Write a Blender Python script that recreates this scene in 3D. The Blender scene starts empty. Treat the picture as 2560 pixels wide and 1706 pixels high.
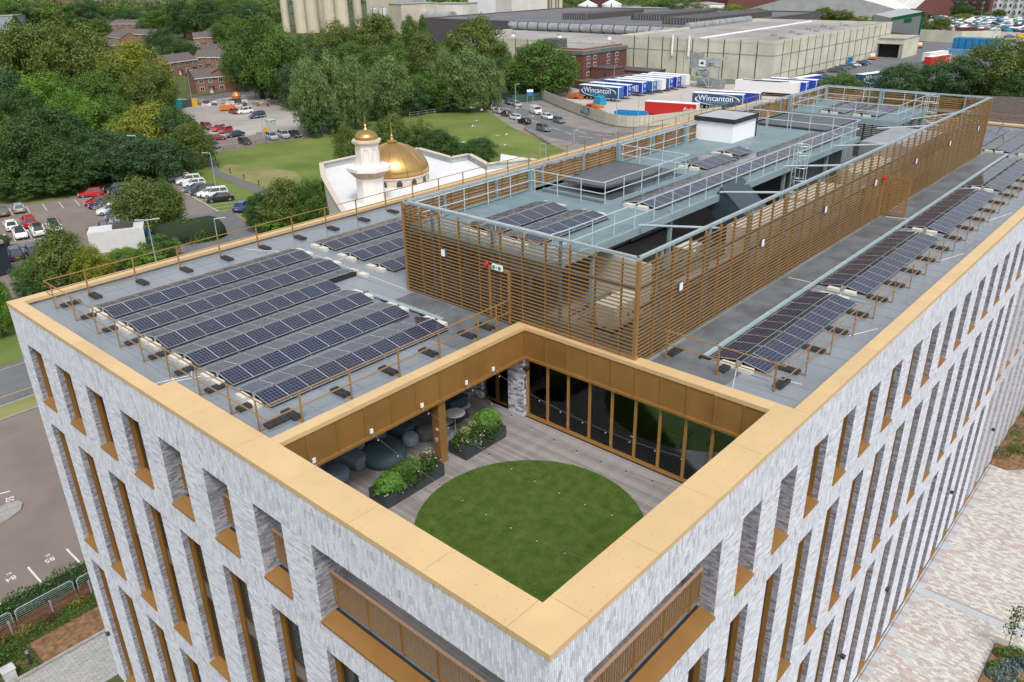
import bpy, math, random
import numpy as np
from mathutils import Vector, Matrix
random.seed(7)
rng = np.random.default_rng(7)
R = math.radians
S = bpy.context.scene
COL = S.collection
# ------------------------------------------------------------------ camera
YAW, PITCH, ROLL = 0.7344040531583489, 0.43315089927499495, -0.018502903077510676
def camera():
    cy, sy, cp, sp = math.cos(YAW), math.sin(YAW), math.cos(PITCH), math.sin(PITCH)
    f = Vector((cy*cp, sy*cp, -sp)); r = Vector((sy, -cy, 0)); u = r.cross(f)
    c, s = math.cos(ROLL), math.sin(ROLL)
    r2 = c*r + s*u; u2 = -s*r + c*u
    m = Matrix((r2, u2, -f)).transposed().to_4x4(); m.translation = (-9.728334, -7.880297, 34.0)
    cd = bpy.data.cameras.new('camera'); cd.sensor_width = 36; cd.lens = 2020.725/2560*36
    cd.clip_start = .1; cd.clip_end = 6000
    o = bpy.data.objects.new('camera', cd); COL.objects.link(o); o.matrix_world = m; S.camera = o
camera()
SUN_EL, SUN_ROT = 55, 215
W = bpy.data.worlds.new('World'); S.world = W; W.use_nodes = True
nt = W.node_tree; nt.nodes.clear()
sk = nt.nodes.new('ShaderNodeTexSky'); sk.sky_type = 'NISHITA'; sk.sun_disc = False
sk.sun_elevation = R(SUN_EL); sk.sun_rotation = R(SUN_ROT); sk.air_density = 1.2; sk.dust_density = 4; sk.ozone_density = 1
hs = nt.nodes.new('ShaderNodeHueSaturation'); hs.inputs['Saturation'].default_value = .38
bg = nt.nodes.new('ShaderNodeBackground'); bg.inputs['Strength'].default_value = .15
wo = nt.nodes.new('ShaderNodeOutputWorld')
nt.links.new(sk.outputs[0], hs.inputs['Color']); nt.links.new(hs.outputs[0], bg.inputs['Color']); nt.links.new(bg.outputs[0], wo.inputs[0])
sl = bpy.data.lights.new('sun', 'SUN'); sl.energy = 1.5; sl.angle = R(11); sl.color = (1, .96, .9)
so = bpy.data.objects.new('sun', sl); COL.objects.link(so)
so.rotation_euler = (R(90-SUN_EL), 0, R(180-SUN_ROT))
S.view_settings.view_transform = 'Standard'; S.view_settings.look = 'None'; S.view_settings.gamma = 1
S.view_settings.use_curve_mapping = False; S.view_settings.exposure = .35
GZ = -1.43
# ------------------------------------------------------------------ helpers
class MB:
    def __init__(s): s.v = []; s.f = []
    def quad(s, a, b, c, d): n = len(s.v); s.v += [a, b, c, d]; s.f.append((n, n+1, n+2, n+3)); return s
    def poly(s, pts): n = len(s.v); s.v += [tuple(p) for p in pts]; s.f.append(tuple(range(n, n+len(pts)))); return s
    def box(s, x0, y0, z0, x1, y1, z1, M=None):
        n = len(s.v)
        p = [(x0,y0,z0),(x1,y0,z0),(x1,y1,z0),(x0,y1,z0),(x0,y0,z1),(x1,y0,z1),(x1,y1,z1),(x0,y1,z1)]
        if M is not None: p = [tuple(M @ Vector(q)) for q in p]
        s.v += p
        s.f += [tuple(n+i for i in q) for q in ((3,2,1,0),(4,5,6,7),(0,1,5,4),(1,2,6,5),(2,3,7,6),(3,0,4,7))]; return s
    def beam(s, a, b, w, h=None, up=(0,0,1)):
        a, b = Vector(a), Vector(b); d = b-a; L = d.length
        if L < 1e-6: return s
        d /= L; up = Vector(up)
        if abs(d.dot(up)) > .98: up = Vector((1,0,0))
        x = d.cross(up).normalized(); z = x.cross(d); h = h or w
        M = Matrix((x, d, z)).transposed().to_4x4(); M.translation = a
        return s.box(-w/2, 0, -h/2, w/2, L, h/2, M)
    def cyl(s, a, b, r, n=8, r2=None, cap=True):
        a, b = Vector(a), Vector(b); r2 = r if r2 is None else r2; d = (b-a)
        if d.length < 1e-6: return s
        d.normalize(); up = Vector((0,0,1)) if abs(d.z) < .9 else Vector((1,0,0))
        x = d.cross(up).normalized(); y = x.cross(d); k = len(s.v)
        for c, q in ((a, r), (b, r2)):
            for i in range(n): t = 2*math.pi*i/n; s.v.append(tuple(c + x*math.cos(t)*q + y*math.sin(t)*q))
        for i in range(n): j = (i+1) % n; s.f.append((k+i, k+n+i, k+n+j, k+j))
        if cap: s.f.append(tuple(k+i for i in range(n))); s.f.append(tuple(k+2*n-1-i for i in range(n)))
        return s
    def lathe(s, prof, c=(0,0,0), n=16, ph=0):
        k = len(s.v)
        for r, z in prof:
            for i in range(n): t = 2*math.pi*i/n+ph; s.v.append((c[0]+r*math.cos(t), c[1]+r*math.sin(t), c[2]+z))
        for m in range(len(prof)-1):
            for i in range(n): j = (i+1) % n; s.f.append((k+m*n+i, k+m*n+j, k+(m+1)*n+j, k+(m+1)*n+i))
        s.f.append(tuple(k+n-1-i for i in range(n))); s.f.append(tuple(k+(len(prof)-1)*n+i for i in range(n))); return s
    def prism(s, pts, z0, z1):
        n = len(s.v); m = len(pts); s.v += [(p[0], p[1], z0) for p in pts] + [(p[0], p[1], z1) for p in pts]
        a = sum(pts[i][0]*pts[(i+1) % m][1]-pts[(i+1) % m][0]*pts[i][1] for i in range(m))
        lo, hi = list(range(n, n+m)), list(range(n+m, n+2*m))
        s.f += [tuple(reversed(lo)), tuple(hi)] if a > 0 else [tuple(lo), tuple(reversed(hi))]
        for i in range(m):
            j = (i+1) % m; q = (n+i, n+j, n+m+j, n+m+i); s.f.append(q if a > 0 else tuple(reversed(q)))
        return s
    def tube(s, pts, r, n=6):
        for a, b in zip(pts[:-1], pts[1:]): s.cyl(a, b, r, n)
        return s
    def mesh(s, name, mat, smooth=False):
        me = bpy.data.meshes.new(name); me.from_pydata(s.v, [], s.f)
        if mat is not None: me.materials.append(mat)
        if smooth: me.shade_smooth()
        return me
def link(name, me, par=None, w=False):
    o = bpy.data.objects.new(name, me); COL.objects.link(o)
    if par is not None:
        o.parent = par
        if w and par.type == 'EMPTY': o.location = -Vector(par.location)
    return o
def part(name, mb, mat, par, w=True, smooth=False, label=None):
    o = link(name, mb.mesh(name, mat, smooth) if isinstance(mb, MB) else mb, par, w)
    if label: o['label'] = label
    return o
def tag(o, label, cat, group=None):
    o['label'] = label; o['category'] = cat
    if group: o['group'] = group
    return o
def thing(name, label, cat, loc=(0,0,0), rz=0, group=None):
    o = bpy.data.objects.new(name, None); COL.objects.link(o); o.location = loc; o.rotation_euler = (0,0,rz)
    o.empty_display_size = .2
    return tag(o, label, cat, group)
def solo(name, mb, mat, label, cat, group=None, smooth=False):
    return tag(link(name, mb.mesh(name, mat, smooth)), label, cat, group)
def struct(name, mb, mat, smooth=False):
    o = link(name, mb.mesh(name, mat, smooth)); o['kind'] = 'structure'; return o
def dup(root, loc, rz=0, label=None, group=None, scale=None, over=None):
    def cp(o, p):
        c = o.copy(); COL.objects.link(c); c.parent = p
        if over and o.name.split('.')[0] in over and o.data:
            c.data = over_mesh(o.data, over[o.name.split('.')[0]])
        for ch in o.children: cp(ch, c)
        return c
    r = cp(root, None); r.location = loc; r.rotation_euler = (0,0,rz)
    if scale is not None: r.scale = (scale,)*3 if not hasattr(scale, '__len__') else scale
    if label: r['label'] = label
    if group: r['group'] = group
    return r
_om = {}
def over_mesh(me, mat):
    k = (me.name, mat.name)
    if k not in _om: m = me.copy(); m.materials.clear(); m.materials.append(mat); _om[k] = m
    return _om[k]
def np_mesh(name, V, F, mat, tone=None):
    me = bpy.data.meshes.new(name); V = np.asarray(V, np.float32).reshape(-1, 3); F = np.asarray(F, np.int32); k = F.shape[1]
    me.vertices.add(len(V)); me.vertices.foreach_set('co', V.ravel())
    me.loops.add(F.size); me.loops.foreach_set('vertex_index', F.ravel())
    me.polygons.add(len(F)); me.polygons.foreach_set('loop_start', np.arange(0, F.size, k, dtype=np.int32))
    me.update(calc_edges=True); me.shade_flat(); me.materials.append(mat)
    if tone is not None:
        a = me.attributes.new('tone', 'FLOAT', 'FACE'); a.data.foreach_set('value', np.asarray(tone, np.float32).ravel())
    return me
# ------------------------------------------------------------------ materials
_m = {}
def node(nt, t, **kw):
    n = nt.nodes.new(t)
    for k, v in kw.items():
        if k.startswith('i_'):
            key = k[2:]; n.inputs[int(key) if key.isdigit() else key.replace('_', ' ')].default_value = v
        else: setattr(n, k, v)
    return n
def base(name):
    m = bpy.data.materials.new(name); m.use_nodes = True; nt = m.node_tree; b = nt.nodes['Principled BSDF']; return m, nt, b
def coords(nt): return nt.nodes.new('ShaderNodeTexCoord').outputs['Object']
def M(name, col, rough=.6, metal=0, var=.18, sc=1.5, bump=0, bsc=40, spec=.5, col2=None, rvar=0, thr=None, detail=5, pvar=0):
    if name in _m: return _m[name]
    m, nt, b = base(name); L = nt.links.new; co = coords(nt)
    n = node(nt, 'ShaderNodeTexNoise', i_Scale=sc, i_Detail=detail, i_Roughness=.6); L(co, n.inputs['Vector'])
    r = node(nt, 'ShaderNodeValToRGB'); L(n.outputs['Fac'], r.inputs[0])
    c2 = col2 or [c*(1+var) for c in col]; c1 = col if col2 else [c*(1-var) for c in col]
    r.color_ramp.elements[0].position, r.color_ramp.elements[1].position = thr or (.3, .7)
    r.color_ramp.elements[0].color = (*c1, 1); r.color_ramp.elements[1].color = (*[min(c, 1) for c in c2], 1)
    L(r.outputs[0], b.inputs['Base Color']); b.inputs['Roughness'].default_value = rough; b.inputs['Metallic'].default_value = metal
    b.inputs['Specular IOR Level'].default_value = spec
    if rvar:
        mr = node(nt, 'ShaderNodeMapRange'); mr.inputs[3].default_value = max(rough-rvar, .03); mr.inputs[4].default_value = rough+rvar
        mr.inputs[1].default_value = .35; mr.inputs[2].default_value = .65
        L(n.outputs['Fac'], mr.inputs[0]); L(mr.outputs[0], b.inputs['Roughness'])
    if bump:
        n2 = node(nt, 'ShaderNodeTexNoise', i_Scale=bsc, i_Detail=3); L(co, n2.inputs['Vector'])
        bp = node(nt, 'ShaderNodeBump', i_Strength=bump, i_Distance=.02); L(n2.outputs['Fac'], bp.inputs['Height']); L(bp.outputs[0], b.inputs['Normal'])
    if pvar:
        oi = node(nt, 'ShaderNodeObjectInfo'); mr2 = node(nt, 'ShaderNodeMapRange'); mr2.inputs[3].default_value = 1-pvar; mr2.inputs[4].default_value = 1; L(oi.outputs['Random'], mr2.inputs[0])
        hv = node(nt, 'ShaderNodeHueSaturation'); L(mr2.outputs[0], hv.inputs['Value']); L(r.outputs[0], hv.inputs['Color']); L(hv.outputs[0], b.inputs['Base Color'])
    _m[name] = m; return m
def glass_mat(name, col, rough=.03, tint=None, strength=1):
    # see-through pane: tinted transparency with a mirror coat
    m, nt, b = base(name); L = nt.links.new; nt.nodes.remove(b)
    t = node(nt, 'ShaderNodeBsdfTransparent', i_Color=(*col, 1)); g = node(nt, 'ShaderNodeBsdfGlossy', i_Roughness=rough)
    g.inputs['Color'].default_value = (.9, .95, 1, 1)
    fr = node(nt, 'ShaderNodeFresnel', i_IOR=1.5); mu = node(nt, 'ShaderNodeMath', operation='MULTIPLY', use_clamp=True); mu.inputs[1].default_value = strength
    mx = nt.nodes.new('ShaderNodeMixShader'); L(fr.outputs[0], mu.inputs[0]); L(mu.outputs[0], mx.inputs[0]); L(t.outputs[0], mx.inputs[1]); L(g.outputs[0], mx.inputs[2])
    L(mx.outputs[0], nt.nodes['Material Output'].inputs[0]); return m
def dark_glass(name, col=(.012, .02, .022), rough=.04):
    m, nt, b = base(name); b.inputs['Base Color'].default_value = (*col, 1); b.inputs['Roughness'].default_value = rough
    b.inputs['Specular IOR Level'].default_value = .8; return m
def brick_tone_mat(name, c0, c1, c2, warm):
    m, nt, b = base(name); L = nt.links.new
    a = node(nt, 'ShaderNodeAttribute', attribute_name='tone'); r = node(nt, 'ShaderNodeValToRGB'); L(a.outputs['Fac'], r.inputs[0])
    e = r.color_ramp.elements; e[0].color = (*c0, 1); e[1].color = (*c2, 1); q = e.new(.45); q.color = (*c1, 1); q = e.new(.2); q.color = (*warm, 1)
    n = node(nt, 'ShaderNodeTexNoise', i_Scale=14, i_Detail=4); L(coords(nt), n.inputs['Vector'])
    mx = node(nt, 'ShaderNodeMix', data_type='RGBA', blend_type='MULTIPLY', i_0=.55)
    rr = node(nt, 'ShaderNodeValToRGB'); rr.color_ramp.elements[0].position = .3; rr.color_ramp.elements[0].color = (.74, .74, .77, 1); rr.color_ramp.elements[1].color = (1, 1, 1, 1); rr.color_ramp.elements[1].position = .62
    L(n.outputs['Fac'], rr.inputs[0]); L(r.outputs[0], mx.inputs[6]); L(rr.outputs[0], mx.inputs[7]); L(mx.outputs[2], b.inputs['Base Color'])
    b.inputs['Roughness'].default_value = .85
    n2 = node(nt, 'ShaderNodeTexNoise', i_Scale=90, i_Detail=3); L(coords(nt), n2.inputs['Vector'])
    bp = node(nt, 'ShaderNodeBump', i_Strength=.12, i_Distance=.004); L(n2.outputs['Fac'], bp.inputs['Height']); L(bp.outputs[0], b.inputs['Normal'])
    return m
def brick_tex_mat(name, c1, c2, mort, bw, bh, ms, axes='sum', rough=.85, off=.5, vert=False, dist=.004):
    # masonry too far away to tell the units apart; u runs along either wall, v is height
    m, nt, b = base(name); L = nt.links.new; co = coords(nt)
    sp = node(nt, 'ShaderNodeSeparateXYZ'); L(co, sp.inputs[0]); cb = node(nt, 'ShaderNodeCombineXYZ')
    if axes == 'sum':
        ad = node(nt, 'ShaderNodeMath', operation='ADD'); L(sp.outputs[0], ad.inputs[0]); L(sp.outputs[1], ad.inputs[1]); L(ad.outputs[0], cb.inputs[0]); L(sp.outputs[2], cb.inputs[1])
    else: L(sp.outputs[0], cb.inputs[0]); L(sp.outputs[1], cb.inputs[1])
    bt = node(nt, 'ShaderNodeTexBrick', offset=off, i_Color1=(*c1, 1), i_Color2=(*c2, 1), i_Mortar=(*mort, 1), i_Scale=1.0)
    bt.inputs['Mortar Size'].default_value = ms; bt.inputs['Brick Width'].default_value = bw; bt.inputs['Row Height'].default_value = bh
    bt.inputs['Bias'].default_value = 0; bt.inputs['Mortar Smooth'].default_value = .1
    L(cb.outputs[0], bt.inputs['Vector'])
    n = node(nt, 'ShaderNodeTexNoise', i_Scale=6, i_Detail=6); L(co, n.inputs['Vector'])
    mx = node(nt, 'ShaderNodeMix', data_type='RGBA', blend_type='MULTIPLY', i_0=.5); rr = node(nt, 'ShaderNodeValToRGB'); rr.color_ramp.elements[0].color = (.5, .5, .5, 1); rr.color_ramp.elements[1].position = .65
    L(n.outputs['Fac'], rr.inputs[0]); L(bt.outputs[0], mx.inputs[6]); L(rr.outputs[0], mx.inputs[7]); L(mx.outputs[2], b.inputs['Base Color'])
    b.inputs['Roughness'].default_value = rough
    bp = node(nt, 'ShaderNodeBump', i_Strength=.6, i_Distance=dist, invert=True); L(bt.outputs['Fac'], bp.inputs['Height']); L(bp.outputs[0], b.inputs['Normal'])
    return m
GOLD = M('champagne_gold_metal', (.68, .48, .25), .45, .2, var=.05, sc=.7, detail=2, pvar=.06)
BRONZE = M('bronze_metal', (.34, .18, .055), .38, .35, var=.08, sc=1, rvar=.07, pvar=.1)
RAILB = M('bronze_rail_metal', (.33, .19, .07), .45, .25, var=.08)
BRICK = brick_tone_mat('pale_grey_brick', (.115, .12, .145), (.50, .515, .57), (.735, .765, .84), (.27, .27, .315))
MORT = brick_tex_mat('pale_brickwork', (.66, .67, .72), (.42, .42, .46), (.30, .30, .33), .29, .078, .009)
MORT2 = M('grey_mortar', (.21, .215, .24), .95, var=.2, sc=20)
ROOF = M('grey_roof_membrane', (.165, .19, .215), .3, col2=(.245, .275, .305), sc=.3, rvar=.2, detail=6, bump=.03, bsc=1.5, spec=.6)
BLACK = M('black_plastic', (.02, .021, .023), .55)
BLOCK = M('recycled_rubber_block', (.035, .037, .04), .7, var=.4, sc=8, bump=.4, bsc=30)
GALV = M('galvanised_steel', (.42, .50, .54), .42, .45, var=.15, sc=3)
DECKST = M('blue_grey_steel', (.25, .345, .38), .5, .2, var=.12, sc=1)
WHITE = M('white_paint', (.8, .8, .8), .5, var=.04)
DGLASS = dark_glass('dark_window_glass')
# ================================================================== OFFICE BUILDING
LX, LY, TOP, E0 = 72.2, 30.89, 21.0, .03
LO, LB, LW = 8.752, 2.994, 1.534
RO, RB, RW = 8.969, 2.516, 1.222
Z1T, Z1B, Z2T, Z2B, Z3T, RZ, DZ = 19.28, 16.45, 15.29, 8.62, 7.45, 20.75, 16.85
bld = thing('office_building', 'large pale grey brick office block with gold coping and tall slot windows', 'building')
def LY_open(n): return (LO-LW+LB*n, LO+LB*n)
def RX_open(k): return (RO+RB*k, RO+RW+RB*k)
opens = {'L': [], 'R': []}   # (u0,u1,z0,z1,kind)
opens['L'].append((1.25, LO, Z1B, Z1T, 'terrace'))
opens['L'] += [(*LY_open(n), Z1B, Z1T, 'terrace' if n < 4 else 'win') for n in range(1, 8)]
opens['L'] += [(*LY_open(n), Z2B, Z2T, 'win') for n in range(-2, 8)]
opens['L'] += [(*LY_open(n), GZ+.5, Z3T, 'win') for n in range(-2, 8)]
opens['R'].append((1.25, 7.72, Z1B, Z1T, 'terrace'))
opens['R'] += [(*RX_open(k), Z1B, Z1T, 'terrace' if k < 2 else 'win') for k in range(0, 25)]
opens['R'] += [(*RX_open(k), Z2B, Z2T, 'win') for k in range(-3, 25)]
opens['R'] += [(*RX_open(k), GZ+.02, Z3T, 'win') for k in range(-3, 25)]
def toW(side, u, d, z): return (d, u, z) if side == 'L' else (u, d, z)   # d = depth in from the face
def sbox(mb, side, u0, u1, d0, d1, z0, z1):
    if side == 'R' and mb is globals().get('wall') and u1 > 47:
        if u0 < 47: sbox(mb, side, u0, 46.99, d0, d1, z0, z1)
        mb = wallf; u0 = max(u0, 47)
    a, b = toW(side, u0, d0, z0), toW(side, u1, d1, z1); mb.box(a[0], a[1], a[2], b[0], b[1], b[2])
wall = MB(); wallf = MB(); D0 = .0345
for side, UL in (('L', LY-.03), ('R', LX-.03)):
    c0 = D0 if side == 'L' else .55
    for z0, z1, rows in ((GZ, Z3T, 3), (Z2B, Z2T, 2), (Z1B, Z1T, 1)):
        dp = .55
        os = sorted([o for o in opens[side] if o[3] == z1], key=lambda o: o[0]); u = c0
        for o in os+[(UL-.015, 0, 0, 0, '')]:
            thick = 1.05 if rows == 1 and o[0] < (18.2 if side == 'L' else 13.2) else .55
            a = u; 
            if rows == 1 and side == 'R' and u == c0: a = 1.05
            if o[0] > a: sbox(wall, side, a, o[0], D0, thick, z0, z1)
            u = o[1]
    for z0, z1 in ((Z3T, Z2B), (Z2T, Z1B), (Z1T, TOP-.17)):
        a = c0
        if z1 > 20:
            sp = 18.0 if side == 'L' else 13.0
            sbox(wall, side, a if side == 'L' else 1.05, sp, D0, 1.05, z0, z1); sbox(wall, side, sp, UL-.015, D0, .5, z0, z1)
        elif z1 < 17 and z1 > 16: sbox(wall, side, a, UL-.015, D0, .55, z0, z1-.08)
        else: sbox(wall, side, a, UL-.015, D0, .55, z0, z1)
wallf.box(LX-.5, .5, GZ, LX-.045, LY-.5, TOP-.17); wallf.box(.55, LY-.5, GZ, LX-.045, LY-.045, TOP-.17)
WALL = part('facade_wall', wall, MORT2, bld); part('facade_wall', wallf, MORT, bld)
# ---- bricks ------------------------------------------------------
BV, BF, BT, BC = [], [], [], []
def bricks(side, u0, u1, z0, z1, vert=False, lim=47):
    cw, ch = (.29, .078) if not vert else (.078, .29); j = .009
    if side == 'R': u1 = min(u1, lim)
    if u1-u0 < .05: return
    if not vert:
        nr = max(1, round((z1-z0)/ch)); ch = (z1-z0)/nr
        for r in range(nr):
            off = ((r*.382+.13*(r % 3)) % 1)*cw; us = np.arange(u0-off, u1, cw); a = np.maximum(us, u0); b = np.minimum(us+cw-j, u1)
            ok = b-a > .02; a, b = a[ok], b[ok]; emit(side, a, b, np.full(len(a), z0+r*ch), np.full(len(a), z0+(r+1)*ch-j))
    else:
        nc = max(1, round((u1-u0)/cw)); cw = (u1-u0)/nc
        for c in range(nc):
            off = ((c*.382+.17*(c % 3)) % 1)*ch; zs = np.arange(z0-off, z1, ch); a = np.maximum(zs, z0); b = np.minimum(zs+ch-j, z1)
            ok = b-a > .02; a, b = a[ok], b[ok]; emit(side, np.full(len(a), u0+c*cw), np.full(len(a), u0+(c+1)*cw-j), a, b)
def emit(side, a, b, z0, z1, pl=None):
    n = len(a)
    if not n: return
    d = E0+rng.uniform(-.002, .003, n); d1 = np.full(n, D0+.004)
    if side == 'L': P = lambda u, dd, z: np.stack([dd, u, z], -1)
    elif side == 'R': P = lambda u, dd, z: np.stack([u, dd, z], -1)
    elif side == 'JL': P = lambda u, dd, z: np.stack([u, pl-(dd-D0), z], -1)   # jamb of a left-facade opening, u = depth
    elif side == 'JR': P = lambda u, dd, z: np.stack([pl-(dd-D0), u, z], -1)
    else: P = lambda u, dd, z: np.stack([u, pl+(dd-D0), z], -1)
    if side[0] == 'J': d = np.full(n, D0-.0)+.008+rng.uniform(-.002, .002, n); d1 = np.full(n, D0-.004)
    v = np.stack([P(a, d1, z0), P(b, d1, z0), P(b, d1, z1), P(a, d1, z1), P(a, d, z0), P(b, d, z0), P(b, d, z1), P(a, d, z1)], 1)
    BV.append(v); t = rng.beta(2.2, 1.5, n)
    t = t*.36 if side[0] == 'J' else .3+.7*t  # darker brick blend on jambs, with the reveals' shade put into the tone
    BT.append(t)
for side, UL in (('L', LY-.03), ('R', LX-.03)):
    s0 = E0
    for z0, z1 in ((GZ, Z3T), (Z2B, Z2T), (Z1B, Z1T)):
        os = sorted([o for o in opens[side] if o[3] == z1], key=lambda o: o[0]); u = s0
        for o in os+[(UL, 0, 0, 0, '')]:
            if o[0] > u: bricks(side, u, o[0], z0, z1)
            u = o[1]
    for z0, z1 in ((Z3T, Z2B), (Z2T, Z1B), (Z1T, TOP-.16)): bricks(side, s0, UL, z0, z1, vert=True)
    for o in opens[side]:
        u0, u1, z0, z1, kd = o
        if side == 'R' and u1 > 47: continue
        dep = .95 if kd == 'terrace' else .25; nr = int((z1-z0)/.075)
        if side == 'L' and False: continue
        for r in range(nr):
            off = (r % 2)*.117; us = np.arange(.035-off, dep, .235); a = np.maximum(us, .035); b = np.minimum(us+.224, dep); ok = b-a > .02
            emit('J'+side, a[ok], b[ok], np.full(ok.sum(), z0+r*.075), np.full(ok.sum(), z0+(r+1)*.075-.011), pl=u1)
# terrace piers beside the glazing
def pier(x0, y0, x1, y1, z0, z1):
    wall2 = MB().box(x0, y0, z0, x1, y1, z1); part('brick_pier', wall2, MORT2, bld)
    nr = int((z1-z0)/.075)
    for r in range(nr):
        zz0, zz1 = z0+r*.075, z0+(r+1)*.075-.011; off = (r % 2)*.117
        for ax in (0, 1):
            lo, hi = (x0, x1) if ax == 0 else (y0, y1)
            us = np.arange(lo-off, hi, .235); a = np.maximum(us, lo); b = np.minimum(us+.224, hi); ok = b-a > .02; a, b = a[ok], b[ok]; n = len(a)
            A = lambda u, q, z: np.stack([u, np.full(n, q), np.full(n, z)], -1) if ax == 0 else np.stack([np.full(n, q), u, np.full(n, z)], -1)
            q0, q1 = ((y0+.004, y0-.012) if ax == 0 else (x0+.004, x0-.012))
            BV.append(np.stack([A(a, q0, zz0), A(b, q0, zz0), A(b, q0, zz1), A(a, q0, zz1), A(a, q1, zz0), A(b, q1, zz0), A(b, q1, zz1), A(a, q1, zz1)], 1)); BT.append(rng.beta(1.3, 1.6, n))
pier(12.46, 11.56, 12.86, 12.42, DZ, 19.56); pier(12.46, 14.0, 12.9, 14.85, DZ, 19.56); pier(12.46, 16.4, 12.9, 18.0, DZ, 19.56)
V = np.concatenate(BV); T = np.concatenate(BT)
Q = np.array([[4,5,6,7],[0,1,5,4],[1,2,6,5],[2,3,7,6],[3,0,4,7]])
cam0 = np.array([-9.73, -7.88, 34.])
cen = V.mean(1); dist = np.linalg.norm(cen-cam0, axis=1)
area = np.linalg.norm(V[:, 5]-V[:, 4], axis=1)*np.linalg.norm(V[:, 7]-V[:, 4], axis=1)
vd = cam0-cen; nn = np.cross(V[:, 5]-V[:, 4], V[:, 7]-V[:, 4]); nn /= np.linalg.norm(nn, axis=1)[:, None]
app = np.abs((nn*vd).sum(1))/dist*area/dist**2
app[(cen[:, 2] < 18.3) & (cen[:, 0]+cen[:, 1] < 2)] = 0
order = np.argsort(-app); big, rest = order[:300], order[300:]
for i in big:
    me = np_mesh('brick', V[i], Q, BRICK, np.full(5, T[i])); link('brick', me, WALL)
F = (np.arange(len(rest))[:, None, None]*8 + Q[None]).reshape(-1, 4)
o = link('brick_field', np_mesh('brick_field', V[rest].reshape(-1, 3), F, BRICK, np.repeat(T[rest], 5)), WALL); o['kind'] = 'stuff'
del V, F
# ---- windows -----------------------------------------------------
PANEL = M('grey_spandrel_glass', (.16, .165, .17), .15, var=.1)
FRAME = M('dark_bronze_frame', (.17, .085, .025), .4, .3, var=.1)
_wm = {}
def window(side, u0, u1, z0, z1):
    w = round(u1-u0, 3); h = round(z1-z0, 3); key = (side, w, h)
    if key not in _wm:
        f = MB(); sb = lambda *a: sbox(f, side, *a); ft = .07
        sb(w-.03, w, .25, .44, 0, h); sb(0, .03, .25, .44, 0, h); sb(.03, w-.03, .25, .44, h-.03, h)      # metal reveal liner
        g = MB(); sb = lambda *a: sbox(g, side, *a)
        sb(w-.03-ft, w-.03, .40, .50, .02, h-.03); sb(.03, .03+ft, .40, .50, .02, h-.03); sb(.03+ft, w-.03-ft, .40, .5, h-.03-ft, h-.03); sb(.03+ft, w-.03-ft, .40, .5, .02, .02+ft)
        sps = []
        if h > 5: sps = [3.25, 3.95]
        for q in sps: sb(.03+ft, w-.03-ft, .41, .5, q, q+.05)
        sb(.03+w*.45, .08+w*.45, .42, .49, .09, h-.1) if h < 5 and side == 'X' else None
        p = MB(); sbox(p, side, .03+ft, w-.03-ft, .45, .47, .02+ft, h-.03-ft)
        s = MB(); a = -.035
        # sloping sill tray with a front lip
        pts = [toW(side, 0, a+.01, 0), toW(side, w, a+.01, 0), toW(side, w, .40, .07), toW(side, 0, .40, .07)]
        pts2 = [toW(side, 0, a+.01, -.05), toW(side, w, a+.01, -.05), toW(side, w, .40, -.05), toW(side, 0, .40, -.05)]
        s.v += pts+pts2; s.f += [(0,1,2,3), (7,6,5,4), (0,4,5,1), (1,5,6,2), (2,6,7,3), (3,7,4,0)]
        sp = MB()
        if h > 5: sbox(sp, side, .03+ft+.005, w-.03-ft-.005, .44, .448, 3.30, 3.95)
        _wm[key] = (f.mesh('window', BRONZE), g.mesh('window_frame', FRAME), p.mesh('pane', DGLASS), s.mesh('sill', BRONZE), sp.mesh('spandrel_panel', PANEL) if h > 5 else None)
    ms = _wm[key]; L = toW(side, u0, 0, z0)
    o = link('window', ms[0], bld); o.location = L
    for nme, me in zip(('window_frame', 'pane', 'sill', 'spandrel_panel'), ms[1:]):
        if me: link(nme, me, o)
for side in 'LR':
    for u0, u1, z0, z1, kd in opens[side]:
        if kd == 'win': window(side, u0, u1, z0, z1)
        else:
            s = MB(); q = [toW(side, u0, -.025, z0+.02), toW(side, u1, -.025, z0+.02), toW(side, u1, .50, z0+.14), toW(side, u0, .50, z0+.14)]
            q2 = [toW(side, u0, -.025, z0-.06), toW(side, u1, -.025, z0-.06), toW(side, u1, .50, z0-.06), toW(side, u0, .50, z0-.06)]
            s.v += q+q2; s.f += [(0,1,2,3), (7,6,5,4), (0,4,5,1), (1,5,6,2), (2,6,7,3), (3,7,4,0)]
            part('ledge', s, BRONZE, bld)
            ch = MB(); sbox(ch, side, u0, u1, .50, .62, z0-.06, z0+.10); part('drain_channel', ch, BLACK, bld)
# ---- copings -----------------------------------------------------
cz0, cz1 = TOP-.16, TOP
def coping(x0, y0, x1, y1, mat=GOLD):
    part('coping_panel', MB().box(x0, y0, cz0, x1, y1, cz1), mat, bld)
g = .006
ys = [1.22, 3.95, 6.77, 9.58, 12.31, 15.2, 17.97]
for a, b in zip(ys[:-1], ys[1:]): coping(0, a+g, 1.09, b-g)
ya = 17.97
while ya < LY-.6: yb = min(ya+2.99, LY-.54); yb = LY-.54 if LY-.54-yb < 1 else yb; coping(0, ya+g, .54, yb-g); ya = yb
xs = [1.36, 4.2, 7.05, 9.91, 13.05]
coping(0, 0, 1.36-g, 1.1); coping(0, 1.1, 1.09, 1.22-g)
for a, b in zip(xs[:-1], xs[1:]): coping(a+g, 0, b-g, 1.1 if b < 13 else 1.1)
xa = 13.05
while xa < LX-.6: xb = min(xa+2.99, LX); xb = LX if LX-xb < 1 else xb; coping(xa+g, 0, xb-g, .54); xa = xb
xa = 0
while xa < LX-.1: xb = min(xa+2.99, LX); xb = LX if LX-xb < 1 else xb; coping(xa+g, LY-.54, xb-g, LY); xa = xb
ya = .54
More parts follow.
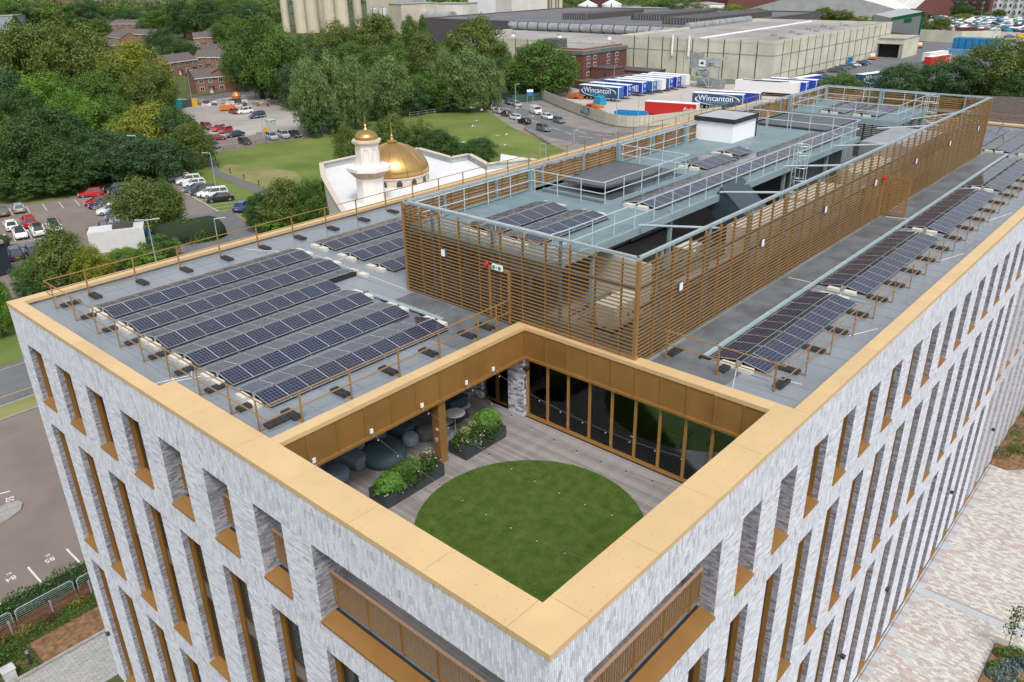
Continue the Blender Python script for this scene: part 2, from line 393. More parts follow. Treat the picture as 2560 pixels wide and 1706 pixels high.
while ya < LY-.6: yb = min(ya+2.99, LY-.54); yb = LY-.54 if LY-.54-yb < 1 else yb; coping(LX-.54, ya+g, LX, yb-g); ya = yb
# pit far rims
xa = 1.09
for xb in (3.9, 6.75, 9.6, 12.49): coping(xa+g, 11.49, xb-g, 11.97); xa = xb
coping(12.49, 11.49, 13.05, 11.97)
ya = 11.49
for yb in (8.7, 5.9, 3.1, 1.1): coping(12.49, yb+g, 13.05, ya-g); ya = yb
# screws in the coping
sc = MB()
def screws(x0, y0, x1, y1, along):
    if along == 'y':
        for x in (x0+.13, (x0+x1)/2, x1-.13):
            y = y0+.2
            while y < y1-.1: sc.lathe([(.012, 0), (.011, .004)], (x, y, TOP), 6); y += .62
    else:
        for y in (y0+.13, (y0+y1)/2, y1-.13):
            x = x0+.2
            while x < x1-.1: sc.lathe([(.012, 0), (.011, .004)], (x, y, TOP), 6); x += .62
screws(0, 1.2, 1.09, 17.9, 'y'); screws(1.4, 0, 13, 1.1, 'x'); screws(13.1, 0, 30, .54, 'x'); screws(0, 18, .54, 30, 'y')
o = part('coping_screw', sc, M('screw_heads', (.2, .13, .06), .5, .5), bld); o['kind'] = 'stuff'
# ---- roof slab and upstands -------------------------------------
part('roof_membrane', MB().prism([(.5, 11.99), (13.02, 11.99), (13.02, .5), (LX-.52, .5), (LX-.52, LY-.52), (.5, LY-.52)], RZ-.12, RZ), ROOF, bld)
up = MB(); UPM = M('membrane_upstand', (.09, .10, .115), .5, var=.2)
up.box(.5, 18, RZ, .53, LY-.5, cz0); up.box(1.05, 12, RZ, 1.08, 18, cz0); up.box(.53, LY-.53, RZ, LX-.5, LY-.5, cz0); up.box(13, .5, RZ, LX-.5, .53, cz0); up.box(LX-.53, .53, RZ, LX-.5, LY-.53, cz0)
up.box(1.08, 11.94, RZ, 13.0, 11.985, cz0); up.box(12.98, .53, RZ, 13.03, 11.94, cz0)
part('roof_upstand', up, UPM, bld)
seam = MB(); SEAM = M('membrane_seam', (.17, .19, .21), .5, var=.2)
for i in range(60):
    x = 14+i*1.0
    if x < LX-1: seam.box(x, .6, RZ, x+.05, 6.2 if x < 59 else LY-.8, RZ+.003)
for i in range(12): x = 1.3+i*1.0; seam.box(x, 12.1, RZ, x+.04, LY-.7, RZ+.003)
for y in (13.2, 17.5, 24, 29.2): seam.box(1.2, y, RZ, 12.6, y+.05, RZ+.004)
part('membrane_seams', seam, SEAM, bld)
patch = MB(); patch.box(9.6, 12.4, RZ, 12.9, 15.5, RZ+.008); patch.box(9.7, 15.6, RZ, 12.6, 18.2, RZ+.008); patch.box(13.2, 3.2, RZ, 16, 6.2, RZ+.006); patch.box(16, 5.0, RZ, 60, 6.3, RZ+.006)
part('walkway_membrane', patch, M('dark_walkway_membrane', (.085, .095, .105), .5, col2=(.15, .165, .18), sc=.8, rvar=.15, detail=8), bld)
# ---- terrace -----------------------------------------------------
part('terrace_slab', MB().box(.62, .62, DZ-.3, 12.55, 18.4, DZ-.03), MORT2, bld)
BOARD = [M('deck_board_%s' % c, b, .7, col2=d, sc=2.5, detail=7, bump=.1, bsc=8) for c, b, d in (('light', (.235, .215, .205), (.30, .28, .27)), ('mid', (.20, .185, .18), (.265, .245, .235)), ('dark', (.17, .158, .155), (.235, .22, .21)))]
x = .64; bw = .1445; i = 0; _bm = {}
while x < 12.44:
    cuts = [.64, random.choice((3.6, 4.8, 6.0, 7.2)), random.choice((9.6, 11.2, 12.4, 13.6)), 18.2] if i % 1 == 0 else [.64, 18.2]
    b = MB()
    for a, c in zip(cuts[:-1], cuts[1:]): b.box(0, a+.003, -.028, bw-.007, c-.003, 0)
    o = link('deck_board', b.mesh('deck_board', random.choice(BOARD)), bld); o.location = (x, 0, DZ+random.uniform(-.001, .001)); x += bw; i += 1
TURF = M('artificial_turf', (.052, .10, .014), .95, col2=(.105, .165, .035), sc=2.2, detail=12, bump=.9, bsc=160, spec=.15)
# ---- turf, fascia, glazing ---------------------------------------
cx, cy, cr = 7.1, 6.66, 3.92
part('artificial_lawn', MB().lathe([(cr, 0), (cr, .022), (cr-.02, .03)], (cx, cy, DZ), 96), TURF, bld)
n = 42000; t = rng.uniform(0, 2*np.pi, n); r = cr*np.sqrt(rng.uniform(0, 1, n)); bx = cx+r*np.cos(t); by = cy+r*np.sin(t); z = np.full(n, DZ+.028)
a = rng.uniform(0, np.pi, n); w = .012; hh = rng.uniform(.02, .045, n); lx = rng.normal(0, .018, n); ly = rng.normal(0, .018, n)
p0 = np.stack([bx-np.cos(a)*w, by-np.sin(a)*w, z], -1); p1 = np.stack([bx+np.cos(a)*w, by+np.sin(a)*w, z], -1); p2 = np.stack([bx+lx, by+ly, z+hh], -1)
o = link('turf_pile', np_mesh('turf_pile', np.stack([p0, p1, p2], 1), np.arange(3*n).reshape(-1, 3), TURF), bld); o['kind'] = 'stuff'
FZ = 19.57
def ribs_x(): return [2.06+1.146*i for i in range(10)]
def fascia(ax):
    us = [1.1]+[2.06+1.146*i for i in range(9)]+[12.49] if ax == 'x' else [1.1]+[1.95+1.06*i for i in range(9)]+[11.49]
    for a, b in zip(us[:-1], us[1:]):
        m = MB()
        if ax == 'x': m.box(a+.035, 11.53, FZ+.1, b-.035, 11.56, cz0-.004)
        else: m.box(12.53, a+.035, FZ+.1, 12.56, b-.035, cz0-.004)
        part('fascia_panel', m, BRONZE, bld)
    for u in us[1:-1]:
        m = MB()
        if ax == 'x': m.box(u-.035, 11.49, FZ+.1, u+.035, 11.56, cz0-.004)
        else: m.box(12.49, u-.035, FZ+.1, 12.56, u+.035, cz0-.004)
        part('fascia_rib', m, BRONZE, bld)
    m = MB()
    if ax == 'x': m.box(1.1, 11.45, FZ, 12.45, 11.95, FZ+.098)
    else: m.box(12.45, 1.1, FZ, 12.95, 11.95, FZ+.098)
    part('soffit_trim', m, BRONZE, bld)
fascia('x'); fascia('y')
part('fascia_corner', MB().box(12.46, 11.46, FZ+.1, 12.56, 11.56, cz0-.004), BRONZE, bld)
part('ceiling', MB().prism([(1.06, 11.97), (13.0, 11.97), (13.0, 1.06), (18, 1.06), (18, 18.3), (1.06, 18.3)], RZ-.5, RZ-.125), M('soffit_board', (.4, .4, .38), .8), bld)
DARKW = M('interior_wall_paint', (.6, .62, .6), .8)
m = MB(); m.box(1.1, 18.2, DZ, 18, 18.35, RZ-.5); m.box(17.9, .6, DZ, 18.05, 18.2, RZ-.5); m.box(12.9, 12.4, DZ, 17.9, 12.5, RZ-.5)
part('interior_wall', m, DARKW, bld)
part('interior_floor', MB().box(12.9, .6, DZ-.06, 17.9, 18.2, DZ+.005), M('interior_timber_floor', (.58, .56, .53), .45, var=.2, sc=3), bld)
part('green_wall_panel', MB().box(12.95, 11.18, DZ+.01, 13.4, 11.5, FZ-.05), M('sage_green_paint', (.30, .42, .37), .6, var=.03), bld)
part('brown_column', MB().box(7.72, 11.6, DZ, 8.08, 11.98, FZ), BRONZE, bld)
# folding glass doors
LOUNGE = glass_mat('lounge_glass', (.86, .94, .93), strength=1.0)
def glazed(parts, x, y0, y1, z0, z1, frame=BRONZE, fw=.055, nm='folding_door'):
    f = MB(); a, b = min(y0, y1), max(y0, y1)
    f.box(x, a, z0, x+.07, a+fw, z1); f.box(x, b-fw, z0, x+.07, b, z1); f.box(x, a+fw, z0, x+.07, b-fw, z0+.09); f.box(x, a+fw, z1-.07, x+.07, b-fw, z1)
    d = part(nm, f, frame, parts); link('pane', MB().box(x+.03, a+fw, z0+.09, x+.04, b-fw, z1-.07).mesh('pane', LOUNGE), d)
    return d
DOORB = M('door_bronze', (.40, .205, .06), .4, .25, var=.05)
ym = [11.45-1.052*i for i in range(10)]+[1.25]
for i, (a, b) in enumerate(zip(ym[:-1], ym[1:])):
    d = glazed(bld, 12.6, b+.004, a-.004, DZ+.06, FZ-.005, DOORB)
    if i == 4: link('handle', MB().beam((12.585, b+.03, DZ+1.05), (12.585, b+.17, DZ+1.05), .025).beam((12.6, b+.04, DZ+1.05), (12.57, b+.04, DZ+1.05), .02).mesh('handle', GALV), d)
    if i % 2 == 0:
        for z in (DZ+.35, DZ+1.3, DZ+2.3): link('hinge', MB().cyl((12.59, a, z), (12.59, a, z+.12), .012, 6).mesh('hinge', GALV), d)
part('door_track', MB().box(12.58, 1.1, DZ+.0, 12.72, 11.52, DZ+.055), DOORB, bld)
part('post', MB().box(12.6, 11.455, DZ+.06, 12.72, 11.555, FZ-.005), DOORB, bld)
for a, b in ((12.44, 13.2), (13.2, 13.98), (14.87, 15.6), (15.6, 16.38)): glazed(bld, 12.62, a, b, DZ+.03, FZ-.01, FRAME, .09, 'glazed_door')
m = MB().box(12.50, 11.545, DZ+1.95, 12.76, 11.553, DZ+2.0); 
sg = solo('wall_sign', MB().box(12.5, 11.525, 18.15, 12.70, 11.545, 18.62), BLACK, 'small black notice plate on the brick pier beside the folding doors', 'sign')
for k, (a, b) in enumerate(((18.50, 18.53), (18.40, 18.46), (18.30, 18.33), (18.22, 18.24))): part('print', MB().box(12.55, 11.521, a, 12.65, 11.525, b), WHITE, sg, w=False)
solo('floodlight', MB().box(12.40, 11.36, 19.08, 12.64, 11.53, 19.2).beam((12.52, 11.53, 19.14), (12.52, 11.38, 19.05), .2, .05), BLACK, 'black floodlight under the fascia on the brick pier', 'light')
# sockets on the column
solo('socket_box', MB().box(7.70, 11.66, 18.3, 7.718, 11.80, 18.40).box(7.68, 11.67, 18.31, 7.70, 11.72, 18.39), M('pale_grey_plastic', (.5, .5, .48), .5), 'cream double socket high on the brown steel column', 'socket')
solo('isolator_box', MB().box(7.63, 11.70, 17.85, 7.718, 11.80, 17.97).cyl((7.67, 11.75, 17.85), (7.67, 11.75, 17.77), .025, 8), M('grey_plastic', (.28, .31, .33), .5), 'grey isolator box lower on the brown steel column', 'socket')
# balustrades
def balustrade(side, u0, u1, label, grp=None):
    t = thing('balustrade', label, 'balustrade', toW(side, u0, .55, DZ)); f = MB()
    RAILT = M('copper_brown_rail', (.50, .30, .19), .4, .25, var=.05)
    def W2(u, d, z): a = toW(side, u, d-.55, z); return a
    def bx(mb, u0_, u1_, d0, d1, z0, z1): a, b = W2(u0_, d0, z0), W2(u1_, d1, z1); mb.box(*a, *b)
    L = u1-u0; bx(f, .01, L-.01, .51, .59, 1.10, 1.15); o = link('top_rail', f.mesh('top_rail', RAILT), t)
    f = MB(); bx(f, .01, L-.01, .53, .57, .02, .06); link('bottom_rail', f.mesh('bottom_rail', BRONZE), t)
    b = MB(); bx(b, 0, .014, .53, .575, .06, 1.10); me = b.mesh('baluster', RAILB); n = int((L-.04)/.118)
    for i in range(n): c = link('baluster', me, t); c.location = toW(side, .02+i*(L-.055)/max(n-1, 1), 0, 0)
    p = MB(); bx(p, 0, .03, .52, .58, -.12, 1.1)
    pm = p.mesh('post', BRONZE)
    for i in range(0, n, 12): c = link('post', pm, t); c.location = toW(side, .012+i*(L-.055)/max(n-1, 1)+.054, .0, 0)
    return t
balustrade('L', 1.25, LO, 'long bronze balustrade in the wide opening of the left facade')
for n, w in ((1, 'nearest the wide opening'), (2, 'middle of the three open slots'), (3, 'third and farthest open slot')):
    a, b = LY_open(n); balustrade('L', a, b, f'short bronze balustrade in the left facade, {w}')
balustrade('R', 1.25, 7.72, 'long bronze balustrade in the wide opening of the right facade')
for n, w in ((0, 'first slot beyond the wide opening'), (1, 'second slot beyond the wide opening')):
    a, b = RX_open(n); balustrade('R', a, b, f'short bronze balustrade in the right facade, {w}')
# festoon lights
CABLE = M('festoon_cable', (.12, .12, .12), .6); BULB = M('milky_bulb', (.75, .75, .72), .3, var=.02)
cap_me = MB().cyl((0,0,0), (0,0,-.05), .022, 8).mesh('lamp_holder', BLACK); bulb_me = MB().lathe([(.004, -.1), (.016, -.095), (.022, -.08), (.02, -.055), (.016, -.05)], (0,0,0), 8).mesh('bulb', BULB, True)
names = ['nearest the left parapet', 'second from the left parapet', 'middle one over the lawn', 'fourth, over the deck by the doors', 'fifth, hanging close to the glass doors']
for i, (xa, xb) in enumerate(((2.19, 2.05), (4.53, 4.25), (6.84, 6.47), (9.1, 8.6), (10.58, 10.4))):
    t = thing('string_lights', f'string of festoon bulbs across the roof terrace, {names[i]}', 'string lights', (xa, 11.49, 19.83), 0, 'festoon strings over the terrace')
    P = lambda s: Vector(((xb-xa)*s, -10.35*s, -.05-.75*4*s*(1-s)*.75))
    part('cable', MB().tube([P(k/24) for k in range(25)], .006, 5), CABLE, t, w=False)
    part('anchor_box', MB().box(-.06, -.05, -.06, .06, 0, .1), WHITE, t, w=False)
    part('turnbuckle', MB().tube([(0, -.03, -.06), (.03, -.05, -.13), (0, -.08, -.18)], .008, 5), GALV, t, w=False)
    for k in range(10):
        p = P((k*1.02+.35)/10.35); c = link('lamp_holder', cap_me, t); c.location = p; b = link('bulb', bulb_me, c)
# ---- terrace furniture ------------------------------------------
def superbox(n=5, m=20, e=.32): pass
def cushion(name, sx, sy, sz, rnd, mat, label, cat, loc, rz=0, grp=None, round_=False):
    b = MB()
    if round_: b.lathe([(sx*.42, 0), (sx*.48, .04), (sx*.5, sz*.45), (sx*.47, sz*.8), (sx*.38, sz*.97), (sx*.2, sz*1.0), (.01, sz*1.0)], (0,0,0), 28)
    else:
        k = 8; pr = []
        for q, (ins, z) in enumerate([(rnd*.5, 0), (0, rnd*.5), (0, sz-rnd), (rnd*.3, sz-rnd*.35), (rnd, sz)]):
            ring = []
            for cxs, cys, a0 in ((1,1,0), (-1,1,90), (-1,-1,180), (1,-1,270)):
                for s in range(5): a = R(a0+s*22.5); ring.append((cxs*(sx/2-rnd)+(rnd-ins)*math.cos(a), cys*(sy/2-rnd)+(rnd-ins)*math.sin(a), z))
            pr.append(ring)
        n = len(pr[0]); v0 = len(b.v)
        for ring in pr: b.v += ring
        for q in range(len(pr)-1):
            for i in range(n): j = (i+1) % n; b.f.append((v0+q*n+i, v0+q*n+j, v0+(q+1)*n+j, v0+(q+1)*n+i))
        b.f.append(tuple(v0+(len(pr)-1)*n+i for i in range(n)))
    o = solo(name, b, mat, label, cat, grp, smooth=True); o.location = loc; o.rotation_euler = (0,0,rz); return o
FAB = lambda n, c: M(n, c, .85, var=.1, sc=6, bump=.25, bsc=120)
NAVY = FAB('slate_blue_fabric', (.055, .095, .125)); PALEB = FAB('pale_blue_fabric', (.25, .31, .355)); MIDB = FAB('dusty_blue_fabric', (.145, .20, .245)); GREYF = FAB('grey_fabric', (.13, .125, .125)); DKN = FAB('dark_navy_fabric', (.03, .05, .065))
cushion('pouf', 1.75, 1.75, .55, .2, NAVY, 'large round slate blue pouf beside the flower planter', 'pouf', (6.55, 13.55, DZ), round_=True)
cushion('pouf', .68, .68, .46, .2, PALEB, 'small pale blue round pouf in front of the brown column', 'pouf', (7.95, 13.62, DZ), round_=True)
cushion('pouf', .8, .8, .5, .2, GREYF, 'grey round pouf just behind the brown column', 'pouf', (8.65, 13.5, DZ), round_=True)
cushion('pouf', .95, .95, .48, .2, MIDB, 'dusty blue round pouf half hidden by the parapet coping', 'pouf', (4.55, 13.85, DZ), round_=True)
cushion('pouf', 1.1, 1.1, .48, .2, MIDB, 'wide dusty blue pouf under the fascia behind the big pouf', 'pouf', (7.2, 15.0, DZ), round_=True)
cushion('bench_seat', .8, 1.9, .5, .12, MIDB, 'long dusty blue upholstered bench block near the parapet', 'bench', (5.55, 14.55, DZ), R(8))
cushion('bench_seat', .8, 1.9, .5, .12, NAVY, 'long dark blue upholstered bench block deeper under the roof', 'bench', (8.2, 14.85, DZ), R(8))
TT = M('pale_table_top', (.42, .45, .46), .35, var=.03)
def table(x, y, h, r, label, top=TT, cat='table', n=40):
    t = thing('side_table', label, cat, (x, y, DZ))
    part('table_top', MB().lathe([(r-.01, h-.02), (r, h-.01), (r-.005, h)], (0,0,0), n), top, t, w=False)
    part('stem', MB().cyl((0,0,.02), (0,0,h-.02), .025, 10), GALV, t, w=False); part('base', MB().lathe([(r*.55, 0), (r*.55, .012), (.03, .03)], (0,0,0), 24), GALV, t, w=False); return t
table(6.0, 14.6, .45, .38, 'low round pale table between the blue bench and poufs'); table(9.62, 12.75, 1.0, .42, 'tall round pale table behind the right planter')
table(9.55, 12.55+.7, .45, .32, 'low round pale table under the tall one behind the planter'); table(11.15, 13.9, .75, .4, 'round pale table close to the glazed doors, farther one')
table(10.75, 13.45, .6, .34, 'round pale table close to the glazed doors, lower one')
solo('cabinet', MB().box(9.95, 13.3, DZ, 10.9, 14.2, DZ+1.0).box(9.92, 13.27, DZ+1.0, 10.93, 14.23, DZ+1.08), DKN, 'black covered barbecue cabinet under the terrace roof', 'cabinet')
# planters
LEAF = {}
def leaf_mat(name, c, c2, rough=.5):
    if name in LEAF: return LEAF[name]
    m, nt, b = base(name); L = nt.links.new; b.inputs['Roughness'].default_value = rough
    oi = node(nt, 'ShaderNodeAttribute', attribute_name='tone'); r = node(nt, 'ShaderNodeValToRGB'); L(oi.outputs['Fac'], r.inputs[0])
    r.color_ramp.elements[0].color = (*c, 1); r.color_ramp.elements[1].color = (*c2, 1); L(r.outputs[0], b.inputs['Base Color'])
    b.inputs['Subsurface Weight'].default_value = 0; b.inputs['Specular IOR Level'].default_value = .35
    tr_ = nt.nodes.new('ShaderNodeBsdfTranslucent'); mxs = nt.nodes.new('ShaderNodeMixShader'); mxs.inputs[0].default_value = .28; L(r.outputs[0], tr_.inputs[0]); L(b.outputs[0], mxs.inputs[1]); L(tr_.outputs[0], mxs.inputs[2]); L(mxs.outputs[0], nt.nodes['Material Output'].inputs[0])
    LEAF[name] = m; return m
def fatsia(n, r, ctr, mat, seed):
    # palmate leaves of seven lobes around a loose mound
    rg = np.random.default_rng(seed); V, F, T = [], [], []
    for i in range(n):
        th = rg.uniform(0, 6.283); el = rg.uniform(.15, 1.45); d = Vector((math.cos(th)*math.cos(el), math.sin(th)*math.cos(el), math.sin(el)*.9))
        p = Vector(ctr)+Vector((d.x*r[0], d.y*r[1], d.z*r[2]))*rg.uniform(.75, 1.05); nrm = (d+Vector((0,0,.9))).normalized(); u = nrm.cross(Vector((0,0,1)) if abs(nrm.z) < .95 else Vector((1,0,0))).normalized(); v = nrm.cross(u); s = rg.uniform(.15, .24); tn = rg.uniform(0, 1)*.6+.4*d.z; a0 = rg.uniform(0, 6)
        for k in range(7):
            a = a0+k*.75; c1 = u*math.cos(a)+v*math.sin(a); c2 = -u*math.sin(a)+v*math.cos(a); b0 = len(V)
            V += [p, p+c1*s*.55+c2*s*.17+nrm*.015, p+c1*s-nrm*s*.18, p+c1*s*.55-c2*s*.17+nrm*.015]; F.append((b0, b0+1, b0+2, b0+3)); T.append(tn)
    return V, F, T
def tufts(n, r, ctr, s, seed, hang=0):
    rg = np.random.default_rng(seed); V, F, T = [], [], []
    for i in range(n):
        d = rg.normal(0, 1, 3); d /= np.linalg.norm(d); d[2] = abs(d[2])*(1 if rg.random() > hang else -1); p = np.array(ctr)+d*np.array(r)*rg.uniform(.7, 1.05)
        a, b = rg.normal(0, 1, 3), rg.normal(0, 1, 3); a /= np.linalg.norm(a); b -= a*a.dot(b); b /= np.linalg.norm(b); q = s*rg.uniform(.6, 1.3); b0 = len(V)
        V += [p-a*q, p+b*q*.5, p+a*q, p-b*q*.5]; F.append((b0, b0+1, b0+2, b0+3)); T.append(np.clip(rg.uniform(0, 1)*.6+.4*max(d[2], 0), 0, 1))
    return V, F, T
def leafpart(name, vft, mat, par):
    V, F, T = vft; o = link(name, np_mesh(name, [tuple(p) for p in V], F, mat, T), par); o['kind'] = 'stuff'; return o
FAT = leaf_mat('fatsia_leaf', (.035, .10, .012), (.16, .34, .05)); BOX_ = leaf_mat('box_leaf', (.02, .055, .012), (.10, .18, .035)); YEL = leaf_mat('yellow_flower_head', (.22, .26, .09), (.48, .5, .24)); PET = leaf_mat('white_petal', (.7, .7, .68), (.85, .85, .85)); PNK = leaf_mat('pink_petal', (.5, .04, .14), (.7, .1, .25)); PLM = M('dark_slate_planter', (.035, .045, .052), .6, var=.15)
def flowers(spots, mat, seed, r=.035):
    rg = np.random.default_rng(seed); V, F, T = [], [], []
    for c, n, sp in spots:
        for i in range(n):
            p = np.array(c)+rg.normal(0, 1, 3)*np.array(sp)
            for k in range(6):
                a = k*1.047+rg.random(); b0 = len(V); e = np.array([math.cos(a), math.sin(a), .25]); g_ = np.array([-math.sin(a), math.cos(a), 0])
                V += [p, p+e*r*.6+g_*r*.35, p+e*r, p+e*r*.6-g_*r*.35]; F.append((b0, b0+1, b0+2, b0+3)); T.append(rg.random())
    return V, F, T
def planter(x, y, rz, L_, W_, label, seed, spec):
    t = thing('planter', label, 'planter', (x, y, DZ), rz)
    m = MB(); m.box(-L_/2, -W_/2, 0, L_/2, W_/2, .5); part('trough', m, PLM, t, w=False)
    part('soil', MB().box(-L_/2+.03, -W_/2+.03, .5, L_/2-.03, W_/2-.03, .51), M('dark_soil', (.03, .02, .015), .9), t, w=False)
    for nm, vft, mt in spec: leafpart(nm, vft, mt, t)
    return t
planter(5.9, 11.47, R(0), 2.8, .95, 'long dark planter with broad leaves, white and pink flowers left of the column', 1, [
 ('fatsia_leaves', fatsia(110, (.6, .5, .5), (-.85, -.05, .55), FAT, 1), FAT), ('fatsia_leaves', fatsia(100, (.65, .52, .5), (.05, 0, .62), FAT, 2), leaf_mat('fatsia_leaf_dark', (.025, .07, .012), (.09, .2, .035))),
 ('box_foliage', tufts(4200, (1.5, .6, .5), (0, 0, .5), .055, 3, .3), BOX_), ('yellow_flowers', tufts(260, (.22, .2, .2), (.5, .05, .85), .03, 4), YEL), ('white_flowers', flowers([((1.05, -.2, .62), 26, (.16, .14, .14)), ((-.85, -.42, .42), 14, (.3, .05, .1)), ((1.3, .25, .75), 12, (.1, .1, .12))], PET, 5), PET), ('pink_flowers', flowers([((1.0, -.1, .75), 6, (.12, .12, .1)), ((.75, .3, .8), 3, (.08, .06, .04))], PNK, 6), PNK)])
planter(9.65, 11.53, R(0), 2.3, .95, 'dark planter with yellow flower heads and palmate leaves right of the column', 2, [
 ('fatsia_leaves', fatsia(150, (.65, .55, .62), (.65, .1, .62), FAT, 11), FAT), ('box_foliage', tufts(4200, (1.25, .62, .5), (0, 0, .48), .055, 12, .4), BOX_), ('yellow_flowers', tufts(420, (.26, .24, .18), (-.55, .1, .8), .03, 13), YEL), ('yellow_flowers', tufts(300, (.22, .2, .18), (-.1, .15, .85), .03, 14), YEL),
 ('white_flowers', flowers([((-.35, -.45, .4), 38, (.12, .06, .2)), ((-1.0, -.2, .45), 22, (.08, .12, .18))], PET, 15), PET)])
planter(1.85, 1.65, R(90), 1.8, .6, 'dark planter of clipped green shrub seen through the wide left opening', 3, [('box_foliage', tufts(1800, (.9, .34, .34), (0, 0, .5), .05, 22, .1), BOX_)])
# lounge contents
WOOD = M('pale_timber', (.36, .25, .12), .5, var=.12, sc=6); SAGE = FAB('sage_fabric', (.20, .28, .26))
t = thing('coat_stand', 'timber coat stand with branching pegs just inside the first glass door', 'coat stand', (13.25, 10.75, DZ))
part('stem', MB().cyl((0,0,.03), (0,0,1.8), .045, 12), WOOD, t, w=False); part('base', MB().lathe([(.26, 0), (.26, .03), (.05, .04)], (0,0,0), 32), WHITE, t, w=False)
m = MB()
for k in range(12): a = k*2.1; z = 1.2+k*.05; m.cyl((0,0,z), (math.cos(a)*.17, math.sin(a)*.17, z+.1), .012, 6)
part('pegs', m, WOOD, t, w=False)
def armchair(x, y, rz, label):
    t = thing('armchair', label, 'armchair', (x, y, DZ), rz); m = MB(); n = 14; prof = []
    for i in range(n+1):
        a = R(-110+220*i/n); hgt = .62+.42*max(0, math.cos(a))**1.5; rr = .36
        prof.append(((math.cos(a)*rr, math.sin(a)*rr), hgt))
    for (p, h), (q, h2) in zip(prof[:-1], prof[1:]):
        for s, e in ((1, .0), (.84, .0)):
            m.quad((p[0]*.8*s, p[1]*.8*s, .36), (q[0]*.8*s, q[1]*.8*s, .36), (q[0]*1.08*s, q[1]*1.08*s, h2), (p[0]*1.08*s, p[1]*1.08*s, h))
        m.quad((p[0]*1.08, p[1]*1.08, h), (q[0]*1.08, q[1]*1.08, h2), (q[0]*.907, q[1]*.907, h2), (p[0]*.907, p[1]*.907, h))
    part('shell', m, SAGE, t, w=False, smooth=True); part('seat', MB().lathe([(.2, .33), (.31, .36), (.33, .42), (.28, .47), (.01, .48)], (0,0,0), 20), SAGE, t, w=False, smooth=True)
    for a in (45, 135, 225, 315): part('leg', MB().cyl((math.cos(R(a))*.2, math.sin(R(a))*.2, .35), (math.cos(R(a))*.3, math.sin(R(a))*.3, 0), .02, 8, .012), WOOD, t, w=False)
armchair(13.75, 8.75, R(200), 'sage green tub armchair nearest the glass inside the lounge'); armchair(15.1, 8.35, R(240), 'sage green tub armchair deeper inside the lounge')
table(13.95, 8.0, .5, .33, 'pale round coffee table beside the tub armchair in the lounge', M('cream_top', (.5, .5, .42), .4)); table(14.55, 7.85, .55, .33, 'second pale round coffee table touching the first in the lounge', M('cream_top', (.5, .5, .42), .4))
cushion('pouf', .62, .62, .45, .2, GREYF, 'grey cylindrical pouf inside the lounge behind the glass', 'pouf', (13.7, 7.35, DZ+.01), round_=True)
def hightable(x, y, label):
    t = thing('high_table', label, 'table', (x, y, DZ)); part('table_top', MB().box(-.35, -.75, .98, .35, .75, 1.03), WOOD, t, w=False)
    m = MB()
    for sx in (-.3, .3):
        for sy in (-.68, .68): m.beam((sx, sy, 0), (sx, sy, .98), .04)
    part('legs', m, BLACK, t, w=False); m = MB()
    for k in (-.45, 0, .45):
        for sx in (-.6, .6): 
            m.lathe([(.17, .66), (.17, .7)], (sx, k, 0), 14)
            for a in (45, 135, 225, 315): m.cyl((sx+math.cos(R(a))*.1, k+math.sin(R(a))*.1, .66), (sx+math.cos(R(a))*.2, k+math.sin(R(a))*.2, 0), .01, 5)
    part('stools', m, BLACK, t, w=False)
hightable(14.1, 5.55, 'timber high table with black stools inside the lounge'); hightable(14.3, 3.2, 'timber high table at the far end of the lounge, cut by the parapet')
solo('litter_bin', MB().lathe([(.27, 0), (.3, .02), (.32, .85), (.3, .9), (.25, .9)], (13.2, 4.35, DZ+.01), 24), DKN, 'dark blue cylindrical bin behind the last glass doors', 'bin', smooth=False)
# ================================================================== SOLAR ARRAYS
def pv_mat():
    m, nt, b = base('solar_cells'); L = nt.links.new; co = coords(nt)
    bt = node(nt, 'ShaderNodeTexBrick', offset=0, i_Color1=(.010, .013, .030, 1), i_Color2=(.016, .018, .034, 1), i_Mortar=(.19, .205, .25, 1), i_Scale=1.0)
    bt.inputs['Mortar Size'].default_value = .0055; bt.inputs['Brick Width'].default_value = .1345; bt.inputs['Row Height'].default_value = .154; bt.inputs['Mortar Smooth'].default_value = .2
    mp = node(nt, 'ShaderNodeMapping'); mp.inputs['Location'].default_value = (-.018, -.016, 0); L(co, mp.inputs[0]); L(mp.outputs[0], bt.inputs['Vector'])
    sp = node(nt, 'ShaderNodeSeparateXYZ'); L(co, sp.inputs[0]); a = node(nt, 'ShaderNodeMath', operation='SUBTRACT'); a.inputs[1].default_value = .825; L(sp.outputs[0], a.inputs[0])
    c = node(nt, 'ShaderNodeMath', operation='ABSOLUTE'); L(a.outputs[0], c.inputs[0]); d = node(nt, 'ShaderNodeMath', operation='LESS_THAN'); d.inputs[1].default_value = .012; L(c.outputs[0], d.inputs[0])
    mx = node(nt, 'ShaderNodeMix', data_type='RGBA'); L(d.outputs[0], mx.inputs[0]); L(bt.outputs[0], mx.inputs[6]); mx.inputs[7].default_value = (.5, .52, .56, 1)
    oi = node(nt, 'ShaderNodeObjectInfo'); h = node(nt, 'ShaderNodeMix', data_type='RGBA', blend_type='ADD'); cr_ = node(nt, 'ShaderNodeValToRGB'); cr_.color_ramp.elements[0].color = (.0, .004, .014, 1); cr_.color_ramp.elements[1].color = (.008, .005, .004, 1)
    L(oi.outputs['Random'], cr_.inputs[0]); h.inputs[0].default_value = 1; L(mx.outputs[2], h.inputs[6]); L(cr_.outputs[0], h.inputs[7]); L(h.outputs[2], b.inputs['Base Color'])
    b.inputs['Roughness'].default_value = .11; b.inputs['Specular IOR Level'].default_value = .5; return m
PV = pv_mat(); ALU = M('anodised_aluminium', (.42, .43, .44), .4, .5, var=.05); BALL = M('pale_concrete_ballast', (.55, .53, .47), .8, var=.08)
ML, MW = 1.65, .958
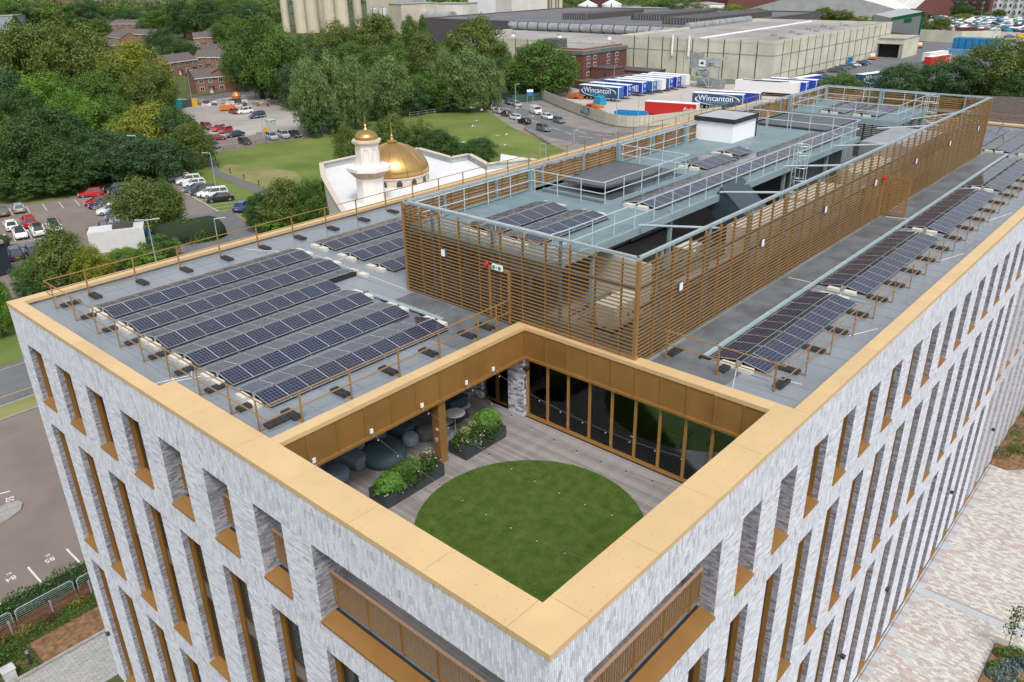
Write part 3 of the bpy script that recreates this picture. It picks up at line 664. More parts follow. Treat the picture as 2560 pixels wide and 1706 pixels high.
pan = MB().box(.012, .012, .004, ML-.012, MW-.012, .032).mesh('solar_panel', PV)
fr = MB(); fr.box(0, 0, 0, ML, .012, .035); fr.box(0, MW-.012, 0, ML, MW, .035); fr.box(0, .012, 0, .012, MW-.012, .035); fr.box(ML-.012, .012, 0, ML, MW-.012, .035); fr = fr.mesh('frame', ALU)
TILT = R(9.5)
def panel(t, x, y, z, back=False):
    o = link('solar_panel', pan, t); o.location = (x, y, z)
    o.rotation_euler = (TILT if not back else -TILT, 0, 0)
    if back: o.location = (x, y, z+.0)
    link('frame', fr, o)
def pv_row(x0, n, ylow, z0, label, gapy=.09, nb=None, backs=True, pitch=1.67, grp='tilted solar arrays on the flat roof', ball=True, shift=0):
    t = thing('solar_array', label, 'solar array', (x0, ylow, z0), 0, grp)
    nb = n if nb is None else nb; hz = MW*math.sin(TILT); wy = MW*math.cos(TILT)
    for i in range(n): panel(t, i*pitch, 0, .10)
    if backs:
        for i in range(nb): panel(t, i*pitch+shift, wy+gapy, .10+hz, True)
    for x in [i*pitch-.01 for i in range(max(n, nb)+1)]:
        part('mounting_rail', MB().box(x-.02, -.12, .0, x+.02, 2*wy+gapy+.12 if backs else wy+.1, .045).box(x-.015, wy-.02, .045, x+.015, wy+gapy, .10+hz), ALU, t, w=False)
    part('wind_deflector', MB().box(0, wy+gapy*.3, .03, max(n, nb)*pitch-.02, wy+gapy*.7, .06+hz), BLACK, t, w=False)
    if ball:
        for bx in (-.33, max(n, nb)*pitch+.03):
            for by in (.42, 1.15): part('ballast_block', MB().box(bx, by, .0, bx+.28, by+.5, .16), BALL, t, w=False)
    return t
rows = [25.7-2.362*i for i in range(6)]
desc = ['farthest from the pit, six panels long', 'second from the back parapet, six panels long', 'third row, back face one panel longer', 'fourth row from the back parapet', 'fifth row, second nearest the gold pit rim', 'front row nearest the gold pit rim']
for i, y in enumerate(rows): pv_row(2.42-.015*i, 6 if i < 2 else 5, y, RZ, 'tent shaped solar row on the left roof, '+desc[i], nb=6 if i < 3 else 5, pitch=1.69 if i < 2 else 1.66)
for i, y in enumerate((25.72, 23.3, 20.88)): pv_row(13.9-.1*i, 6, y, RZ, 'solar row running behind the bronze screen, '+('beside the back parapet', 'middle of three', 'closest to the screen')[i])
for i, (x, n) in enumerate(((15.07, 5), (24.75, 6), (36.1, 6), (47.4, 6))): pv_row(x, n, 2.46, RZ, 'twin faced solar strip along the right parapet, '+('nearest the terrace pit', 'second from the pit', 'third from the pit', 'fourth and farthest visible strip')[i], gapy=.2, pitch=1.695)
for i, y in enumerate((2.5, 4.75, 6.95, 9.15)): pv_row(59.9, 6, y, RZ, 'solar row at the far right end of the roof, '+('nearest the parapet', 'second from the parapet', 'third from the parapet', 'innermost')[i])
m = MB()
for x0, x1 in ((14.75, 23.9), (24.4, 35.2), (35.8, 46.5)):
    for x in (x0, x1): m.box(x, 2.2, RZ+.01, x+.04, 4.85, RZ+.05)
solo('mounting_rails', m, ALU, 'loose white rails closing the ends of the right hand solar strips', 'rail')['kind'] = 'stuff'
# cable trays
TRAY = M('pale_blue_tray', (.40, .50, .53), .4, .4, var=.08)
def tray(pts, label):
    t = thing('cable_tray', label, 'cable tray', (*pts[0], RZ)); m = MB(); f = MB()
    for a, b in zip(pts[:-1], pts[1:]):
        a3, b3 = Vector((*a, RZ+.13)), Vector((*b, RZ+.13)); d = (b3-a3).normalized(); s = Vector((-d.y, d.x, 0))
        part('tray', MB().beam(a3+s*.1, b3+s*.1, .02, .06).beam(a3-s*.1, b3-s*.1, .02, .06).beam(a3-Vector((0,0,.02)), b3-Vector((0,0,.02)), .2, .01), TRAY, t)
        L = (b3-a3).length; k = 0
        while k < L: c = a3+d*k; part('foot', MB().box(c.x-.12, c.y-.2, RZ, c.x+.12, c.y+.2, RZ+.1), BLACK, t); k += 1.25
tray([(14.9, 4.77), (59.3, 4.77)], 'long pale blue cable tray on black feet beside the bronze screen')
tray([(11.1, 19.6), (11.1, 14.8)], 'short pale cable tray running towards the pit corner on the left roof')
# ================================================================== GUARD RAILS
def guard_rail(line, posts, inward, label, wt='in', h=1.12):
    # posts on a line, rails, and rubber counterweights lying on the inward side
    t = thing('guard_rail', label, 'guard rail', (line[0][0], line[0][1], RZ), 0, 'bronze guard rails round the roof')
    for z, n in ((h, 'top_rail'), (h*.54, 'mid_rail')):
        for a, b in zip(line[:-1], line[1:]): part(n, MB().cyl((a[0], a[1], RZ+z), (b[0], b[1], RZ+z), .024, 8), RAILB, t)
    for (x, y, dx, dy) in posts:
        m = MB().beam((x, y, RZ+.01), (x, y, RZ+h), .07, .03, up=(dx, dy, 0)); d = Vector((dx, dy, 0)); p = Vector((x, y, RZ+.025))
        part('post', m, RAILB, t); part('foot', MB().beam(p, p+d*.45, .06, .03), RAILB, t)
        s = Vector((-dy, dx, 0))
        for k in range(3):
            c = p+d*(.36+k*.27); m = MB(); 
            M_ = Matrix.Identity(4); x0, x1 = c-d*.125-s*.16, c+d*.125+s*.16
            ax0, ax1, ay0, ay1 = min(x0.x, x1.x), max(x0.x, x1.x), min(x0.y, x1.y), max(x0.y, x1.y)
            m.box(ax0, ay0, RZ+.01, ax1, ay1, RZ+.11)
            if abs(d.x) > .5: m.box(c.x-.07, ay0+.03, RZ+.11, c.x-.02, ay1-.03, RZ+.135).box(c.x+.03, ay0+.03, RZ+.11, c.x+.08, ay1-.03, RZ+.135)
            else: m.box(ax0+.03, c.y-.07, RZ+.11, ax1-.03, c.y-.02, RZ+.135).box(ax0+.03, c.y+.03, RZ+.11, ax1-.03, c.y+.08, RZ+.135)
            part('counterweight', m, BLOCK, t)
ly = [28.95, 26.85, 24.75, 22.76, 20.79, 18.76, 16.65, 14.64, 12.97]
guard_rail([(1.33, 29.7), (1.33, 12.38)], [(1.33, y, 1, 0) for y in ly], 1, 'bronze guard rail with black weights along the left parapet')
guard_rail([(1.33, 12.38), (12.62, 12.38)], [(x, 12.38, 0, 1) for x in (2.55, 4.54, 6.69, 8.67, 10.75, 11.8)], 1, 'bronze guard rail with black weights behind the gold pit rim')
guard_rail([(1.33, 29.7), (70.9, 29.7)], [(3.07+2.21*i, 29.7, 0, -1) for i in range(31)], 1, 'long bronze guard rail with black weights along the far back parapet')
guard_rail([(14.02, 6.0), (14.02, 1.4), (70.9, 1.4)], [(14.02, 5.9, 1, 0), (14.02, 3.81, 1, 0), (14.14, 1.74, 1, 0)]+[(15.94+2.2*i, 1.4, 0, 1) for i in range(25)], 1, 'bronze guard rail with black weights along the right parapet')
guard_rail([(70.9, 1.4), (70.9, 29.7)], [(70.9, 3+2.4*i, -1, 0) for i in range(11)], 1, 'bronze guard rail at the far end of the roof')
# lightning conductor tape
TAPE = M('lightning_tape', (.62, .63, .64), .5, var=.05); m = MB(); z = RZ+.02
for pts in ([(11.2, 29.9), (11.35, 29.4), (12.9, 26.2), (12.75, 22.2), (12.6, 18.9)], [(12.9, 24.4), (13.5, 24.5)], [(.7, 18.7), (1.9, 18.3), (2.2, 18.9)], [(1.35, 18.7), (1.25, 18.3), (2.2, 17.9)],
            [(15.2, 1.2), (15.1, 2.4)], [(13.2, 2.8), (14.9, 3.5)], [(23.6, 3.3), (24.6, 3.5)], [(24.9, 6.1), (24.9, 4.9)], [(37.6, 6.1), (38.0, 4.9)], [(21.6, .9), (20.2, 1.5)], [(33.4, .9), (31.5, 1.5)], [(42.8, .8), (40.1, 1.5)]):
    m.tube([(a, b, z) for a, b in pts], .016, 5)
solo('lightning_tape', m, TAPE, 'thin white lightning conductor tape lying across the roof membrane', 'cable')['kind'] = 'stuff'
# ================================================================== BRONZE LOUVRED SCREEN
SX0, SX1, SY0, SY1, SZ0, SZ1 = 12.68, 58.63, 6.39, 18.73, 20.80, 24.76
scr = thing('louvre_screen', 'tall bronze louvred screen enclosing the rooftop plant', 'screen', (SX0, SY0, RZ))
SLAT = M('bronze_louvre_blade', (.31, .18, .068), .5, .2, var=.12, sc=.6)
def blade(L_, seg=None):
    m = MB(); t = .012; a = R(31); u = (math.cos(a)*.15, -math.sin(a)*.15); nrm = (math.sin(a)*t, math.cos(a)*t)
    q = [(0, 0), u, (u[0]-nrm[0], u[1]-nrm[1]), (-nrm[0], -nrm[1]), (-nrm[0]*.5, -.034), (-.006, -.034), (-.006, 0)]
    q = [(-.006, .0), (u[0], u[1]), (u[0]-.01, u[1]-t), (.006, -t-.0), (.006, -.058), (-.008, -.058)]
    for i in range(len(q)): j = (i+1) % len(q); m.quad((0, q[i][0], q[i][1]), (L_, q[i][0], q[i][1]), (L_, q[j][0], q[j][1]), (0, q[j][0], q[j][1]))
    return m.mesh('louvre_blade', SLAT)
NB, PB = 26, .15
sides = [(SX0, SY0, 0, SX1-SX0), (SX1, SY0, 90, SY1-SY0), (SX1, SY1, 180, SX1-SX0), (SX0, SY1, 270, SY1-SY0)]
for x, y, rz, L_ in sides:
    e = .12; bm = blade(L_-2*e); d = Vector((math.cos(R(rz)), math.sin(R(rz)), 0)); nin = Vector((-d.y, d.x, 0))
    for i in range(NB):
        o = link('louvre_blade', bm, scr); o.location = Vector((x-SX0, y-SY0, SZ0-RZ+.06+i*PB))+d*e; o.rotation_euler = (0, 0, R(rz))
    k = 1.16; s = k
    mm = MB().box(-.02, .012, 0, .02, .1, SZ1-SZ0).mesh('mullion', SLAT); pm = MB().box(-.05, .16, -.05, .05, .26, SZ1-SZ0-.02).mesh('steel_post', DECKST)
    while s < L_-.3:
        o = link('mullion', mm, scr); o.location = Vector((x-SX0, y-SY0, SZ0-RZ))+d*s; o.rotation_euler = (0, 0, R(rz)); s += k
    s = 1.75
    while s < L_-.3:
        o = link('steel_post', pm, scr); o.location = Vector((x-SX0, y-SY0, SZ0-RZ))+d*s; o.rotation_euler = (0, 0, R(rz)); s += 3.48
    c = Vector((x-SX0, y-SY0, 0)); 
    part('top_channel', MB().beam(c+d*.05+nin*.17+Vector((0,0,SZ1-RZ+.06)), c+d*(L_-.05)+nin*.17+Vector((0,0,SZ1-RZ+.06)), .14, .10), GALV, scr, w=False)
    part('steel_rail', MB().beam(c+d*.3+nin*.22+Vector((0,0,SZ1-RZ-1.12)), c+d*(L_-.3)+nin*.22+Vector((0,0,SZ1-RZ-1.12)), .10, .12), DECKST, scr, w=False)
for x, y in ((0, 0), (SX1-SX0, 0), (SX1-SX0, SY1-SY0), (0, SY1-SY0)):
    sx, sy = (1 if x == 0 else -1), (1 if y == 0 else -1)
    part('corner_post', MB().box(min(x, x+sx*.14), min(y, y+sy*.14), .0, max(x, x+sx*.14), max(y, y+sy*.14), SZ1-RZ+.02), SLAT, scr, w=False)
# door frame on the short side, open door on the long side
fd = MB(); 
for y in (13.5, 12.45): fd.box(-.03, y-SY0-.05, .05, .1, y-SY0+.05, 2.2)
fd.box(-.03, 12.4-SY0, 2.2, .1, 13.55-SY0, 2.3); part('door_frame', fd, SLAT, scr, w=False)
dl = thing('plant_door', 'open bronze louvred door leaf on the long side of the screen', 'door', (38.0, 6.33, RZ)); fm = MB(); fm.box(-.03, -1.15, .05, .03, -1.05, 2.2).box(-.03, -.1, .05, .03, 0, 2.2).box(-.03, -1.05, 2.1, .03, -.1, 2.2).box(-.03, -1.05, .05, .03, -.1, .15); part('frame', fm, SLAT, dl, w=False)
for i in range(13): part('louvre_blade', MB().beam((-.02, -.1, .25+i*.15), (-.02, -1.05, .25+i*.15), .05, .08), SLAT, dl, w=False)
fd = MB(); 
for x in (36.2, 37.2, 37.95): fd.box(x-SX0-.06, -.04, .05, x-SX0+.06, .12, 2.3)
part('door_post', fd, SLAT, scr, w=False)
LAMP = M('bulkhead_lamp_diffuser', (.85, .86, .9), .3, var=.01)
def bulk(x, y, z, rz, label):
    t = thing('bulkhead_light', label, 'light', (x, y, z), rz, 'bulkhead lights on the bronze screen'); part('housing', MB().box(-.13, 0, -.17, .13, .08, .17), M('dark_grey_housing', (.08, .08, .1), .5), t, w=False); part('diffuser', MB().box(-.105, -.02, -.145, .105, 0, .145), LAMP, t, w=False)
od = ['nearest the screen corner', 'second along the long side', 'third along the long side', 'beside the open door', 'fifth along the long side', 'sixth along the long side', 'last before the far corner']
for i in range(7): bulk(15.44+6.72*i, 6.30, 23.08, 0, 'white bulkhead light on the bronze screen, '+od[i])
bulk(12.59, 16.1, 23.08, R(270), 'square white bulkhead light on the short side of the screen')
SRED = M('red_plastic', (.6, .02, .03), .4)
solo('alarm_sounder', MB().cyl((12.66, 13.62, 23.12), (12.54, 13.62, 23.12), .09, 14).cyl((12.54, 13.62, 23.12), (12.5, 13.62, 23.12), .05, 10), SRED, 'red alarm sounder above the door in the short side of the screen', 'alarm')
solo('alarm_sounder', MB().cyl((36.9, 6.36, 23.1), (36.9, 6.24, 23.1), .1, 14).cyl((36.9, 6.24, 23.1), (36.9, 6.2, 23.1), .05, 10), SRED, 'red alarm sounder beside the open door on the long side of the screen', 'alarm')
ex = thing('exit_sign', 'green and white running man exit sign above the screen door', 'sign', (12.6, 12.98, 23.12)); part('box', MB().box(-.06, -.27, -.11, .02, .27, .11), M('exit_sign_white', (.75, .8, .78), .4), ex, w=False)
m = MB(); 
m.box(-.066, -.22, -.07, -.062, -.08, .07).box(-.066, .1, -.07, -.062, .22, .07).beam((-.064, -.03, 0), (-.064, .05, 0), .004, .03); part('print', m, M('exit_green', (0, .25, .12), .5), ex, w=False)
# ================================================================== STEEL PLANT PLATFORM
PZ = 23.7
def grate_mat():
    m, nt, b = base('steel_grating'); L = nt.links.new; co = coords(nt)
    w = node(nt, 'ShaderNodeTexWave', wave_type='BANDS', bands_direction='Y', i_Scale=2.6, i_Distortion=0.0); L(co, w.inputs[0]); n = node(nt, 'ShaderNodeTexNoise', i_Scale=1.2, i_Detail=6); L(co, n.inputs[0])
    r = node(nt, 'ShaderNodeValToRGB'); r.color_ramp.elements[0].color = (.12, .175, .195, 1); r.color_ramp.elements[1].color = (.27, .37, .40, 1); L(w.outputs[0], r.inputs[0])
    x = node(nt, 'ShaderNodeMix', data_type='RGBA', blend_type='MULTIPLY', i_0=.4); q = node(nt, 'ShaderNodeValToRGB'); q.color_ramp.elements[0].position = .35; q.color_ramp.elements[0].color = (.55, .6, .65, 1); q.color_ramp.elements[1].position = .6
    L(n.outputs[0], q.inputs[0]); L(r.outputs[0], x.inputs[6]); L(q.outputs[0], x.inputs[7]); L(x.outputs[2], b.inputs['Base Color']); b.inputs['Roughness'].default_value = .55; b.inputs['Metallic'].default_value = .2
    bp = node(nt, 'ShaderNodeBump', i_Strength=.6, i_Distance=.02); L(w.outputs[0], bp.inputs['Height']); L(bp.outputs[0], b.inputs['Normal']); return m
GRATE = grate_mat()
pf = thing('plant_platform', 'blue grey steel walkway platform with handrails above the rooftop plant', 'platform', (13, 10.6, RZ))
def deck(x0, y0, x1, y1):
    n = max(1, round((x1-x0)/1.0)); w = (x1-x0)/n
    for i in range(n): part('grating_panel', MB().box(x0+i*w+.006, y0, PZ-.04, x0+(i+1)*w-.006, y1, PZ), GRATE, pf)
deck(13.02, 10.62, 21.0, 18.45); deck(21.0, 10.62, 28.7, 13.95); deck(28.7, 10.62, 44.4, 18.45); deck(51.3, 10.55, 58.1, 18.45)
def chan(x0, y0, x1, y1, h=.34, z=PZ+.03): part('edge_beam', MB().beam((x0, y0, z-h/2), (x1, y1, z-h/2), .08, h), DECKST, pf)
for a in ((13, 10.55, 44.45, 10.55), (13, 10.6, 13, 18.5), (21.05, 18.45, 21.05, 14.0), (21.0, 14.0, 28.65, 14.0), (28.65, 14.0, 28.65, 18.45), (44.45, 10.55, 44.45, 18.5), (51.25, 10.5, 51.25, 18.5), (51.25, 10.5, 58.15, 10.5), (58.15, 10.5, 58.15, 18.5), (13, 18.5, 58.2, 18.5)): chan(*a)
part('kick_plate', MB().box(13.0, 18.46, PZ, 37.6, 18.48, PZ+.12), DECKST, pf)
for x in range(16, 45, 6):
    for y in (10.8, 14.2, 18.2): part('column', MB().box(x-.08, y-.08, RZ, x+.08, y+.08, PZ-.3), DECKST, pf)
    part('cross_beam', MB().box(x-.06, 10.6, PZ-.3, x+.06, 18.4, PZ-.05), DECKST, pf)
for x in (51.6, 57.8):
    for y in (10.8, 18.2): part('column', MB().box(x-.1, y-.1, RZ, x+.1, y+.1, PZ-.3), DECKST, pf)
part('tall_post', MB().box(20.9, 18.28, PZ-.4, 21.12, 18.5, PZ+1.2), DECKST, pf); part('tall_post', MB().box(28.6, 18.28, PZ-.4, 28.82, 18.5, PZ+1.2), DECKST, pf)
for x in (36.0, 51.2, 58.0): part('tall_post', MB().box(x-.1, 18.28, PZ-.4, x+.1, 18.5, PZ+1.2), DECKST, pf)
part('tall_post', MB().box(58.0, 14, PZ-.4, 58.2, 14.2, PZ+1.2), DECKST, pf)
RAILS = M('galvanised_handrail', (.55, .64, .68), .4, .35, var=.06)
def hand(pts, sp=1.55):
    for h in (1.08, .55):
        for a, b in zip(pts[:-1], pts[1:]): part('handrail', MB().cyl((*a, PZ+h), (*b, PZ+h), .024, 8), RAILS, pf)
    for a, b in zip(pts[:-1], pts[1:]):
        A, B = Vector((*a, PZ)), Vector((*b, PZ)); n = max(1, round((B-A).length/sp))
        for i in range(n): c = A+(B-A)*((i+.12)/n); part('handrail_post', MB().cyl(c, c+Vector((0,0,1.1)), .024, 8), RAILS, pf)
hand([(21.15, 18.3), (13.15, 18.3), (13.15, 10.7), (14.0, 10.62), (44.35, 10.62), (44.35, 18.3)]); hand([(20.95, 18.25), (20.95, 13.9), (28.75, 13.9), (28.75, 18.25), (37.5, 18.3)]); hand([(44.4, 15.0), (51.3, 15.0)][:1]*1+[(44.35, 18.3), (41.2, 18.3)])
hand([(51.3, 18.35), (51.3, 10.6), (58.1, 10.6), (58.1, 18.35), (51.3, 18.35)])
for x in (18.9, 26.0, 33.1, 40.0, 47.3, 54.2): part('tie_tube', MB().cyl((x, 10.5, PZ+.15 if x < 52 else PZ-.2), (x, 6.6, PZ+.75), .05, 10), RAILS, pf)
def ladder(x, y, label):
    t = thing('caged_ladder', label, 'ladder', (x, y, RZ)); m = MB()
    for s in (-.25, .25): m.beam((s, 0, 0), (s, 0, PZ-RZ+1.2), .05, .03)
    part('stiles', m, RAILS, t, w=False)
    for i in range(12): part('rung', MB().cyl((-.25, 0, .3*i+.2), (.25, 0, .3*i+.2), .014, 6), RAILS, t, w=False)
    for z in (2.2, 2.9, 3.6, 4.1):
        part('hoop', MB().tube([(.36*math.sin(R(a)), -.36+.36*math.cos(R(a)), z) for a in range(20, 350, 22)], .02, 6), RAILS, t, w=False)
    for a in (110, 145, 180, 215, 250): part('cage_bar', MB().cyl((.36*math.sin(R(a)), -.36+.36*math.cos(R(a)), 2.2), (.36*math.sin(R(a)), -.36+.36*math.cos(R(a)), 4.1), .012, 5), RAILS, t, w=False)
ladder(34.3, 10.4, 'caged galvanised ladder at the middle of the walkway'); ladder(57.2, 10.35, 'caged galvanised ladder at the far platform')
# solar on the platform
pv_row(14.2, 3, 14.55, PZ, 'solar row on the near platform, left of two', grp='solar rows on the steel platform', pitch=1.67); pv_row(14.2, 3, 12.25, PZ, 'solar row on the near platform, nearest the walkway edge', grp='solar rows on the steel platform')
pv_row(21.7, 13, 11.35, PZ, 'long solar row running down the steel walkway', grp='solar rows on the steel platform'); pv_row(30.1, 2, 13.5, PZ, 'two panel solar row beside the white roof housing', grp='solar rows on the steel platform'); pv_row(33.9, 1, 13.55, PZ+.1, 'single solar panel pair raised beside the two panel row', grp='solar rows on the steel platform')
pv_row(52.2, 3, 14.6, PZ, 'solar row on the far platform, back one', grp='solar rows on the steel platform'); pv_row(52.2, 3, 12.2, PZ, 'solar row on the far platform, front one', grp='solar rows on the steel platform')
# white lift housing
h = thing('lift_housing', 'white roof housing with black fascia on the steel platform', 'roof housing', (37.75, 16.05, PZ)); part('wall', MB().box(0, 0, 0, 3.05, 2.6, 1.2), M('white_cladding', (.82, .84, .87), .4, var=.02), h, w=False)
part('fascia', MB().box(-.12, -.12, 1.2, 3.17, -.09, 1.48).box(-.12, 2.69, 1.2, 3.17, 2.72, 1.48).box(-.12, -.09, 1.2, -.09, 2.69, 1.48).box(3.14, -.09, 1.2, 3.17, 2.69, 1.48), M('black_trim', (.025, .027, .03), .4), h, w=False)
part('roof', MB().box(-.09, -.09, 1.2, 3.14, 2.69, 1.44), M('pale_roof_sheet', (.36, .38, .40), .5), h, w=False); part('downpipe', MB().cyl((3.1, -.06, 0), (3.1, -.06, 1.25), .04, 8), BLACK, h, w=False)
# plant inside the screen
AHU = M('cream_unit_casing', (.42, .40, .35), .5, var=.05); AHUD = M('dark_unit_roof', (.075, .082, .09), .42, var=.2); SILV = M('silver_blue_casing', (.30, .37, .42), .35, .3, var=.05)
def unit(x0, y0, x1, y1, h, label, mat=AHU, z=RZ, lid=None, grp=None, n=4):
    t = thing('plant_unit', label, 'plant unit', (x0, y0, z), 0, grp); part('casing', MB().box(0, 0, .15, x1-x0, y1-y0, h), mat, t, w=False)
    if lid: part('lid', MB().box(-.15, -.15, h, x1-x0+.15, y1-y0+.15, h+.07), lid, t, w=False)
    w = (x1-x0)/n
    for i in range(n): part('access_panel', MB().box(i*w+.05, -.03, .25, (i+1)*w-.05, 0, h-.1), mat, t, w=False); part('handle', MB().box((i+1)*w-.16, -.07, h*.5, (i+1)*w-.12, -.03, h*.5+.16), BLACK, t, w=False)
    part('skid', MB().box(0, .05, 0, x1-x0, .15, .15).box(0, y1-y0-.15, 0, x1-x0, y1-y0-.05, .15), BLACK, t, w=False); return t
unit(21.6, 14.6, 24.4, 18.0, 2.75, 'low dark topped air handling unit in the first platform opening', SILV, lid=AHUD); unit(24.5, 14.5, 28.2, 18.1, 3.15, 'tall silver air handling unit with dark roof in the first opening', SILV, lid=AHUD)
lidm = MB(); lidm.v += [(22.2, 14.7, 24.25), (26.0, 14.4, 24.25), (28.2, 15.0, 24.3), (27.0, 17.9, 24.32), (22.9, 17.6, 24.28)]; 
solo('cowl_roof', MB().prism([(22.6, 14.9), (26.3, 14.55), (27.7, 14.9), (27.0, 17.5), (22.4, 17.4)], 24.0, 24.12), AHUD, 'dark overhanging weather cowl above the near air handling unit', 'cowl')
unit(45.0, 13.0, 50.6, 17.8, 3.0, 'dark roofed air handling unit in the far platform opening', SILV, lid=AHUD, n=6)
for i, (x0, x1) in enumerate(((24.5, 30.5), (31.0, 35.2), (38.5, 44.5), (45.2, 51.0))): unit(x0, 7.6, x1, 9.2, 2.05, 'cream condenser unit seen through the louvres, '+('closest to the screen corner', 'just before the open door', 'just beyond the open door', 'farthest')[i], n=6)
unit(14.5, 8.6, 16.6, 9.6, 1.1, 'small cream unit low behind the near corner of the screen', n=2)
gb = thing('control_box', 'grey metal control box on legs between walkway and screen', 'box', (21.45, 10.35-2.0, RZ)); gb.location = (20.6, 9.0, RZ)
part('box', MB().box(0, 0, 1.35, 1.1, .55, 1.85), M('grey_enclosure', (.2, .22, .22), .5), gb, w=False); part('lid', MB().box(-.05, -.05, 1.85, 1.15, .6, 1.9), M('pale_lid', (.45, .48, .48), .4), gb, w=False); part('legs', MB().beam((.1, .1, 0), (.1, .1, 1.35), .05).beam((1, .1, 0), (1, .1, 1.35), .05), DECKST, gb, w=False)
part('label_plate', MB().box(.5, -.01, 1.55, .68, 0, 1.72), WHITE, gb, w=False)
def cowl(x, y, z, rz, label):
    t = thing('duct_cowl', label, 'cowl', (x, y, z), rz); m = MB(); m.v += [(0,0,0), (3, 0, 0), (3, 1.6, 1.5), (0, 1.6, 1.5), (0, .9, -.9), (3, .9, -.9), (3, 2.2, .4), (0, 2.2, .4)]; m.f += [(0,1,2,3), (7,6,5,4), (0,4,5,1), (1,5,6,2), (2,6,7,3), (3,7,4,0)]
    part('hood', m, M('blue_black_hood', (.04, .065, .085), .35, .3), t, w=False); return t
cowl(26.3, 8.9, 22.6, R(10), 'blue black angled duct hood below the walkway, nearer one')
unit(35.5, 11.2, 43.5, 13.5, 2.3, 'dark louvred cooler under the walkway', AHUD, n=8)
solo('duct', MB().tube([(18.5, 8.3, 21.6), (24.3, 8.2, 21.6)], .3, 16), M('silver_duct', (.4, .42, .43), .35, .6), 'silver insulated round duct between screen and walkway', 'duct', smooth=False)
solo('duct', MB().box(43.6, 6.9, 22.6, 50, 10.2, 23.6), M('silver_duct', (.4, .42, .43), .35, .6), 'wide foil wrapped duct beyond the caged ladder', 'duct')
m = MB()
for i in range(9): m.cyl((13.6+i*.15, 6.9+i*.5, RZ+.35), (46, 6.9+i*.5, RZ+.35), .03+.02*(i % 3), 6)
solo('pipe_run', m, M('dark_lagging', (.14, .135, .13), .6, var=.3), 'bundle of dark lagged pipes low inside the plant screen', 'pipes')['kind'] = 'stuff'
solo('sprinkler_pipe', MB().cyl((12.95, 6.75, 22.75), (58.3, 6.75, 22.75), .045, 8), M('oxide_red_pipe', (.22, .07, .05), .6), 'oxide red pipe running behind the long louvred side', 'pipe')
part('plant_floor_patch', MB().box(12.8, 6.5, RZ, 58.5, 18.6, RZ+.007), M('weathered_plant_floor', (.15, .13, .11), .6, col2=(.25, .235, .22), sc=.6, rvar=.15, detail=9), bld)
whitep = MB(); whitep.box(17.6, 15.5, RZ, 17.7, 17.6, RZ+2.4).box(17.6, 13.9, RZ, 17.7, 15.4, RZ+2.4).box(17.6, 9.0, RZ, 17.7, 11.8, RZ+2.0); solo('plant_room_wall', whitep, M('cream_insulated_panel', (.45, .45, .43), .5, var=.05), 'cream insulated plant room wall behind the short louvred side', 'wall')
# worker in a high visibility vest behind the louvres
def person(x, y, z, rz, label, top, legs):
    t = thing('person', label, 'person', (x, y, z), rz)
    def skin(name, vs, es, mat, root=0, sub=1):
        me = bpy.data.meshes.new(name); me.from_pydata([v[:3] for v in vs], es, []); o = link(name, me, t); md = o.modifiers.new('s', 'SKIN'); me.skin_vertices[0].data
        for i, v in enumerate(vs): me.skin_vertices[0].data[i].radius = (v[3], v[4] if len(v) > 4 else v[3])
        me.skin_vertices[0].data[root].use_root = True; o.modifiers.new('u', 'SUBSURF').render_levels = sub; me.materials.append(mat); return o
    vs = [(0,0,.95,.16,.11), (0,0,1.2,.15,.11), (0,0,1.42,.17,.11), (0,0,1.53,.06), (0,.01,1.62,.085,.095), (0,.01,1.72,.08,.09), (-.19,0,1.42,.06), (-.27,.03,1.15,.045), (-.25,-.18,.97,.035), (-.24,-.24,.93,.03), (.19,0,1.42,.06), (.27,.03,1.15,.045), (.25,-.18,.97,.035), (.24,-.24,.93,.03), (-.1,0,.85,.09), (-.11,-.02,.48,.062), (-.11,.03,.08,.045), (-.11,-.12,.03,.04), (.1,0,.85,.09), (.11,.02,.48,.062), (.11,.05,.08,.045), (.11,-.1,.03,.04)]
    es = [(0,1), (1,2), (2,3), (3,4), (4,5), (2,6), (6,7), (7,8), (8,9), (2,10), (10,11), (11,12), (12,13), (0,14), (14,15), (15,16), (16,17), (0,18), (18,19), (19,20), (20,21)]
    skin('body', vs, es, legs)
    skin('vest', [(0,0,.9,.19,.14), (0,0,1.2,.18,.14), (0,0,1.42,.2,.14)], [(0,1), (1,2)], top)
    part('helmet', MB().lathe([(.13, 0), (.12, .05), (.07, .11), (.01, .13)], (0, .01, 1.68), 14), WHITE, t, w=False, smooth=True)
person(36.6, 7.2, RZ+.01, R(20), 'worker in a yellow high visibility vest behind the louvred screen', M('hi_vis_yellow', (.6, .8, .05), .7, var=.05), M('dark_workwear', (.04, .04, .05), .8))
# ================================================================== GROUND
def sheet(name, pts, z, mat, par=None, kind=True):
    m = MB().poly([(p[0], p[1], GZ+z) for p in pts]); a = sum(pts[i][0]*pts[(i+1) % len(pts)][1]-pts[(i+1) % len(pts)][0]*pts[i][1] for i in range(len(pts)))
    if a < 0: m.f[0] = tuple(reversed(m.f[0]))
    me = m.mesh(name, mat); o = link(name, me, par)
    if par is None: o['kind'] = 'structure'
    return o
GRASS = M('mown_grass', (.075, .125, .024), .95, col2=(.165, .20, .055), sc=.09, detail=12, bump=.5, bsc=6, spec=.2)
ROUGHG = M('rough_grass', (.035, .06, .016), .95, col2=(.10, .11, .04), sc=.2, detail=12, spec=.2)
TARB = M('brown_tarmac', (.165, .135, .12), .9, col2=(.215, .18, .16), sc=.25, detail=13, spec=.25)
TARG = M('grey_tarmac', (.11, .115, .12), .9, col2=(.155, .16, .165), sc=.3, detail=12, spec=.25)
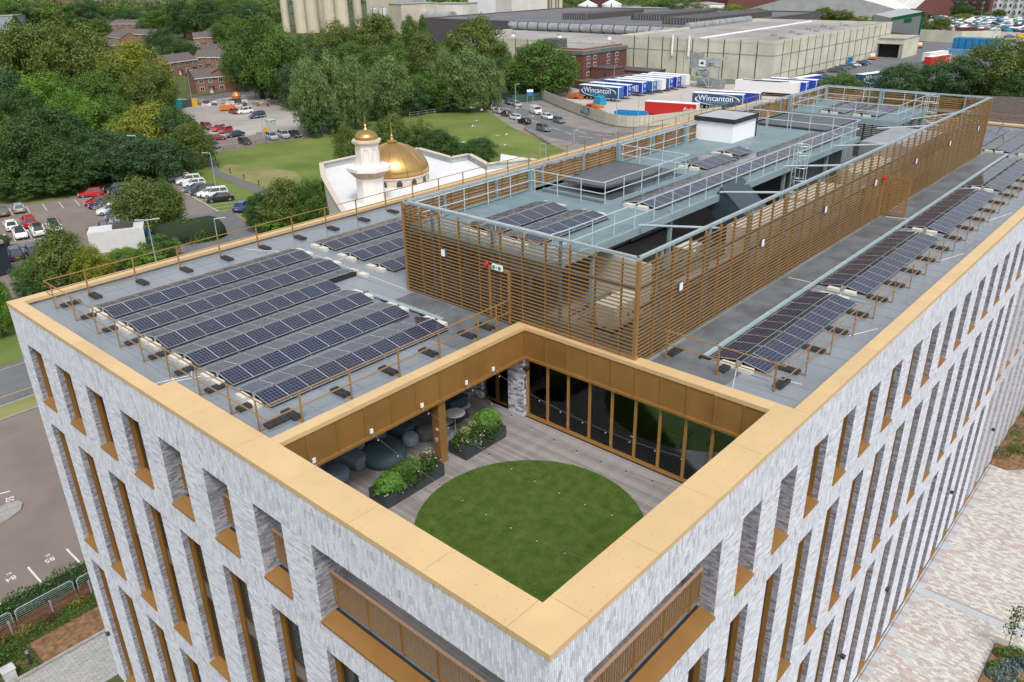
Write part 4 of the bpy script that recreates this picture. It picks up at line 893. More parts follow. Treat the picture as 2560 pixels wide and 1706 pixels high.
PAVE = M('worn_pavement', (.17, .155, .145), .9, col2=(.25, .235, .22), sc=.3, detail=12, spec=.2)
CONC = M('stained_concrete_yard', (.24, .22, .20), .9, col2=(.38, .355, .33), sc=.07, detail=12, spec=.2)
BEIGE = M('concrete_hardstanding', (.36, .325, .30), .9, col2=(.45, .42, .39), sc=.05, detail=10, spec=.2)
LINE = M('white_road_paint', (.6, .6, .58), .7, var=.2, sc=4); YLINE = M('yellow_road_paint', (.55, .33, .10), .7, var=.2, sc=4)
KERB = M('concrete_kerb', (.28, .27, .26), .85, var=.2, sc=3)
far = 2600
sheet('ground', [(-600, -400), (far, -400), (far, far), (-600, far)], -.03, ROUGHG)
sheet('lawn', [(20, 81.5), (160, 60), (260, 100), (260, 260), (20, 200)], 0, GRASS)
sheet('dry_lawn_patch', [(69.42, 140.45), (74.05, 145.27), (77.55, 137.41), (78.92, 128.09), (76.46, 122.42), (67.32, 113.28), (67.13, 117.19), (68.62, 125.65)], .012, M('dry_grass', (.11, .135, .035), .95, col2=(.25, .22, .09), sc=.15, detail=10))
sheet('park_verge', [(-80, 78.8), (40, 79), (40, 90), (-80, 88)], .01, GRASS)
sheet('road_verge', [(-80, 67.2), (20, 67.2), (20, 70), (-80, 69.8)], .01, M('dry_verge', (.13, .16, .04), .95, col2=(.24, .23, .09), sc=.3, detail=10))
sheet('side_road', [(-80, 70.0), (60, 70.4), (60, 79.6), (-80, 79.2)], .005, TARG)
for y in (71.7, 78.0): sheet('yellow_line', [(-80, y-.06), (60, y+.04), (60, y+.14), (-80, y+.04)], .012, YLINE)
struct('kerb', MB().box(-80, 69.75, GZ, 60, 69.95, GZ+.1).box(-80, 67.05, GZ, 30, 67.2, GZ+.1), KERB)
sheet('staff_car_park', [(-80, 40.9), (30, 40.9), (30, 67.0), (-80, 67.0)], .005, TARB)
bm_ = MB()
for x in range(-8, 24): bm_.box(.1+2.45*x, 41.2, GZ+.005, .22+2.45*x, 44.5, GZ+.012)
bays = struct('bay_markings', bm_, LINE)
def flat_text(txt, loc, rz, size, mat, par=None, tilt=None, name='lettering', ext=.004, shear=0):
    cu = bpy.data.curves.new(name, 'FONT'); cu.body = txt; cu.size = size; cu.extrude = ext; cu.align_x = 'CENTER'; cu.align_y = 'CENTER'; cu.shear = shear; cu.offset = .006*size; cu.materials.append(mat)
    o = bpy.data.objects.new(name, cu); COL.objects.link(o); o.location = loc; o.rotation_euler = tilt or (0, 0, rz)
    bpy.context.view_layer.update(); me = bpy.data.meshes.new_from_object(o); me.name = name; bpy.data.objects.remove(o); bpy.data.curves.remove(cu)
    o = bpy.data.objects.new(name, me); COL.objects.link(o); o.location = loc; o.rotation_euler = tilt or (0, 0, rz)
    if par is not None: o.parent = par
    return o
for t_, x, y in (('85', 1.4, 44.15), ('84', -1.0, 44.15), ('83', -3.4, 44.15)):
    flat_text(t_, (x, y, GZ+.012), math.pi, .62, LINE, bays); flat_text(t_, (x+.1, y+.6, GZ+.012), math.pi, .3, LINE, bays)
flat_text('55', (2.16, 53.7, GZ+.012), R(250), .75, LINE, bays); bm_ = MB().beam((2.61, 54.8, GZ+.01), (.9, 55.4, GZ+.01), .12, .004).beam((2.4, 57.2, GZ+.01), (.7, 57.8, GZ+.01), .12, .004); struct('bay_markings', bm_, LINE)
isl = [(2.62, 52.3), (2.5, 52.9), (1.9, 53.1), (-6, 52.4), (-6, 50.4), (1.2, 51.0), (2.2, 51.5)]
struct('traffic_island', MB().prism(isl, GZ, GZ+.12), KERB)
# paved forecourt and bark bed on the left
PAVL = brick_tex_mat('pale_block_paving', (.40, .39, .37), (.30, .31, .30), (.16, .16, .15), .45, .16, .012, axes='xy')
sheet('forecourt_paving', [(-60, 31), (8, 31), (8, 34.7), (-60, 34.7)], .003, PAVL)
sheet('paving_band', [(1.6, 31), (2.15, 31), (2.15, 34.68), (1.6, 34.68)], .008, M('pale_granite', (.40, .42, .45), .7, var=.1))
struct('edging_kerb', MB().box(-60, 34.72, GZ, 30, 34.9, GZ+.13), KERB)
BARK = M('bark_mulch', (.10, .055, .03), .95, col2=(.30, .18, .10), sc=3, detail=12, bump=1, bsc=25, spec=.1)
sheet('bark_bed', [(-60, 34.9), (30, 34.9), (30, 40.9), (-60, 40.9)], .01, BARK)
def scatter(name, xr, yr, zr, n, s, mat, seed, label=None, cat=None, lump=0, par=None, shape=None):
    rg = np.random.default_rng(seed); p = rg.uniform(0, 1, (n, 3)); P = np.stack([xr[0]+p[:, 0]*(xr[1]-xr[0]), yr[0]+p[:, 1]*(yr[1]-yr[0]), zr[0]+p[:, 2]**.7*(zr[1]-zr[0])], -1)
    if lump: P[:, 2] = zr[0]+(P[:, 2]-zr[0])*(1-lump*.5+lump*.5*np.sin(P[:, 0]*2.3+seed)*np.cos(P[:, 1]*2.9))
    return quads(name, P, s, mat, rg, par)
def quads(name, P, s, mat, rg, par=None, tone=None, nrm=None, asp=.55):
    n = len(P); a = rg.normal(0, 1, (n, 3)); 
    if nrm is not None: a = np.cross(nrm, a)
    a /= np.linalg.norm(a, axis=1)[:, None]; b = rg.normal(0, 1, (n, 3)) if nrm is None else np.cross(nrm+rg.normal(0, .45, (n, 3)), a); b -= a*(a*b).sum(1)[:, None]; b /= np.linalg.norm(b, axis=1)[:, None]
    q = s*rg.uniform(.6, 1.35, n)[:, None]; V = np.stack([P-a*q, P+b*q*asp, P+a*q, P-b*q*asp], 1)
    T = rg.beta(2, 2, n) if tone is None else tone
    return link(name, np_mesh(name, V, np.arange(4*n).reshape(-1, 4), mat, T), par)
HEDGE = leaf_mat('hedge_leaf', (.018, .06, .012), (.085, .17, .035)); SHY = leaf_mat('yellow_shrub_leaf', (.10, .12, .02), (.30, .28, .07)); SHG = leaf_mat('grassy_leaf', (.03, .09, .012), (.12, .2, .04))
hg = thing('hedge', 'dense green hedge between the staff parking bays and the picket fence', 'hedge', (0, 39.9, GZ))
o = scatter('foliage', (-24, 6), (39.3, 41.3), (.0, 1.25), 22000, .085, HEDGE, 5, lump=.35, par=None); o.parent = hg; o.location = (0, -39.9, 0); o['kind'] = 'stuff'
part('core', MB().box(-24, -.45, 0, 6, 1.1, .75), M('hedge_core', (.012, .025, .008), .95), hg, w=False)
for i, (x, y, n, s, h, mt, lb) in enumerate(((-2.2, 38.0, 500, .5, .8, SHY, 'yellow leaved shrub against the picket fence, left one'), (.9, 38.2, 420, .45, .8, SHY, 'yellow leaved shrub against the picket fence, right one'), (-.8, 38.1, 300, .4, .7, leaf_mat('bronze_leaf', (.09, .05, .03), (.2, .13, .07)), 'bronze leaved small shrub between the yellow ones'), (-4.0, 37.0, 900, .9, .8, SHG, 'low leafy shrub at the left end of the bark bed'), (-3.6, 38.3, 500, .6, .8, SHY, 'yellow green shrub at the left end of the picket fence'))):
    rg = np.random.default_rng(60+i); P = rg.normal(0, .45, (n, 3))*np.array([s, s*.7, h*.5])+np.array([x, y, GZ+h*.45]); P[:, 2] = np.maximum(P[:, 2], GZ+.02); o = quads('shrub', P, .06, mt, rg); tag(o, lb, 'shrub')
gp = scatter('grass_strip', (-6, 6), (37.2, 38.6), (GZ, GZ+.22), 9000, .06, SHG, 77, lump=.5); gp['kind'] = 'stuff'; tag(gp, 'strip of rough grass below the picket fence', 'grass')
gp = scatter('grass_tufts', (-5.5, -2.4), (34.95, 37.4), (GZ, GZ+.16), 3000, .06, SHG, 78, lump=.8); gp['kind'] = 'stuff'; tag(gp, 'grass tufts growing beside the bollard on the bark bed', 'grass')
fe = thing('picket_fence', 'low brown picket fence with concrete posts behind the bark bed', 'fence', (-8, 38.65, GZ)); PK = M('brown_picket', (.17, .075, .04), .8, var=.35, sc=2); pk = MB().box(0, 0, .08, .075, .02, .95).mesh('picket', PK)
for i in range(120): o = link('picket', pk, fe); o.location = (i*.125, random.uniform(-.005, .005), random.uniform(-.02, .02))
part('fence_rail', MB().box(0, .022, .25, 15, .05, .32).box(0, .022, .7, 15, .05, .77), PK, fe, w=False)
for i in range(7): part('fence_post', MB().box(.6+2.3*i, -.05, 0, .7+2.3*i, .06, 1.05), KERB, fe, w=False)
for i, x in enumerate((-5.8, -2.25, 1.3)):
    t = thing('mesh_fence_panel', 'galvanised temporary mesh panel in front of the hedge, '+('left end', 'between the other two', 'right end at the building corner')[i], 'fence', (x, 38.95, GZ), R(2))
    part('frame', MB().tube([(0, 0, .05), (0, 0, 1.25), (.15, 0, 1.4), (3.2, 0, 1.4), (3.35, 0, 1.25), (3.35, 0, .05)], .022, 6), RAILS, t, w=False); m = MB()
    for k in range(9): m.cyl((0, 0, .15+k*.14), (3.35, 0, .15+k*.14), .006, 4)
    o = part('mesh_wires', m, RAILS, t, w=False); o['kind'] = 'stuff'
bl = thing('bollard_light', 'dark grey bollard light on the bark bed', 'bollard', (-2.89, 35.5, GZ)); part('stem', MB().cyl((0,0,0), (0,0,.85), .08, 14), M('charcoal_paint', (.03, .033, .038), .5), bl, w=False); part('lens', MB().cyl((0,0,.85), (0,0,.93), .075, 14), M('frosted_lens', (.5, .5, .5), .3), bl, w=False); part('cap', MB().cyl((0,0,.93), (0,0,.99), .085, 14), M('cap_grey', (.2, .21, .22), .5), bl, w=False)
solo('service_cabinet', MB().box(-4.35, 34.95, GZ, -3.75, 35.5, GZ+.75).box(-4.4, 34.9, GZ+.75, -3.7, 35.55, GZ+.8), M('cabinet_grey', (.45, .46, .45), .5), 'pale grey service cabinet at the bottom left corner of the bark bed', 'cabinet')
# ---- plaza -------------------------------------------------------
PT = brick_tone_mat('plaza_paver', (.40, .33, .30), (.44, .45, .41), (.60, .58, .54), (.46, .38, .345))
PM = M('paving_sand_joint', (.30, .28, .26), .95, var=.1)
plz = sheet('plaza', [(8, -60), (90, -60), (90, -.02), (8, -.02)], 0, PM)
def paver_field(x0, x1, y0, y1, cut):
    xs = np.arange(x0, x1, .155); V, T = [], []
    for i, x in enumerate(xs):
        ys = np.arange(y0+((i*.37) % 1)*.31, y1, .31); n = len(ys); xx = np.full(n, x); ok = cut(xx, ys); ys, xx = ys[ok], xx[ok]; n = len(ys)
        if not n: continue
        z0, z1 = np.full(n, GZ-.004), GZ+.010+rng.uniform(-.0015, .0015, n); a, b, c, d = xx, xx+.148, ys, ys+.303
        S3 = lambda p, q, r: np.stack([p, q, r], -1); e = .004
        V.append(np.stack([S3(a, c, z0), S3(b, c, z0), S3(b, d, z0), S3(a, d, z0), S3(a+e, c+e, z1), S3(b-e, c+e, z1), S3(b-e, d-e, z1), S3(a+e, d-e, z1)], 1)); T.append(rng.choice([.03, .2, .35, .55, .75, .95], n)+rng.uniform(-.03, .03, n))
    return np.concatenate(V), np.concatenate(T)
V, T = paver_field(24, 62, -15, -.62, lambda x, y: (y < -.62) & (y > -3-(x-24)*.25-4) & ~((x > 53.6) & (y > -2.3-(x-53.6)*.05)) & ~((x > 35.45) & (x < 36.1)) & ~((x > 29) & (x < 34.6) & (y < -5.05)))
cen = V.mean(1); dist = np.linalg.norm(cen-cam0, axis=1); order = np.argsort(dist); QQ = np.array([[4,5,6,7],[0,1,5,4],[1,2,6,5],[2,3,7,6],[3,0,4,7]])
vis = (cen[:, 0] > 28) & (cen[:, 1] > -4.6); idx = [i for i in order if vis[i]][:300]; ms = np.zeros(len(V), bool); ms[idx] = True
for i in idx: link('paver', np_mesh('paver', V[i], QQ, PT, np.full(5, T[i])), plz)
rest = np.where(~ms)[0]; o = link('paver_field', np_mesh('paver_field', V[rest].reshape(-1, 3), (np.arange(len(rest))[:, None, None]*8+QQ[None]).reshape(-1, 4), PT, np.repeat(T[rest], 5)), plz); o['kind'] = 'stuff'
GRAN = M('granite_slab', (.40, .415, .44), .7, var=.1, sc=4)
for i in range(13): link('granite_slab', MB().box(35.48, -.62-.6*i, GZ, 36.07, -.03-.6*i, GZ+.012).mesh('granite_slab', GRAN), plz)
for i in range(90): 
    x = 24+.42*i
    link('edge_slab', MB().box(x, -.6, GZ, x+.41, -.04, GZ+.011).mesh('edge_slab', GRAN if i % 3 else PT), plz) if not 53.5 < x else None
solo('drain_slot', MB().box(24, -.17, GZ+.008, 53.5, -.14, GZ+.015), BLACK, 'thin black drain slot running along the foot of the right facade', 'drain')
solo('inspection_cover', MB().box(29.6, -1.6, GZ+.008, 30.1, -1.1, GZ+.014), GRAN, 'pale square inspection cover in the plaza paving', 'cover')
def bed(pts, label, spec, seed):
    t = thing('planting_bed', label, 'planting bed', (pts[0][0], pts[0][1], GZ)); part('soil', MB().prism(pts, GZ+.0, GZ+.06), BARK, t)
    part('edging', MB().tube([(p[0], p[1], GZ+.05) for p in pts+pts[:1]], .03, 4), M('steel_edging', (.12, .09, .07), .7), t)
    rg = np.random.default_rng(seed)
    for (x, y, r, h, n, mt) in spec:
        P = rg.normal(0, .5, (n, 3)); P /= np.maximum(np.linalg.norm(P, axis=1)[:, None], .6); P = P*np.array([r, r, h*.5])+np.array([x, y, GZ+h*.5]); o = quads('shrub', P, .07, mt, rg, t); o.location = -Vector(t.location)
    return t
BLU = leaf_mat('blue_grey_leaf', (.10, .15, .14), (.24, .32, .30)); HEB = leaf_mat('fresh_leaf', (.05, .11, .015), (.17, .27, .05))
bed([(29.5, -5.1), (34.0, -5.08), (34.3, -6.6), (29.4, -9)], 'planting bed of blue grey and green shrubs at the bottom right corner', [(31.3, -5.6, .4, .5, 350, BLU), (32.2, -6.1, .6, .6, 700, BLU), (33.2, -5.5, .35, .45, 300, HEB), (31.9, -5.4, .3, .45, 250, HEB), (33.6, -6.1, .5, .5, 450, HEB), (30.9, -6.3, .5, .6, 450, BLU), (32.9, -6.4, .45, .55, 450, leaf_mat('slate_leaf', (.04, .07, .08), (.11, .16, .17))), (31.2, -6.9, .5, .5, 300, HEB)], 8)
bs = []
rg = np.random.default_rng(44)
for i in range(34): x = rg.uniform(54.5, 74); y = -rg.uniform(.2, 3.6)-(x-54)*.0; bs.append((x, y, rg.uniform(.35, .8), rg.uniform(.4, .9), int(rg.uniform(120, 300)), HEB if i % 3 else BOX_))
bed([(53.7, -.05), (76, -.05), (76, -5), (60, -4.2), (54.8, -2.3), (53.6, -1.2)], 'long planting bed with bark and green shrubs along the far right facade', bs, 9)
yt = thing('young_tree', 'slim young tree with sparse leaves in the bottom right planting bed', 'tree', (33.3, -5.75, GZ)); part('trunk', MB().cyl((0,0,0), (.05, .1, 3.4), .03, 6, .012), M('young_bark', (.15, .12, .09), .9), yt, w=False)
rg = np.random.default_rng(3); P = np.concatenate([rg.normal(0, 1, (110, 3))*np.array([.2, .2, .28])+np.array([.03, .05, z]) for z in (1.9, 2.5, 3.2)]); o = quads('crown', P, .075, BOX_, rg, yt)
for i, k in enumerate((4.9, 7.35, 12, 16, 20)): 
    x = RO+RB*k+RB*.5+.1; t = thing('wall_light', 'small dark wall light low on a brick pier, '+('nearest', 'second', 'third', 'fourth', 'farthest')[i], 'light', (x, 0, 3.1), 0, 'wall lights along the right facade'); part('housing', MB().box(-.1, -.16, -.05, .1, .03, .12), M('charcoal_paint', (.03, .033, .038), .5), t, w=False)
solo('wall_light', MB().box(-.14, 30.2, 2.0, .03, 30.4, 2.15), M('charcoal_paint', (.03, .033, .038), .5), 'small dark wall light low at the far corner of the left facade', 'light')
# ---- middle distance surfaces ------------------------------------
sheet('car_park', [(29.65, 148.69), (33.03, 148.66), (37.09, 143.72), (44.55, 143.08), (48.38, 142.54), (62.46, 146.48), (61.96, 141.24), (55.55, 120.16), (54.12, 113.81), (55.57, 111.24), (52.69, 100.45), (51.05, 92.14), (38.22, 88.81), (22.86, 92.34), (15.94, 100.82)], .02, TARB)
sheet('access_road', [(46.06, 112.53), (48.79, 114.92), (54.08, 113.75), (55.57, 111.24), (53.01, 100.96), (50.65, 92.65), (45.72, 89.41), (39.57, 97.05)], .03, TARG)
sheet('footpath', [(77.03, 158.98), (69.87, 144.55), (67.44, 137.03), (64.57, 119.24), (63.83, 113.02), (67.09, 116.62), (68.15, 124.91), (69.76, 140.01), (70.94, 142.87), (76.70, 155.72)], .03, M('asphalt_path', (.12, .12, .125), .9, var=.15))
lines = MB()
def gline(a, b, w=.12): lines.beam((*a, GZ+.045), (*b, GZ+.045), w, .006)
for i in range(9): a, b = Vector((57.46, 132.14)), Vector((54.29, 114.11)); gline(a+(b-a)*(i/8), a+(b-a)*(i/8)+Vector((4.3, -2.0)), .1)
gline((57.46, 132.14), (54.29, 114.11), .12)
for i in range(12): a, b = Vector((43.04, 140.79)), Vector((39.40, 119.04)); gline(a+(b-a)*(i/11), a+(b-a)*(i/11)+Vector((4.3, -2.0)), .1)
for i in range(7): a, b = Vector((26.42, 122.94)), Vector((32.71, 121.97)); p = a+(b-a)*(i/6)-(b-a)*.3; gline(p, p+Vector((1.4, 5.6)), .1)
for i in range(6): a, b = Vector((31.67, 138.63)), Vector((36.45, 137.31)); p = a+(b-a)*(i/2)-(b-a)*.5; gline(p, p+Vector((1.2, 5.2)), .1)
gline((24.99, 122.66), (31.05, 120.97), .12)
struct('bay_lines', lines, LINE); lines = MB(); gline((47.10, 113.12), (48.74, 114.99), .1); gline((53.91, 113.96), (55.51, 111.31), .1); gline((55.51, 111.31), (52.91, 100.91), .1); struct('yellow_lines', lines, YLINE); lines = MB()
yard = [(104.63, 221.98), (127.40, 234.48), (136.84, 233.61), (128.70, 214.76), (120.91, 183.19), (112.10, 159.45), (97.30, 171.03), (95.69, 168.49), (84.00, 169.74), (94.39, 191.35)]
sheet('concrete_car_park', yard, .02, CONC)
sheet('brown_car_park', [(84.37, 171.39), (96.25, 169.37), (97.87, 171.94), (112.85, 160.44), (110.46, 155.56), (102.44, 155.92), (89.18, 158.18), (87.57, 155.64), (77.98, 157.73)], .03, TARB)
sheet('back_road', [(114.93, 244.21), (116.39, 240.12), (144.39, 245.55), (140.84, 232.22), (135.09, 223.40), (136.84, 233.61), (109.05, 229.70)], .025, TARG)
sheet('dry_bank', [(133.87, 225.17), (140.62, 228.14), (133.92, 194.52), (116.88, 171.31), (121.83, 184.99), (128.70, 214.76)], .03, M('dry_brambles', (.13, .09, .06), .95, col2=(.24, .18, .12), sc=.5, detail=10))
for i in range(10): a, b = Vector((108.72, 200.15)), Vector((104.64, 182.66)); p = a+(b-a)*(i/9); gline(p, p+Vector((4.5, -2.5)), .1)
gline((85.79, 169.49), (94.43, 169.04)); gline((94.90, 167.24), (96.74, 165.91))
for a_ in (120, 560): pass
struct('bay_lines', lines, LINE)
road = [(179.89, 171.24), (185.89, 166.80), (172.27, 150.87), (164.54, 134.70), (151.94, 117.72), (147.95, 102.33), (155.43, 92.19), (169.64, 85.87), (150.01, 75.21), (131.80, 96.63), (129.15, 101.13), (133.97, 112.26), (142.43, 128.17), (157.83, 150.57), (165.74, 160.17)]
sheet('footway', [(173.82, 163.74), (177.12, 159.00), (180.41, 150.42), (163.89, 123.41), (155.24, 105.56), (156.42, 100.99), (168.26, 92.76), (146.41, 80.03), (125.84, 97.93), (139.61, 125.66), (156.08, 149.76)], .02, PAVE)
sheet('main_road', [(176.95, 168.03), (174.63, 156.79), (163.94, 143.62), (159.18, 132.94), (151.14, 118.81), (148.51, 111.05), (147.95, 102.33), (158.68, 91.24), (147.54, 84.50), (133.21, 97.68), (135.67, 111.06), (142.07, 123.55), (152.14, 136.80), (165.13, 157.41)], .035, TARG)
lines = MB()
for a, b in (((167.41, 157.79), (164.70, 152.73)), ((161.21, 147.47), (159.26, 143.69)), ((155.26, 138.40), (153.75, 135.15)), ((152.71, 133.11), (151.10, 129.67)), ((150.27, 128.05), (148.21, 124.15)), ((147.00, 121.91), (145.78, 118.99)), ((145.18, 117.31), (143.50, 113.77)), ((142.61, 111.91), (141.27, 108.42)), ((140.43, 106.19), (140.66, 102.15)), ((145.17, 110.79), (144.09, 106.42)), ((143.98, 104.30), (145.21, 100.39)), ((141.09, 100.48), (140.94, 98.56))): gline(a, b, .15)
struct('road_markings', lines, LINE); lines = MB(); gline((150.54, 118.34), (148.17, 110.79), .12); gline((148.17, 110.79), (147.62, 102.09), .12); gline((135.47, 110.90), (133.90, 104.87), .12); struct('yellow_lines', lines, YLINE)
sheet('trailer_yard', [(188.06, 155.25), (217.47, 162.33), (239.11, 162.18), (239.85, 134.06), (248.33, 111.54), (232.15, 103.77), (265.37, 86.26), (233.34, 74.61), (171.82, 93.01), (163.38, 107.27), (174.10, 124.47)], .02, BEIGE)
sheet('warehouse_road', [(242.33, 135.50), (252.07, 113.33), (253.34, 113.94), (261.93, 108.74), (335.03, 113.29), (398.29, 119.82), (492.00, 111.68), (424.22, 75.34), (308.87, 51.15), (259.61, 67.94), (239.85, 96.78), (244.69, 109.79), (237.55, 122.71)], .03, TARG)
sheet('retail_car_park', [(455.41, 133.17), (621.88, 187.40), (673.29, 171.97), (625.72, 117.60), (568.99, 90.89), (426.76, 60.50), (462.28, 99.25)], .04, CONC)
# ================================================================== CARS
TYRE = M('tyre_rubber', (.015, .015, .016), .8); RIM = M('alloy_rim', (.35, .36, .37), .35, .6); CGL = dark_glass('car_glass', (.02, .026, .03), .06); HL = M('headlight_glass', (.6, .62, .65), .15); TL = M('tail_light', (.35, .01, .01), .3); NPY = M('yellow_number_plate', (.55, .42, .03), .5); NPW = M('white_number_plate', (.6, .6, .6), .5); TRIM = M('dark_car_trim', (.02, .02, .022), .5)
PAINT = {}
def paint(n):
    c = {'white': (.72, .73, .74), 'red': (.42, .012, .02), 'darkred': (.22, .02, .03), 'black': (.012, .013, .016), 'navy': (.018, .035, .07), 'blue': (.012, .07, .28), 'silver': (.36, .38, .40), 'grey': (.11, .12, .13), 'darkgrey': (.05, .055, .06), 'teal': (.01, .25, .30), 'bluegrey': (.10, .14, .18), 'yellow': (.6, .36, .02), 'green': (.03, .2, .07), 'orange': (.55, .16, .02)}[n]
    if n not in PAINT: m, nt, b = base('car_paint_'+n); b.inputs['Base Color'].default_value = (*c, 1); b.inputs['Roughness'].default_value = .28; b.inputs['Coat Weight'].default_value = .6; b.inputs['Coat Roughness'].default_value = .06; PAINT[n] = m
    return PAINT[n]
SH = {  # x stations (rear to front, x forward): (x, halfwidth, z_bottom, z_belt) ; cabin (x0 rear base, x0 rear top, x1 front top, x1 front base, roof z)
 'hatch': (4.05, .86, .92, 1.45, (-1.95, -1.62, .15, .95)), 'sedan': (4.65, .89, .90, 1.42, (-1.85, -1.15, .30, 1.10)), 'suv': (4.5, .93, 1.05, 1.68, (-2.12, -1.85, .35, 1.05)), 'van': (5.0, 1.0, 1.3, 2.0, (-2.42, -2.4, 1.0, 1.7))}
def car_proto(kind):
    L_, w, belt, roof, (c0, c1, c2, c3) = SH[kind]; h = L_/2
    st = [(-h, .72, .42, belt-.28), (-h+.08, .90, .28, belt-.06), (-h+.5, 1, .2, belt+.0), (-.6, 1, .17, belt), (c3-.15, 1, .17, belt-.02), (c3+.25, .99, .19, belt-.09), (h-.45, .95, .22, belt-.22), (h-.1, .84, .3, belt-.34), (h, .66, .4, belt-.5)]
    b = MB(); n = 0; ring = []
    for x, ws, zb, zt in st:
        W_ = w*ws; ring.append([(x, -W_*.93, zb), (x, -W_, zb+.18), (x, -W_, (zb+zt)/2+.05), (x, -W_*.95, zt-.04), (x, -W_*.84, zt), (x, W_*.84, zt), (x, W_*.95, zt-.04), (x, W_, (zb+zt)/2+.05), (x, W_, zb+.18), (x, W_*.93, zb)])
    for r in ring: b.v += r
    m = 10
    for i in range(len(ring)-1):
        for j in range(m): k = (j+1) % m; b.f.append((i*m+j, i*m+k, (i+1)*m+k, (i+1)*m+j))
    b.f.append(tuple(range(m))); b.f.append(tuple((len(ring)-1)*m+m-1-j for j in range(m)))
    t = thing('parked_car', 'parked car', 'car', (0, 0, -200)); body = part('body', b, paint('white'), t, w=False, smooth=False)
    g = MB(); z0, z1 = belt-.05, roof-.05; a, d = w*.86, w*.66 if kind != 'van' else w*.9
    g.v += [(c0, -a, z0), (c3, -a, z0), (c3, a, z0), (c0, a, z0), (c1, -d, z1), (c2, -d, z1), (c2, d, z1), (c1, d, z1)]; g.f += [(0,1,5,4), (1,2,6,5), (2,3,7,6), (3,0,4,7), (4,5,6,7)]
    part('windows', g, CGL if kind != 'van' else paint('white'), t, w=False)
    r = MB(); r.v += [(c1-.04, -d-.01, z1), (c2+.06, -d-.01, z1), (c2+.06, d+.01, z1), (c1-.04, d+.01, z1), (c1+.1, -d+.08, roof), (c2-.12, -d+.08, roof), (c2-.12, d-.08, roof), (c1+.1, d-.08, roof)]; r.f += [(3,2,1,0), (0,1,5,4), (1,2,6,5), (2,3,7,6), (3,0,4,7), (4,5,6,7)]
    part('roof', r, paint('white'), t, w=False)
    if kind != 'van':
        xm = (c1+c2)/2-.1
        for s in (-1, 1):
            for p_, q_, w_ in (((c3, s*a, z0), (c2, s*d, z1), .06), ((c0, s*a, z0), (c1, s*d, z1), .16), ((xm, s*(a+.004), z0), (xm, s*(d+.004), z1), .08)): part('pillar', MB().beam(p_, q_, w_, .05), paint('white'), t, w=False)
    else:
        for s in (-1, 1): part('side_window', MB().box(1.05, s*.93-.02, 1.32, 1.55, s*.93+.02, 1.75), CGL, t, w=False)
        part('windscreen', MB().poly([(1.745, -.8, 1.32), (1.745, .8, 1.32), (1.09, .75, 1.93), (1.09, -.75, 1.93)]), CGL, t, w=False)
    for x in (-h+.78, h-.85):
        for s in (-1, 1):
            wl = part('wheel', MB().cyl((x, s*(w-.2), .32), (x, s*(w+.005), .32), .32, 14), TYRE, t, w=False); link('rim', MB().cyl((x, s*(w+.0), .32), (x, s*(w+.015), .32), .21, 10).mesh('rim', RIM), wl)
    for s in (-1, 1):
        part('headlight', MB().box(h-.28, s*w*.62-.14, belt-.44, h-.04, s*w*.62+.14, belt-.3), HL, t, w=False); part('tail_light', MB().box(-h-.01, s*w*.66-.12, belt-.34, -h+.1, s*w*.66+.12, belt-.14), TL, t, w=False)
        part('mirror', MB().box(c3-.25, s*(w+.02)-.09, belt-.02, c3-.12, s*(w+.02)+.09, belt+.12), paint('white'), t, w=False)
    part('number_plate', MB().box(-h-.02, -.26, .55, -h+.05, .26, .66), NPY, t, w=False); part('number_plate', MB().box(h-.02, -.26, .38, h+.02, .26, .48), NPW, t, w=False); part('grille', MB().box(h-.05, -.4, .5, h+.012, .4, belt-.52), TRIM, t, w=False)
    return t
protos = {k: car_proto(k) for k in SH}
def car(pos, kind, col, label, group, roofcol=None, z=0, sc=1):
    pt = paint(col); ov = {n: pt for n in ('body', 'roof', 'pillar', 'mirror')}
    if kind == 'van': ov['windows'] = pt
    if roofcol: ov['roof'] = paint(roofcol)
    return dup(protos[kind], (pos[0], pos[1], GZ+.045+z), pos[2], label, group, sc, ov)
BLACKR = (4.22, -2.0)
def rowcar(c, kind, col, label, group, rz, rc=None): car((c[0], c[1], rz), kind, col, label, group, rc)
A0 = R(155)
g1 = 'cars in the right hand row of the staff car park'
for i, (c, k, col, lb) in enumerate((((61.07, 139.56), 'hatch', 'white', 'white hatchback at the far end of the row by the lamp post'), ((60.94, 135.84), 'suv', 'white', 'white estate second from the far end of the row'), ((60.42, 132.89), 'hatch', 'white', 'white hatchback third in the right row beside the grey cars'),
    ((58.94, 129.22), 'sedan', 'bluegrey', 'blue grey saloon fourth in the right row'), ((58.52, 126.38), 'suv', 'darkgrey', 'dark grey estate in the middle of the right row'), ((58.53, 124.54), 'hatch', 'white', 'white car just before the compact white van'), ((58.94, 123.05), 'suv', 'white', 'compact white multi purpose car next to the black estate'), ((57.91, 119.66), 'sedan', 'black', 'black estate at the near end of the right row'))): rowcar(c, k, col, lb, g1, A0)
car((*(57.40, 111.76), R(35)), 'sedan', 'blue', 'bright blue coupe standing on the grass edge by the access road', 'cars by the access road')
g2 = 'cars in the middle row of the staff car park'
